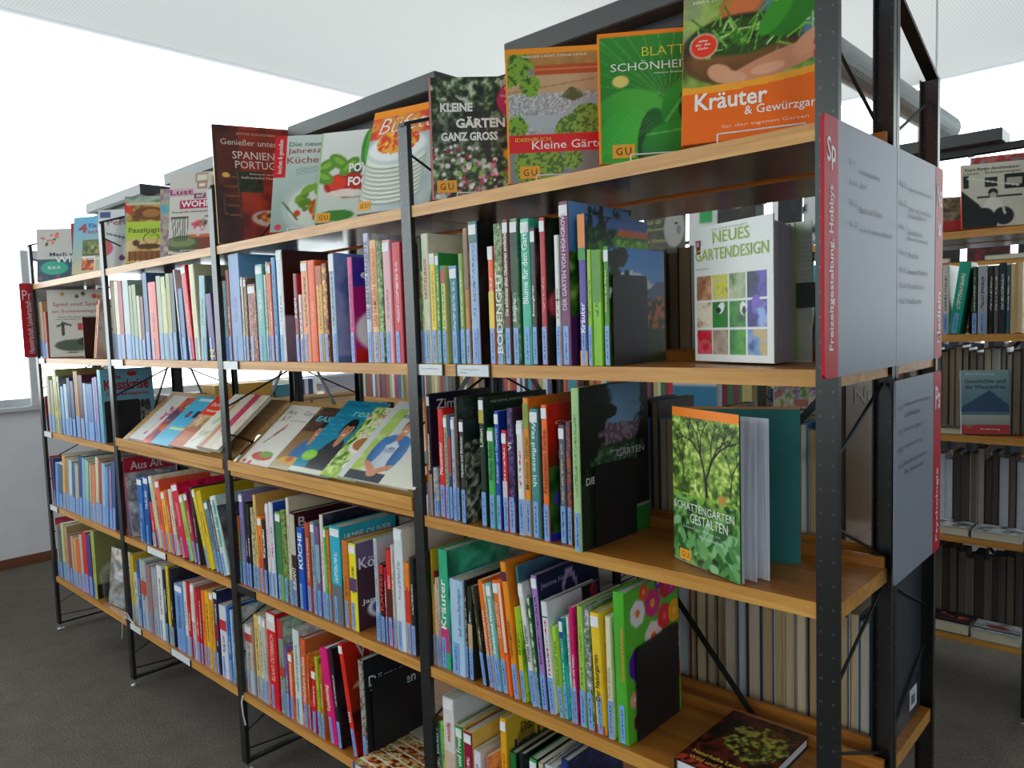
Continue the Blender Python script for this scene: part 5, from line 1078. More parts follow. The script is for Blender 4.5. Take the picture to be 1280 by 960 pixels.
# bottom shelf, second bay
row(4, 1, 270, 720, [
 (152, 196, 238, '#c8c4bc', dict(bands=[(.76, .88, '#d04040')], c2='#8c5c50', look='grey red-banded')), (198, 206, 235, '#a8846c', {}), (210, 232, 190, '#dcc480', {}), (234, 250, 196, '#d8d4c4', {}), (252, 268, 210, '#c8c4b8', dict(st=1)),
 (276, 320, 176, '#d01c24', dict(s='BLAAO ÖSTERREICH', sc='#f0b0a8', sz=(.3, .78), sf=.5, bands=[(.82, .99, '#e8dcd0')], look='thick red white-topped')), (330, 356, 214, '#8c9c8c', dict(bands=[(.8, 1, '#c82c34'), (.4, .5, '#c83c34')])), (358, 372, 350, '#7c5c98', {}), (374, 396, 378, '#e06c24', dict(st=1)),
 (404, 436, 262, '#d8dcd8', dict(c2='#2c7c5c', cov='#c8ccc8', lw=.010)), (442, 466, 310, '#d86438', dict(s='Nachbarn kochen', sc='#f4d8c0', sz=(.3, .8), cov='#b86c3c')), (470, 478, 390, '#c86c2c', {}), (484, 506, 458, '#c81c2c', dict(st=1, tl=474, bands=[(.0, .35, '#b01c6c')])), (510, 530, 404, '#a8bc34', dict(tl=484)), (534, 548, 440, '#b8742c', dict(tl=512)),
 (572, 612, 370, '#d8247c', dict(tl=512, s='Familientag', sc='#f4dc8c', sz=(.35, .62), look='magenta sloping')), (616, 634, 372, '#181a1e', dict(tl=560, art=art_bloomdark, cov='#181a1e')), (690, 712, 355, '#d8301c', dict(tl=606, s='WAS', sc='#f0dcd4', sz=(.3, .4), art=art_redman, cov='#c02418', ct=[('WA', .2, .82, .5, .15, '#dcdcdc')], st=1, look='red sloping')),
 (738, 762, 420, '#b8b0a8', dict(tl=706, k='photo', c2='#403c38', cov='#10141c', d=.225, ck='plain', ct=[('Dörren', .08, .73, .56, .10, '#e4ecf4'), ('Trocknen', .10, .60, .74, .10, '#e4ecf4')], look='black-covered food-drying')),
])
dk = [o for o in D.objects if o.get('label', '').startswith('black-covered food')][0]; t_, d_, h_ = dims(dk); xx = (dk.matrix_basis @ Vector((t_, 0, 0))).x
bookend(4, 466, 512, 850, 'black bookend against the food-drying book on the bottom shelf', x=xx+.0022, y0=.04)
# bottom shelf, third bay
row(4, 2, 0, 720, [
 (654, 668, -100, '#e0d8b8', {}), (670, 684, -110, '#dcb83c', {}), (686, 700, -20, '#c8d0d8', {}), (704, 716, -78, '#2c6094', {}), (718, 748, -86, '#b0b4b8', dict(bands=[(.5, .7, '#c8502c')])), (750, 772, -60, '#8c9098', dict(k='photo', c2='#b8503c')), (776, 800, -48, '#a8acb4', dict(c2='#b83c44')), (804, 830, -56, '#ecece8', dict(c2='#2c3c5c')), (834, 848, -30, '#18242c', {}), (850, 862, -52, '#e0c848', {}), (866, 878, -40, '#201c24', {}),
 (890, 930, 34, '#7ca0d4', dict(look='wide sky-blue')), (936, 950, 28, '#e8e4e0', {}), (952, 968, 26, '#b81c2c', {}), (972, 990, 36, '#d8c8c0', dict(bands=[(.5, .95, '#e8dcd0')], c2='#b03c3c')), (992, 1008, 60, '#c8283c', {}), (1010, 1022, 62, '#9c2038', {}), (1024, 1042, 70, '#e88428', {}), (1044, 1064, 72, '#e8b038', {}), (1068, 1086, 76, '#e0a030', {}), (1088, 1108, 70, '#1c1c40', dict(bands=[(.4, .6, '#8c1c44')])),
 (1114, 1148, 140, '#dcdce4', dict(bands=[(.66, .80, '#d02c34')], look='wide white red-banded')), (1152, 1168, 150, '#2868b0', {}), (1170, 1178, 170, '#c8dce8', {}),
])
# bottom shelf, farthest bay
row(4, 3, 0, 520, [
 (262, 276, 510, '#c02838', {}), (278, 290, 520, '#c04060', {}), (292, 304, 545, '#b8a8b4', {}), (306, 318, 560, '#5c7c6c', {}), (322, 336, 535, '#d0c090', dict(cov='#c0b890')), (338, 354, 545, '#b0986c', {}), (356, 368, 590, '#b04848', {}), (370, 380, 600, '#c0b0a0', {}), (382, 396, 610, '#e0a058', {}), (398, 412, 612, '#e86c3c', {}), (414, 428, 590, '#c8b8a0', dict(bands=[(.5, .9, '#b82c34')])), (430, 450, 575, '#d82c2c', dict(bands=[(0, .4, '#5c4c98')])), (452, 470, 590, '#4c3c8c', dict(bands=[(.4, 1, '#d8d068')])),
 (474, 490, 570, '#b4bc5c', dict(cov='#8a8c5c', art=art_olive, d=.23, look='olive-covered')),
], keep=(13,))

# ------------------------------------------------------------------ books displayed face-out
def faceout(label, z, x, y, yaw, lean, w, h, t, c, art, nx, ny, titles=(), gu=None, seed=5, name='book', stand=True, spine=None, group='books displayed face-out on the top shelf', page='#e6dfca', quads=(), cat='book'):
    b = book(t, w, h, spine or c, c, face_M(x, y, z+.0012+(.0034 if stand else 0)+t*math.sin(math.radians(max(0, lean))), yaw, lean, t), 'ta', page=page, coverkind='plain', soft=t < .013, name=name)
    paint(b, art, t, w, h, nx, ny, seed); P = cover_plane(t, w, h); L = Letters()
    for (u, v, ww, hh, col) in quads:
        O, U, V = P(u, v); L.quad(O, U, V, ww*w, hh*h, col)
    for tt in titles:
        txt, u, v, ww, hh, col = tt[:6]; o = tt[6] if len(tt) > 6 else {}
        O, U, V = P(u, v); O = (O[0]+.0004, O[1], O[2])
        if o.get('rot'): L.put(txt, O, V, (0, -1, 0), ww*h, hh*w, col, o.get('b', .015))
        else: L.put(txt, O, U, V, ww*w, hh*h, col, o.get('b', .015), o.get('sh', 0))
    if gu: gub(L, lambda a, c_: ((t+.0015, a*w, c_*h), (0, 1, 0), (0, 0, 1)), w, h, *gu)
    L.obj('cover_title', b); tag(b, label, cat, group)
    return b
def wirestand(x, y, z, yaw, w, label, off=.0):
    """bent wire book rest: two feet, a front lip, a back support"""
    M = T((x, y, z)) @ Rz(math.radians(yaw)); r = .0014; mb = MB()
    for a in (.25*w, .85*w):
        mb.rod((a, -.016, .002), (a, .07, .002), r, 6).rod((a, -.016, .002), (a, -.017, .016), r, 6)
    mb.rod((.25*w, -.017, .016), (.85*w, -.017, .016), r, 6).rod((.25*w, .07, .002), (.85*w, .07, .002), r, 6).rod((.25*w, .07, .002), (.55*w, .075, .11), r, 6).rod((.85*w, .07, .002), (.55*w, .075, .11), r, 6)
    o = mb.obj('book_stand', plain('white_wire', '#e4e6e8', .3), None, M); tag(o, label, 'book stand', 'wire stands holding the displayed books')
zt = Z[0]
GUT = lambda *a: a
F = [
 ('white book with turquoise blob and red figures, far left end of the top shelf', -3.955, .012, 45, 6, .215, .269, .014, '#cfccc4', art_wii, 44, 54, [('Mach was', .30, .48, .75, .075, '#3c4048'), ('Wir', .42, .36, .5, .11, '#f0f0f0'), ('555', .25, .24, .3, .05, '#e4f0e8')], None),
 ('blue and sand book with photo squares, second from the left on the top shelf', -3.44, .012, 31, 9, .195, .268, .012, '#9cb8c8', art_photos, 40, 54, [('4', .14, .72, .24, .16, '#a02c4c', dict(b=.03)), ('Klassen', .42, .80, .5, .08, '#3c4ca0'), ('kochen', .42, .70, .4, .06, '#b03c5c'), ('Kochen', .32, .24, .5, .05, '#f0f0e8')], None),
 ('pale collage book with small blue square, third from the left on the top shelf', -3.09, .012, 38, 5, .190, .253, .012, '#d4d4d8', art_white_collage, 40, 50, [('Perlen', .22, .74, .7, .09, '#b85c6c')], None),
 ('yellow-green wildlife book with antlers in a clear sleeve, left part of the top shelf', -2.80, .014, 42, 9, .186, .249, .016, '#a9c04a', art_wild, 50, 60, [('Faszination', .06, .50, .88, .085, '#6c6430'), ('Jagd und Natur', .5, .43, .42, .03, '#8c8440')], None),
 ('pale living book with a green rod chair and magenta band, top shelf', -2.395, .012, 34, 9, .235, .302, .015, '#d9d4cc', art_home, 60, 76, [('Lust', .02, .73, .38, .065, '#7c2c5c'), ('auf', .46, .69, .13, .045, '#e8d8e0'), ('WOHNEN', .21, .57, .72, .08, '#f4e8ec', dict(b=.03)), ('Das große Ideenbuch', .06, .50, .6, .028, '#5c5c60')], None),
 ('tall dark red cookbook with ladder and table, turned sideways on the top shelf', -1.970, -.002, 68, 2, .246, .385, .024, '#5c1c10', art_spain, 70, 100, [('Genießer unterwegs', .10, .82, .95, .065, '#e8d8cc', dict(b=0)), ('SPANIEN &', .24, .72, .68, .065, '#ecdcd0', dict(b=.005)), ('PORTUGAL', .27, .64, .68, .065, '#ecdcd0', dict(b=.005)), ('JOYCE GOLDSTEIN', .30, .92, .5, .022, '#c8a898'), ('Rezepte und', .45, .585, .3, .02, '#d8c0b0'), ('kulinarische Notizen', .34, .555, .52, .02, '#d8c0b0')], None),
 ('pale green seasonal cookbook with a red spine strip, top shelf', -1.673, .012, 39, 17, .235, .320, .014, '#c9202c', art_season, 66, 84, [('Die neue', .20, .88, .45, .045, '#4c6c5c', dict(b=0)), ('Jahreszeiten', .18, .79, .76, .07, '#b83c3c', dict(b=0)), ('Küche', .18, .70, .42, .07, '#b83c3c', dict(b=0)), ('kochen & genießen', .135, .60, .36, .08, '#f0e0e0', dict(rot=1))], None),
 ('white-green cookbook with basil leaf and tomato bowl, top shelf', -1.433, .012, 29, 16, .207, .274, .014, '#a9c79a', art_power, 60, 76, [('POWER', .46, .53, .50, .10, '#f4f0ee', dict(b=.04)), ('FOOD', .46, .38, .42, .10, '#f4f0ee', dict(b=.04)), ('Gesund genießen', .38, .24, .5, .03, '#c86c4c')], (.04, .01, .2)),
 ('cookbook showing a stack of plates under orange food, right of the tomato book', -1.234, .012, 13, 19, .236, .296, .012, '#b9c2c2', art_plates, 66, 80, [('Büfetts', .12, .76, .86, .15, '#f0ece4', dict(b=-.012, sh=.3))], (.02, .03, .17)),
 ('dark flowering-garden book with a pink disc, right of the second post on the top shelf', -.933, .012, 45, 4, .222, .286, .013, '#2c3424', art_cottage, 84, 104, [('KLEINE', .12, .715, .34, .072, '#f0f0ee', dict(b=.04)), ('GÄRTEN', .28, .58, .52, .095, '#f0f0ee', dict(b=.04)), ('GANZ GROSS', .12, .475, .60, .072, '#f0f0ee', dict(b=.04)), ('Gärten', .80, .88, .16, .03, '#f0d0dc'), ('von 50 bis', .76, .825, .22, .03, '#f0d0dc'), ('500 qm', .80, .77, .16, .03, '#f0d0dc')], (.06, .055, .21)),
 ('patio-garden book with orange frame and red title band, top shelf', -.688, .012, 39, 4, .222, .284, .020, '#f0982a', art_patio, 92, 112, [('IDEENBUCH', .08, .305, .34, .028, '#f0b43c'), ('Kleine Gärten', .24, .245, .74, .062, '#f8f0ee', dict(b=.005)), ('WASSER LICHT STEINE HOLZ', .16, .925, .62, .018, '#f0dcc0')], (.12, .03, .19)),
 ('green book with a rolled leaf and orange edges, left of the orange herb book', -.449, .012, 35, 7, .212, .254, .016, '#f08a20', art_leaf, 96, 110, [('BLATT', .40, .80, .38, .07, '#d4d83c', dict(b=-.005)), ('SCHÖNHEITEN', .12, .695, .86, .075, '#f0f4ec', dict(b=.0)), ('Schöne Blätter gekonnt', .50, .655, .42, .018, '#d8e4c8')], (.12, .035, .2)),
 ('orange herb book with hands holding a wooden bowl, nearest on the top shelf', -.273, .012, 20, 10, .232, .268, .026, '#e8701f', art_herbs, 110, 124, [('MARIE-LUISE KREUTER', .08, .945, .44, .022, '#f0ead8', dict(b=0)), ('Kräuter', .10, .215, .52, .115, '#fbf3ea', dict(b=.02)), ('& Gewürzgarten', .46, .135, .60, .075, '#fbf3ea', dict(b=.005)), ('für den eigenen Garten', .3, .075, .6, .028, '#fbe0c8', dict(b=-.005)), ('Alles', .12, .68, .07, .016, '#f8e8e0'), ('für die', .10, .655, .11, .016, '#f8e8e0'), ('Küche', .12, .63, .07, .016, '#f8e8e0'), ('blv', .935, .51, .055, .035, '#f8f0f0')], None),
]
for i, f in enumerate(F):
    lab, x, y, yaw, lean, w, h, t, c, art, nx, ny, tt, gu = f
    faceout(lab, zt, x, y, yaw, lean, w, h, t, c, art, nx, ny, tt, gu, seed=11+i, spine='#d8b890' if i == 5 else None)
SL = {4: 'thin white wire stand under the living book with the green chair', 6: 'thin white wire stand under the pale green seasonal cookbook', 9: 'white wire stand under the dark flowering-garden book', 10: 'white wire stand under the patio-garden book', 11: 'white wire stand under the green rolled-leaf book', 12: 'white wire stand under the orange herb book'}
for i, l in SL.items():
    f = F[i]; wirestand(f[1]+.008, f[2]-.001, zt+.0005, f[3], f[5], l)
# companions partly hidden behind the displayed books
faceout('thin red and blue book standing on edge behind the white turquoise-blob book', zt, -3.60, .07, 62, 5, .10, .262, .02, '#3c4c9c', lambda a: a.grad(0, 1, '#3c4c9c', '#c83c4c'), 10, 20)
faceout('clear-sleeved grey book behind the yellow-green wildlife book', zt, -2.90, .05, 44, 6, .232, .290, .012, '#8a9c98', lambda a: (a.leaves(['#8aa0a8', '#b8c0b0', '#6c8478'], 6), a.rect(.0, .78, .1, .9, '#c83c34')), 24, 30)
faceout('blue and ochre book between the wildlife book and the living book', zt, -2.53, .04, 42, 8, .12, .268, .014, '#7cb0c0', lambda a: (a.leaves(['#6ca8c0', '#c8b88c', '#8a6c9c', '#d8d0b0'], 7)), 24, 40)
faceout('dark red book standing edge-on behind the stack-of-plates book', zt, -.985, .12, 80, 4, .10, .24, .016, '#5c1828', lambda a: a.leaves(['#5c1828', '#2c2430'], 5), 10, 20)

# white garden-design book standing fanned open
zz = Z[1]
nb = faceout('white garden-design book with a grid of garden photos, standing fanned open', zz, -.324, .142, -20, 0, .203, .256, .0025, '#eceeea', art_garden_grid, 104, 128,
  [('NEUES', .27, .865, .46, .085, '#a4bc3c', dict(b=.005)), ('GARTENDESIGN', .03, .745, .92, .085, '#a4bc3c', dict(b=.005)), ('IDEEN INSPIRATION PROJEKTE', .25, .955, .46, .014, '#8a8c84', dict(b=-.01)), ('DIANA YAKELEY', .04, .68, .17, .012, '#5c5c5c', dict(b=-.01)), ('DK', .035, .855, .055, .035, '#f0e8e8')], None, group='books standing face-out on the second shelf down', quads=((.03, .85, .075, .05, '#8a2030'),))
pm = MB(); P2 = (hit(969, 456, 2, zz)); ax_, ay_ = -.324+.203*math.cos(math.radians(-20)), .142+.203*math.sin(math.radians(-20))
bx0 = (-.324, .142); 
inv = nb.matrix_basis.inverted()
def leaf(mb, p0, p1, z0, z1, th, mi=0):
    """an upright sheet between two floor points, in book coordinates"""
    d = Vector((p1[0]-p0[0], p1[1]-p0[1], 0)).normalized(); n = Vector((-d.y, d.x, 0))*th
    a, b = Vector((*p0, 0)), Vector((*p1, 0)); k = len(mb.v)
    for z in (z0, z1):
        for q in (a, b, b+n, a+n): mb.v.append(tuple(inv @ Vector((q.x, q.y, z))))
    for f in ((0, 3, 2, 1), (4, 5, 6, 7), (0, 1, 5, 4), (1, 2, 6, 5), (2, 3, 7, 6), (3, 0, 4, 7)): mb.f.append(tuple(k+i for i in f)); mb.m.append(mi)
hinge = (-.324, .146)
pm = MB()
for k in range(16):
    u = 970 + k*1.45; yy = .088 + .0062*k
    leaf(pm, (hinge[0]+.0006*k, hinge[1]+.003*k), (solve_x(u, yy, zz), yy), zz+.004, zz+.250-.0002*k, .0016)
pm.obj('pages', [pages_mat('#dcdae0')], nb)
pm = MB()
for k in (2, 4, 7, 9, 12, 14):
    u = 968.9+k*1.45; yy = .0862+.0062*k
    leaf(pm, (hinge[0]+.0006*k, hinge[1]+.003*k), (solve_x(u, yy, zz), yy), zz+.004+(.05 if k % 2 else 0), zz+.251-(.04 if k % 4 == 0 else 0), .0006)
pm.obj('dark_pages', [plain('dark_page_grey', '#4a4650', .6)], nb)  # thin dark grey leaves set between the pale pages
pm = MB(); yy = .196; leaf(pm, (hinge[0]+.012, hinge[1]+.055), (solve_x(1015, yy, zz), yy), zz+.0005, zz+.256, .0025)
bc = pm.obj('back_cover', plain('cover_board', '#dfe3cf', .4, coat=.3), nb)
L = Letters(); q0 = Vector((solve_x(993, .19, zz), .19, 0)); q1 = Vector((solve_x(1015, .196, zz), .196, 0)); dd = (q1-q0).normalized(); nn = Vector((dd.y, -dd.x, 0))*.0016
def inb(p): return inv @ p
Ux = (inv.to_3x3() @ dd); O = inb(q0+nn+Vector((0, 0, zz+.10))); L.quad(O+Ux*.003, Ux, (0, 0, 1), .034, .045, '#2c3424'); L.quad(inb(q0+nn+Vector((0, 0, zz+.004))), Ux, (0, 0, 1), .005, .25, '#b4c84c')
for k in range(9): L.put('Gärten und Terrassen', inb(q0+nn+Vector((0, 0, zz+.225-.0085*k)))+Ux*.008, Ux, (0, 0, 1), .026, .0035, '#7c8478', -.01)
L.obj('back_cover_print', nb)

# woodland-garden book standing open with its teal back board
zz = Z[2]
sb = faceout('open woodland-garden book with an orange top edge, standing on the middle shelf', zz, -.333, .067, -23, 0, .188, .293, .0022, '#2f4f1c', art_shade, 96, 150,
  [('SCHATTENGÄRTEN', .03, .345, .90, .060, '#eef0ea', dict(b=-.005)), ('GESTALTEN', .28, .270, .56, .060, '#eef0ea', dict(b=-.005)), ('Lauschige Plätze im', .18, .225, .55, .022, '#dfe4d8', dict(b=-.01)), ('Halbschatten', .42, .190, .34, .022, '#dfe4d8', dict(b=-.01))], (.11, .015, .17), group='books standing open on the middle shelf')
inv = sb.matrix_basis.inverted(); hinge = (-.333, .0705); pm = MB()
for k, (u, yy) in enumerate(((926, .002), (928, .006), (930, .010), (946, .030), (962, .050))):
    leaf(pm, (hinge[0]+.0015*k, hinge[1]+.002*k), (solve_x(u, yy, zz), yy), zz+.002, zz+.286, .0012)
pm.obj('pages', [pages_mat('#e2e4ee')], sb)
pm = MB(); leaf(pm, (hinge[0]+.006, hinge[1]+.012), (-.333+.224*math.cos(math.radians(25)), .067+.012+.224*math.sin(math.radians(25))), zz+.001, zz+.293, .0022)
pm.obj('back_board', plain('teal_endpaper', '#146b68', .5, noise=.12, nscale=12), sb)
L = Letters(); pm = MB(); leaf(pm, (hinge[0]+.006, hinge[1]+.0115), (-.333+.224*math.cos(math.radians(25)), .067+.0115+.224*math.sin(math.radians(25))), zz+.2905, zz+.2945, .0032); pm.obj('board_edge', plain('orange_board_edge', '#c87c3c', .5), sb)

# picture-book with seahorses left of the far post
fb = faceout('grey craft book with a red title, second shelf down at the far left', Z[1], solve_x(61, .016, Z[1])+.026, .016, 52, 2, .262, .335, .012, '#c8c6bc', art_kids, 56, 66,
  [('Spiel und Spaß', .10, .74, .84, .075, '#b84c54', dict(b=0)), ('an Sonnentagen', .08, .645, .86, .06, '#b84c54', dict(b=0)), ('Über 150 Ideen für Kinder', .18, .585, .7, .025, '#6c6c6c'), ('von Herzen kreativ', .14, .55, .6, .022, '#6c6c6c'), ('Ravens', .36, .06, .24, .02, '#4c4c44')], None, group='books standing face-out on the second shelf down')
o = MB().prism([(.02, Z[1]+.001), (.17, Z[1]+.001), (.17, Z[1]+.19), (.02, Z[1]+.19)], 0, -3.37, -3.368).obj('bookend', plain('bookend_enamel', '#191b20', .38)); tag(o, 'black bookend before the grey craft book at the far left end', 'bookend', 'black metal bookends')
MB().box(-3.368, -3.33, .03, .16, Z[1]+.0002, Z[1]+.0012).obj('foot_plate', plain('bookend_enamel', '#191b20', .38), o)
b = book(.014, .2, .27, '#c83c34', '#d8d8d4', T((-3.24, .02, Z[1]+.006)) @ Ry(math.radians(20)), 'ta'); paint(b, lambda a: (a.leaves(['#e4e0d8', '#d8d4cc', '#b89c8c'], 5)), .014, .2, .27, 20, 26); tag(b, 'white book with a red spine leaning right, second shelf down, farthest bay', 'book', 'books on the second shelf down of the farthest bay')
b = book(.008, .2, .25, '#e0b83c', '#d8542c', T((-3.262, .022, Z[1]+.006)) @ Ry(math.radians(20)), 'ta'); tag(b, 'thin yellow and red book leaning right beside the white one, farthest bay', 'book', 'books on the second shelf down of the farthest bay')

# ------------------------------------------------------------------ books lying on the two sloping trays
def traybook(bay, label, u0, w, h, art, c, k, nx=44, ny=56, titles=(), t=.008, yawd=0, s0=.006, seed=2, lift=0.0):
    tr, p, U_, n_ = TR[bay]; base = Vector((0, p.y, p.z)) + U_*s0
    x = solve_x(u0, base.y, base.z); O = Vector((x, base.y, base.z)) + n_*(.0012+lift)
    R = Matrix((( n_.x, 1, U_.x), (n_.y, 0, U_.y), (n_.z, 0, U_.z))).to_4x4()
    M = T(O) @ R @ Matrix.Rotation(math.radians(yawd), 4, 'X')
    b = book(t, w, h, c, c, M, 'ta', coverkind='plain', soft=True); paint(b, art, t, w, h, nx, ny, seed); P = cover_plane(t, w, h); L = Letters()
    for tt in titles:
        txt, a, v, ww, hh, col = tt[:6]; O2, U2, V2 = P(a, v); L.put(txt, O2, U2, V2, ww*w, hh*h, col, tt[6] if len(tt) > 6 else .0)
    L.obj('cover_title', b); tag(b, label, 'book', 'books lying on the sloping display trays'); return b
tb = traybook
tb(2, 'white magazine with a magenta splash, leftmost on the sloping tray of the third bay', 160, .19, .27, art_splash, '#dcdad4', 0, lift=0, t=.006)
tb(2, 'orange and violet book, second on the sloping tray of the third bay', 180, .17, .26, art_orange, '#e0782c', 1, lift=.0080, t=.006)
tb(2, 'sky-blue book with two small figures on the sloping tray of the third bay', 193, .20, .265, art_skyblue, '#4fb0d0', 2, titles=[('Schöne Dinge', .2, .32, .6, .05, '#d8e8b0')], lift=.0160, t=.006)
tb(2, 'red-topped brown book on the sloping tray of the third bay', 217, .19, .27, art_redbrown, '#b4603c', 3, titles=[('Die besten', .15, .78, .6, .07, '#f0e0d0', .02), ('Rezepte', .15, .66, .5, .06, '#f0e0d0', .02)], lift=.0240, t=.006)
tb(2, 'pale floral book with a picture frame on the sloping tray of the third bay', 238, .21, .275, art_floral, '#e6e2d6', 4, lift=.0320, t=.008)
tb(2, 'beige textile book with magenta stripe, rightmost on the tray of the third bay', 258, .165, .265, art_textile, '#6c5064', 5, lift=.042, t=.014)
tb(1, 'white book with a prawn and strawberry, leftmost on the tray of the second bay', 299, .205, .275, art_garnele, '#e8e2d8', 0, 50, 64, titles=[('Ant    Garn', .12, .84, .85, .07, '#4c4440', -.01), ('& T', .12, .72, .2, .08, '#4c4440', -.01), ('die besten Rezepte', .4, .72, .45, .03, '#5c5450', -.01)], lift=0, t=.006)
tb(1, 'brown cookbook with a dark-haired person in a blue shirt on the sloping tray', 338, .19, .27, lambda a: art_blueman(a, '#6c4c3c', '#4470a4'), '#6c4c3c', 1, 50, 64, titles=[('Jeden Tag', .15, .88, .7, .05, '#8c3c4c'), ('EASY', .18, .76, .6, .09, '#4cb8d0', .03)], lift=.0080, t=.006)
tb(1, 'teal cookbook with a person in a black jacket on the sloping tray', 365, .215, .30, art_teal, '#2585a0', 2, 60, 80, titles=[('Peter Frank', .12, .92, .5, .035, '#1c4c7c'), ('real', .42, .78, .42, .10, '#8cdcc8', .0), ('food für alle Tage', .12, .72, .7, .03, '#1c4c7c'), ('SO GUT', .10, .19, .2, .04, '#dcecb0')], lift=.0160, t=.006)
tb(1, 'salad cookbook with a bowl of soup on the sloping tray', 407, .17, .275, art_salad, '#9cb45c', 3, 50, 70, titles=[('Salate', .3, .84, .6, .08, '#b84c6c')], lift=.0240, t=.006)
tb(1, 'large cookbook with a smiling person in a blue-sleeved shirt, rightmost on the tray', 431, .306, .295, art_baseball, '#d4d4d0', 4, 90, 84, titles=[('cook', .30, .89, .24, .08, '#2c6c84', .0), ('mit', .26, .78, .14, .06, '#3c4c54'), ('JOY', .44, .77, .2, .09, '#1c1c20'), ('BIG', .42, .385, .22, .03, '#5c7090')], lift=.0320, t=.008)

# ------------------------------------------------------------------ flat-lying books, plastic holder, ribbons
def flat(label, p, w, h, t, yaw, art, c, nx=50, ny=60, titles=(), page='#e6dfca', grp='books lying flat'):
    """lies on its back: cover up; p = nearest-left corner on the shelf, w along the spine-to-fore-edge direction"""
    M = T(p) @ Rz(math.radians(yaw)) @ Ry(-math.pi/2) @ T((0, 0, 0))
    M = T(p) @ Rz(math.radians(yaw)) @ Matrix(((0, 1, 0, 0), (0, 0, 1, 0), (1, 0, 0, 0), (0, 0, 0, 1)))
    b = book(t, w, h, c, c, M, 'ta', coverkind='plain', page=page, soft=False); paint(b, art, t, w, h, nx, ny, 9); P = cover_plane(t, w, h); L = Letters()
    for tt in titles:
        txt, a, v, ww, hh, col = tt[:6]; O2, U2, V2 = P(a, v); L.put(txt, O2, U2, V2, ww*w, hh*h, col, .015)
    L.obj('cover_title', b); tag(b, label, 'book', grp); return b
flat('dark landscape book lying flat at the right end of the fourth shelf down', (-.305, .006, Z[3]+.0005), .160, .232, .022, -1, art_forest_gold, '#1c1210', 60, 84,
  [('Naturhafte Landschaft', .10, .17, .80, .05, '#d8bc4c'), ('Wild und frei', .12, .08, .5, .05, '#d8a04c')], page='#e8eaf0')
flat('wide party cookbook with rows of canapes, lying on the bottom shelf by the second post', (-1.312, -.03, Z[4]+.0005), .268, .25, .03, 0, art_party, '#2c5c9c', 80, 80,
  [('DR. OETKER', .30, .90, .6, .075, '#3c2c28'), ('PARTYKÜCHE', .28, .80, .66, .075, '#3c2c28')])
# clear acrylic brochure holder with a glossy booklet, farthest bay
m = D.materials.new('clear_acrylic'); m.use_nodes = True; nt = m.node_tree; nt.nodes.clear(); o_ = N(nt, 'ShaderNodeOutputMaterial'); t_n = N(nt, 'ShaderNodeBsdfTransparent'); g_ = N(nt, 'ShaderNodeBsdfGlossy'); g_.inputs['Roughness'].default_value = .05
t_n.inputs['Color'].default_value = (.93, .95, .95, 1); mx = N(nt, 'ShaderNodeMixShader'); mx.inputs[0].default_value = .12; nt.links.new(t_n.outputs[0], mx.inputs[1]); nt.links.new(g_.outputs[0], mx.inputs[2]); nt.links.new(mx.outputs[0], o_.inputs[0])
bh = MB().box(-3.36, -3.05, .018, .021, Z[4]+.0005, Z[4]+.15).box(-3.36, -3.05, .08, .083, Z[4]+.0005, Z[4]+.22).box(-3.36, -3.357, .021, .08, Z[4]+.0005, Z[4]+.15).box(-3.053, -3.05, .021, .08, Z[4]+.0005, Z[4]+.15).obj('brochure_holder', m)
tag(bh, 'clear acrylic holder on the bottom shelf of the farthest bay', 'holder')
b = book(.006, .2, .26, '#c8ccd4', '#c8ccd4', face_M(-3.33, .030, Z[4]+.003, 5, 7, .006), 'ta', coverkind='plain'); paint(b, lambda a: (a.leaves(['#a8b0c0', '#e8ecf0', '#c0a890', '#6c7c8c'], 6)), .006, .2, .26, 24, 30); tag(b, 'glossy silvery booklet inside the clear holder on the bottom shelf', 'book')
# white tie ribbons
def ribbon(label, pts, r=.0018):
    mb = MB()
    for a, b_ in zip(pts[:-1], pts[1:]): mb.rod(a, b_, r, 6)
    tag(mb.obj('tie_string', plain('white_string', '#d8d8d4', .7)), label, 'string', 'white strings at the bottom shelf')
y = -.006
ribbon('white string looped round the post between third and farthest bay', [(-3.03, y, .315), (-3.02, y-.004, .33), (-3.0, y-.004, .335), (-2.93, y, .30), (-3.03, y, .315), (-3.06, y-.003, .27), (-3.075, y-.004, .20)])
ribbon('white string hanging from the bottom shelf beside the third post from the right', [(-1.985, y, .285), (-1.992, y-.003, .26), (-1.985, y-.004, .22), (-1.975, y-.002, .185)], .003)

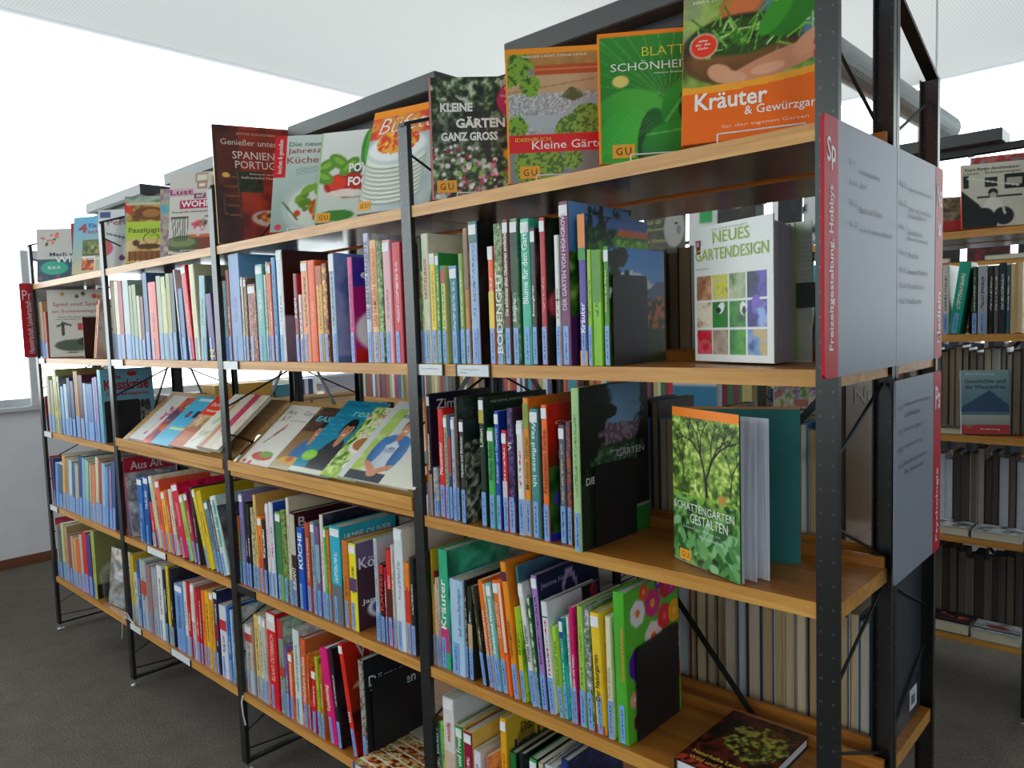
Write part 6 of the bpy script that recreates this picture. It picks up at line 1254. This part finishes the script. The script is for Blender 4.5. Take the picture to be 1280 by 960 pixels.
# ------------------------------------------------------------------ section signs on the near end
def sign_paint():
    m = plain('sign_panel_grey', '#8d94a1', .42, noise=.02); m.node_tree.nodes['Principled BSDF'].inputs['Specular IOR Level'].default_value = .35; return m
def sign_red():
    m = plain('sign_red_film', '#c40f26', .45, noise=.02); m.node_tree.nodes['Principled BSDF'].inputs['Specular IOR Level'].default_value = .25; return m
def sign(label, y0, y1, z0, z1, strip, head, vert, lines, x=.0135, vlab=None):
    """grey panel with a red edge strip facing +x; 'strip' = 'n' near edge or 'f' far edge"""
    sw = .052; th = .004
    s = MB().box(x, x+th, y0+(sw if strip == 'n' else 0), y1-(sw if strip == 'f' else 0), z0, z1).obj('section_sign', sign_paint())
    tag(s, label, 'sign', 'section signs on the near end of the bookshelf')
    a, b_ = (y0, y0+sw) if strip == 'n' else (y1-sw, y1)
    c = .006
    pts = [(a+c, z0), (b_, z0), (b_, z1), (a+c, z1), (a, z1-c), (a, z0+c)] if strip == 'n' else [(a, z0), (b_-c, z0), (b_, z0+c), (b_, z1-c), (b_-c, z1), (a, z1)]
    MB().prism(pts, 0, x-.0008, x+th+.0004).obj('red_strip', sign_red(), s)
    L = Letters(); xo = x+th+.0009
    if head: L.put(head, (xo, a+.009, z1-.075), (0, 1, 0), (0, 0, 1), sw-.019, .046, '#f2e8ea', .018)
    if vert:
        for txt, zc, hh in vert: L.put(txt, (xo, a+sw*.72, zc), (0, 0, 1), (0, -1, 0), hh, sw*.40, '#f2e8ea', .02)
    for txt, yy, zz_, ww, hh in lines: L.put(txt, (xo, yy, zz_), (0, 1, 0), (0, 0, 1), ww, hh, '#50555e', .0)
    L.obj('sign_lettering', s)
    MB().box(.0002, x, y0+.105, y0+.125, z0+.05, z0+.07).box(.0002, x, y1-.06, y1-.04, z0+.05, z0+.07).obj('fixing', BLACK(), s)
    return s
# measured on the end plane
sy0, sy1, sy2 = hit(1028, 300, 0, .015)[1], hit(1119, 300, 0, .015)[1], hit(1176, 330, 0, .015)[1]
zt1, zb1 = hit(1028, 141, 0, .015)[2], hit(1031, 474, 0, .015)[2]
zt3, zb3 = hit(1117, 477, 0, .015)[2], hit(1117, 732, 0, .015)[2]
def ln(txt, u0, v0, u1, hh): 
    a = hit(u0, v0, 0, .0185); b_ = hit(u1, v0, 0, .0185); return (txt, a[1], a[2], b_[1]-a[1], hh)
H_ = .0100
sign('grey sign with near red strip for leisure and hobbies, upper left of the end signs', sy0, sy1-.001, zb1, zt1, 'n', 'Sp', [('Freizeitgestaltung, Hobbys', zb1+.04, .235)],
  [ln('Sp 0', 1061, 206, 1069, H_), ln('Freizeitgestaltung', 1075, 219, 1100, H_), ln('Sp 0.1', 1062, 232, 1071, H_), ln('Spiel', 1075, 236, 1083, H_), ln('Sp 2.2', 1062, 257, 1072, H_), ln('Basteln und Werken', 1075, 266, 1103, H_), ln('Sp 2.3', 1062, 284, 1072, H_), ln('Andere Freizeitbeschäftigungen', 1075, 292, 1116, H_)])
sign('grey sign with far red strip for natural sciences and medicine, upper right', sy1+.001, sy2, zb1, zt1, 'f', 'Na', [('Medizin', zb1+.03, .10), ('g', zt1-.135, .03)],
  [ln('Na 0.1', 1125, 232, 1134, H_), ln('Allgemeine Naturwissensch.', 1136, 240, 1165, H_), ln('Na 0.2', 1125, 256, 1134, H_), ln('Natur- und Umweltschutz', 1136, 264, 1164, H_), ln('Freizeitführer', 1136, 272, 1158, H_), ln('Na 1', 1125, 286, 1133, H_), ln('Geschichte', 1135, 293, 1153, H_), ln('Naturforschung', 1135, 302, 1160, H_), ln('Na 6', 1125, 318, 1133, H_), ln('Medizin', 1135, 322, 1148, H_),
   ln('Na 6.1', 1125, 340, 1133, H_), ln('Innere Medizin', 1135, 343, 1160, H_), ln('Na 6.3', 1125, 360, 1133, H_), ln('Krankheiten', 1135, 361, 1155, H_), ln('Na 7', 1125, 380, 1133, H_), ln('Heilkunde', 1135, 380, 1152, H_)])
sign('lower grey sign with far red strip for psychology, below the other two', sy1+.001, sy2, zb3, zt3, 'f', 'Ps', [('Psychologie', zb3+.02, .15)],
  [ln('Ps 1', 1124, 515, 1129, H_), ln('Gesamtdarstellungen', 1131, 510, 1162, H_), ln('Lehrbücher', 1131, 522, 1151, H_), ln('Ps 2', 1124, 545, 1129, H_), ln('Entwicklungspsych.', 1131, 541, 1155, H_), ln('Ps 3', 1124, 567, 1129, H_), ln('Angewandte Psych.', 1131, 562, 1154, H_), ln('Ps 4', 1124, 588, 1129, H_), ln('Beziehungen, Familie', 1131, 583, 1158, H_), ln('Ehe, Partnerschaft', 1131, 594, 1155, H_)])
# far end sign: its red strip projects in front of the far post, read from this side
za = hit(26, 354, 0, -4.045)[2]; zb = hit(33, 447, 0, -4.045)[2]
ya, yb = hit(24, 360, 0, -4.045)[1], hit(44, 360, 0, -4.045)[1]
s = MB().box(-4.050, -4.046, ya, yb, zb, za).obj('section_sign', plain('sign_red', '#cb1a2c', .28, noise=.02)); tag(s, 'red sign strip projecting before the far left post of the bookshelf', 'sign')
MB().box(-4.050, -4.046, yb, .26, zb, za).obj('grey_panel', plain('sign_panel', '#a9b0bc', .16, noise=.02), s)
MB().box(-4.046, -4.036, .004, .012, zb+.03, zb+.05).obj('fixing', BLACK(), s)
L = Letters(); w = yb-ya; L.put('Pr', (-4.0455, ya+w*.14, za-.085), (0, 1, 0), (0, 0, 1), w*.62, .05, '#f2e8ea', .0); L.put('Hauswirtschaft, Landwirtschaft', (-4.0455, ya+w*.72, zb+.02), (0, 0, 1), (0, -1, 0), .27, w*.42, '#f0dce0', .02)
L.obj('sign_lettering', s)

# ------------------------------------------------------------------ books on the far side of the long bookshelf: pale page edges face us
PAGEC = ['#d8c094', '#ccae7e', '#dcc8a0', '#c4a678', '#ceb68c', '#ccd2dc', '#c8b490', '#dccab0']
COVC = ['#3c2c28', '#7c2c2c', '#2c4c7c', '#8a8c90', '#c8c4b8', '#4c3c34', '#2878b8', '#5c5c54', '#a8a090', '#6c4c2c']
def backrow(li, x0, x1, y, hs, where, grp, ts=(.018, .034), pc=PAGEC, cc=COVC, facing='back', zz=None, seed=1, lab=False, lean=0, dmax=.17, joinit=False):
    r = random.Random(seed); x = x1; i = 0; z = Z[li] if zz is None else zz
    while x > x0:
        t = r.uniform(*ts); h = r.uniform(*hs); d = min(dmax, h*.7); x -= t+.0008
        if x < x0: break
        c = r.choice(cc); p = r.choice(pc)
        if facing == 'back':   # fore-edge towards us: rotated half a turn about z
            M = T((x+t, y+d+r.uniform(0, .012), z+.0004)) @ Rz(math.pi)
        else: M = T((x, y+r.uniform(0, .01), z+.0004)) @ Ry(-math.radians(lean))
        b = book(round(t, 3), round(d, 2), round(h, 2), c, c, M, 'ta', coverkind='plain', page=p)
        if lab: spine_label(b, t, .07)
        if joinit:
            D.objects.remove(b.children[0]); D.objects.remove(b); joined(round(t, 3), round(d, 2), round(h, 2), c, M, p, False); i += 1; continue
        if facing == 'back': lk = ('tall ' if h > .25 else '')+cname(p)+'-paged '+cname(c)+' book'
        else: lk = lookwords(t, h, c)+' book'
        tag(b, '%s, %s from right, %s' % (lk, ORD[min(i, 32)], where), 'book', grp); i += 1
    return x
backrow(3, -.62, -.058, .335, (.235, .27), 'fourth shelf, rear of nearest bay', 'far-side books of the nearest bay, fourth shelf down', seed=4)
backrow(2, -.66, -.14, .335, (.22, .27), 'middle shelf, rear of nearest bay', 'far-side books of the nearest bay, middle shelf', seed=8)
backrow(1, -.56, -.44, .335, (.235, .26), 'second shelf, rear of nearest bay', 'far-side books of the nearest bay, second shelf down', seed=12, cc=['#3c2c28', '#4c3c34', '#2c2420'], pc=['#9c8468', '#a88c6c', '#84705c'], ts=(.03, .04))
for k, (dx, c, p) in enumerate(((0, '#e8e8ea', '#d0d0d4'), (.034, '#8a8c90', '#b8b8b8'), (.064, '#74767c', '#a8a8ac'))):
    b = book(.028, .17, .29-.01*k, c, c, T((-.085-dx, .505, Z[1]+.004)) @ Ry(math.radians(7)) @ Rz(math.pi), 'ta', coverkind='plain', page=p)
    tag(b, ['white', 'light grey', 'dark grey'][k]+' book leaning right behind the white garden-design book', 'book', 'far-side leaning books')
# big tan book and black folder closing the far-side shelves
y_ = .315; x_ = solve_x(1054, y_, 1.2)
b = book(.022, .22, .335, '#5c5048', '#b09470', T((-.098, .335+.215, Z[2]+.0004)) @ Rz(math.pi), 'ta', coverkind='plain', page='#8c8478')
b.matrix_basis = T((-.132, .345, Z[2]+.0004))
L = Letters(); L.put('Nu', (.0228, .05, .275), (0, 1, 0), (0, 0, 1), .12, .035, '#d8ccb4', .0); L.obj('cover_title', b)
tag(b, 'large tan-covered book closing the rear middle shelf behind the end rods', 'book')
b = book(.030, .215, .335, '#2c3038', '#30363f', T((-.052, .325, Z[3]+.0004)), 'ta', coverkind='plain', page='#b8b4a4'); L = Letters()
L.quad((.0308, .135, .02), (0, 1, 0), (0, 0, 1), .05, .045, '#dfe3e8'); L.quad((.0312, .145, .03), (0, 1, 0), (0, 0, 1), .025, .02, '#6c7078'); L.obj('barcode_sticker', b)
tag(b, 'dark slate folder with a white sticker at the rear of the fourth shelf', 'book')

# ------------------------------------------------------------------ second row: books seen at the right edge
yr = 2.016
def right(li, ents, crop, where, zz=None, s=8.0, d=.17, grp=None, y=yr):
    z = Z[li] if zz is None else zz; prev = -9
    for i, (ul, ur, vt, c, o) in enumerate(ents):
        x0 = max(solve_x2(crop[0]+ul/s, y, z), prev+.0006); x1 = solve_x2(crop[0]+ur/s, y, z); t = max(.008, x1-x0); h = solve_z(crop[1]+vt/s, x0, y)-z
        h = min(max(.15, h), .33); prev = x0+t; lean = o.get('lean', 0)
        yq, dq = y+o.get('y', 0), o.get('d', d)
        b = book(t, dq, h, c, o.get('cov', c), T((x0, yq, z+.0004)) if not lean else T((x1-.004, y+.0, z+.0004)) @ Ry(math.radians(lean)) @ T((-t, 0, 0)), 'ta', page=o.get('pg', '#cfc4aa'), coverkind='plain')
        if o.get('back'): b.matrix_basis = T((x0+t, y+d, z+.0004)) @ Rz(math.pi)
        elif o.get('lab', 1): spine_label(b, t, .075, w=.014)
        tag(b, '%s book, %s from left, %s of the second row' % (lookwords(t, h, c), ORD[i], where), 'book', grp)
def solve_x2(u, y, z): return bis(lambda x: pr(x, y, z)[0]-u, -4.6, 1.0)
right(1, [(60, 130, 100, '#8a8c84', {}), (140, 205, 95, '#d8d4cc', {}), (210, 325, 72, '#1f9c84', dict(lean=8, d=.10)), (335, 400, 130, '#2a2a26', dict(lab=0, y=.105, d=.09)), (402, 440, 120, '#3c3c34', dict(lab=0, y=.105, d=.09)), (442, 480, 110, '#34483c', {}), (492, 588, 100, '#b0b4b8', {}), (600, 650, 100, '#1c1c1c', dict(lab=0)), (655, 700, 95, '#5c5c5c', dict(lab=0)), (702, 775, 70, '#242c34', dict(lab=0)), (780, 815, 92, '#2c5c68', dict(lab=0)),
 (820, 860, 80, '#c8ac78', dict(back=1, pg='#d8bc8c')), (864, 940, 60, '#e0c896', dict(back=1, pg='#e4cc9c'))], (1160, 320), 'second shelf', grp='books on the second shelf of the second row')
GR = ['#a89a84', '#988a76', '#b8a68c', '#8c8070', '#c0bcb8']; GC = ['#2c2c2c', '#3c3834', '#4c4844', '#d8d8dc', '#34302c']
xr0 = solve_x2(1150, yr, Z[2]); 
backrow(2, -.46, -.078, yr+.062, (.30, .33), 'middle shelf of the second row', 'far books on the middle shelf, second row', ts=(.016, .026), pc=GR, cc=GC, seed=21, dmax=.135)
backrow(3, -.46, -.078, yr+.105, (.27, .32), 'fourth shelf of the second row', 'far books on the fourth shelf, second row', ts=(.020, .034), pc=['#6c6054', '#a8988c', '#4c443c', '#c4ccd8'], cc=['#1c1c20', '#2c3c5c', '#3c2c28', '#c8ccd4'], seed=22, dmax=.095, joinit=True)
backrow(4, -.46, -.078, yr+.105, (.27, .32), 'bottom shelf of the second row', 'far books on the bottom shelf, second row', ts=(.020, .034), pc=['#5c5048', '#6c5c4c', '#3c3028', '#a8a8ac'], cc=['#1c1818', '#2c2420', '#3c2c28', '#8cb0c8'], seed=23, dmax=.095, joinit=True)
faceout('blue-green mountain book with a red foot, face-out on the second row', Z[2], -.265, 1.985, 24, 6, .155, .235, .02, '#c8ccd0', art_seablue, 44, 60, [('Maria Sonnenberg', .1, .92, .6, .035, '#d8e4e0'), ('Geschichte und', .08, .80, .85, .06, '#1c3440'), ('die Wasserfrau', .08, .71, .85, .06, '#1c3440'), ('Erzählung', .4, .06, .4, .03, '#f0d8d8')], None, group='books displayed on the second row')
faceout('black and white interior-photo book with a red spine, top of the second row', Z[0], -.275, 2.0, 22, 8, .20, .235, .022, '#d8d4c4', art_bw, 56, 66, [('Kurt Roth: Architektur', .06, .89, .86, .05, '#5c5850'), ('Leben · Erinnerungen', .04, .82, .9, .05, '#8c6c4c')], None, spine='#d03428', group='books displayed on the second row')
faceout('dark red-mottled book behind the black and white photo book', Z[0], -.262, 2.07, 18, 5, .21, .268, .015, '#5c3c38', lambda a: a.leaves(['#4c4848', '#8a8484', '#9c3028', '#c05a44', '#8a94b8'], 7), 30, 40, group='books displayed on the second row')
faceout('dim picture book lying behind the red sign strip, top of the second row', Z[0], -.40, 2.05, 30, 25, .15, .15, .015, '#4c4440', lambda a: (a.leaves(['#3c3834', '#7c6c54', '#a89c84'], 9), a.rect(.3, 0, .9, .3, '#b03c3c')), 26, 26, group='books displayed on the second row')
def flat2(label, u0, li, w, h, t, art, c, x):
    M = T((x, 2.0, Z[li]+.0005)) @ Matrix(((0, 1, 0, 0), (0, 0, 1, 0), (1, 0, 0, 0), (0, 0, 0, 1)))
    b = book(t, w, h, c, c, M, 'ta', coverkind='plain', soft=False, page='#d8d0b4'); paint(b, art, t, w, h, 30, 26, 5); tag(b, label, 'book', 'books lying flat on the second row')
flat2('grey photo book lying flat, left on the fourth shelf of the second row', 0, 3, .15, .112, .032, art_mono, '#b8bcc0', -.39)
flat2('white photo book lying flat, right on the fourth shelf of the second row', 0, 3, .155, .112, .030, art_mono, '#c8ccd4', -.232)
flat2('black and red book lying flat, left on the bottom shelf of the second row', 0, 4, .165, .112, .045, art_redblack, '#20222a', -.40)
flat2('grey red-emblem book lying flat, right on the bottom shelf of the second row', 0, 4, .155, .112, .038, art_greyred, '#b0b4b8', -.230)
M = T((-.40, 2.0, Z[2]+.0005)) @ Matrix(((0, 1, 0, 0), (0, 0, 1, 0), (1, 0, 0, 0), (0, 0, 0, 1)))
b = book(.024, .14, .12, '#8c8478', '#7c7468', M, 'ta', page='#d8cca8'); tag(b, 'brown-grey book lying flat, middle shelf of the second row', 'book')
# glimpsed on the third row
for k, (x, c, w) in enumerate(((-.98, '#b02c38', .2), (-.60, '#3c4c64', .28))):
    M = T((x, 4.0, Z[0]+.0005)) @ Matrix(((0, 1, 0, 0), (0, 0, 1, 0), (1, 0, 0, 0), (0, 0, 0, 1)))
    b = book(.03, w, .05, c, c, M, 'ta'); tag(b, ['red book lying on the top board of the third row', 'blue-grey book lying on the top board of the third row'][k], 'book')

for k, (x, c, lab) in enumerate(((-1.29, '#6c4c3c', 'brown'), (-.96, '#3c4450', 'slate'), (-.70, '#8c2c34', 'dark red'), (-.44, '#4c5c6c', 'blue-grey'))):
    faceout('%s book standing face-out on top of the third row' % lab, Z[0], x, 4.06, 4, 5, .22, .29, .014, c, lambda a, c=c: a.leaves([c, '#2c2824', c], 5), 14, 18, group='books on top of the third row')
# covers on top of the second row glimpsed under the near top board
faceout('dark book with a monochrome face, seen under the nearest top board', Z[0], -1.66, 2.02, 10, 4, .21, .27, .015, '#3c3c34', lambda a: (a.leaves(['#34342c', '#4c4c40', '#5c5c3c'], 5), a.ell(.75, .55, .25, .35, '#a8a8a4'), a.ell(.80, .62, .05, .02, '#3c3c3c'), a.ell(.86, .50, .05, .08, '#7c7c78')), 40, 50,
  [('Du sollst', .06, .78, .5, .08, '#a8a468'), ('nur dir', .06, .64, .4, .08, '#a8a468'), ('glauben', .06, .50, .45, .08, '#a8a468'), ('im Himmel', .06, .30, .5, .08, '#a8a468')], None, group='books glimpsed on top of the second row')
faceout('green-topped white book glimpsed on top of the second row', Z[0], -1.42, 2.04, 5, 3, .14, .27, .012, '#e4e6e4', lambda a: (a.c.__setitem__(slice(None), srgb('#e0e2e0')), a.rect(.4, .55, .85, 1, '#1f9c54')), 16, 20, group='books glimpsed on top of the second row')
faceout('dark book with a smiling face glimpsed on top of the second row', Z[0], -1.265, 2.02, 6, 4, .19, .31, .014, '#2c2824', lambda a: (a.leaves(['#1c1a18', '#3c342c'], 4), a.ell(.45, .8, .34, .2, '#3c2c20'), a.ell(.50, .80, .22, .17, '#b98a70'), a.ell(.44, .84, .04, .012, '#2c1c14'), a.ell(.60, .84, .04, .012, '#2c1c14'), a.ell(.54, .72, .08, .015, '#8c4038')), 40, 50, group='books glimpsed on top of the second row')
faceout('black book beside the smiling-face book on top of the second row', Z[0], -.98, 2.02, 5, 4, .10, .30, .014, '#1c2024', lambda a: a.leaves(['#14161a', '#24282c'], 4), 10, 16, group='books glimpsed on top of the second row')
faceout('black and white book at the right of the covers glimpsed on the second row', Z[0], -.87, 2.02, 5, 4, .14, .30, .014, '#d0d4d4', lambda a: (a.leaves(['#e0e2e2', '#c8cccc', '#1c2424'], 5, contrast=2)), 24, 30, group='books glimpsed on top of the second row')

# the many books of the second row seen only as slivers through the gaps: one object
r = random.Random(5); cols = ['#c83c44', '#3c6cac', '#e8e0d0', '#2c2c30', '#d87c3c', '#4ca0b4', '#8c3c5c', '#c8b878', '#e8e8ec', '#4c7c4c', '#6c4c3c', '#a83028']
for li in (1, 2):
    x = -4.02
    while x < -.50:
        t = r.uniform(.014, .034)
        if not any(x < -.027-k and x+t > -.072-k for k in range(6)): joined(t, .17, r.uniform(.20, .31), cols[r.randrange(len(cols))], T((x, 2.02, Z[li]+.0005)), lab=False)
        x += t+.001
for li in (1, 2, 3):
    x = -2.9
    while x < -.08:
        t = r.uniform(.016, .034)
        if not any(x < -.027-k and x+t > -.072-k for k in range(6)): joined(t, .16, r.uniform(.26, .33), ['#2c2c30', '#4c4c4c', '#6c5c4c', '#8c8880', '#3c4c64'][r.randrange(5)], T((x, 4.02, Z[li]+.0005)), lab=False)
        x += t+.001
o = JOIN.obj('distant_books', [plain('distant_cover', c, .45) for c in JC]); tag(o, 'packed small book spines of the farthest bay and of the rows behind', 'books', kind='stuff')
MB_ = faceout('white food book glimpsed above the open woodland-garden book', Z[2], -1.48, 1.975, 6, 0, .22, .27, .012, '#e0dcd4', lambda a: (a.c.__setitem__(slice(None), srgb('#dfe0e0')), a.rect(0, .0, 1, .55, '#4c8cb0')), 20, 20, [('Carolina Food', .05, .66, .85, .12, '#b82c3c', dict(b=.02))], None, group='books glimpsed on the second row')
MB_ = faceout('book with a red title band glimpsed right of the teal board', Z[2], -.98, 1.975, 6, 0, .22, .25, .012, '#7c6c54', lambda a: (a.leaves(['#4c7c3c', '#c8b8a0', '#6c5c8c', '#a8683c'], 7), a.rect(0, .66, 1, .86, '#b82c34')), 26, 26, [('MUNDTOT?!', .08, .70, .84, .11, '#f0e8e8', dict(b=.03))], None, group='books glimpsed on the second row')

# ------------------------------------------------------------------ low cabinet along the window wall with boxes and panels on it
cb = empty('low_cabinet', T((-5.42, .95, 0))); tag(cb, 'low pale cabinet along the window wall, glimpsed between the shelves', 'cabinet')
CM = wood('cabinet_beech', '#a8865c', '#c8a67c', .5, 'Y')
MB().box(0, .34, 0, 2.6, .06, .98).obj('body', CM, cb); MB().box(-.01, .36, -.01, 2.61, .98, 1.005).obj('top', CM, cb); MB().box(.02, .32, .02, 2.58, 0, .06).obj('plinth', BLACK(), cb)
for k in range(4): d_ = MB().box(.3405, .356, .01+.65*k, .64+.65*k, .08, .96).obj('door', CM, cb); MB().box(.356, .37, .55+.65*k, .565+.65*k, .5, .62).obj('handle', plain('zinc', '#b4b8ba', .3, .9), d_)
def thing_box(name, label, cat, x0, x1, y0, y1, z0, z1, col, group=None):
    o = MB().box(x0, x1, y0, y1, z0, z1).obj(name, plain('board_'+name, col, .6)); tag(o, label, cat, group); bevel(o, .002); return o
zc = 1.006
thing_box('storage_box', 'mustard-brown box on the low cabinet by the window', 'box', -5.38, -5.12, 1.46, 1.94, zc, zc+.135, '#a8802c')
thing_box('storage_box', 'teal box on the low cabinet beside the mustard one', 'box', -5.36, -5.14, 1.97, 2.1, zc, zc+.10, '#2c7080')
for k in range(6): thing_box('binder', '%s spine binder in the row on the low cabinet, %s from left' % (['cream', 'white', 'navy', 'pale grey', 'navy', 'white'][k], ORD[k]), 'binder', -5.36, -5.14, 2.12+.04*k, 2.156+.04*k, zc, zc+.13, ['#d8d0b8', '#e4e4e4', '#24407c', '#c8ccd4', '#24407c', '#e4e4e4'][k], 'binders on the low cabinet')
def panel(label, y0, y1, z0, z1):
    o = MB().box(-5.14, -5.132, y0, y1, z0, z1).obj('notice_panel', plain('notice_board', '#a4a8b8', .4)); tag(o, label, 'notice panel', 'grey notice panels on the low cabinet'); L = Letters()
    for k in range(4): L.put('Bücherei Öffnungszeiten Ausleihe Rückgabe', (-5.1312, y0+.03, z1-.03-.022*k), (0, 1, 0), (0, 0, 1), (y1-y0)-.06-.05*(k % 2), .009, '#5c6074', .0)
    L.obj('panel_print', o)
panel('grey notice panel with rows of print standing on the low cabinet', 2.42, 2.78, zc, zc+.14); panel('second grey notice panel, further right on the low cabinet', 2.82, 3.18, zc, zc+.16)
thing_box('storage_box', 'dark red and black box on the low cabinet under the pale gap', 'box', -5.36, -5.14, 1.12, 1.40, zc, zc+.09, '#5c3c34')
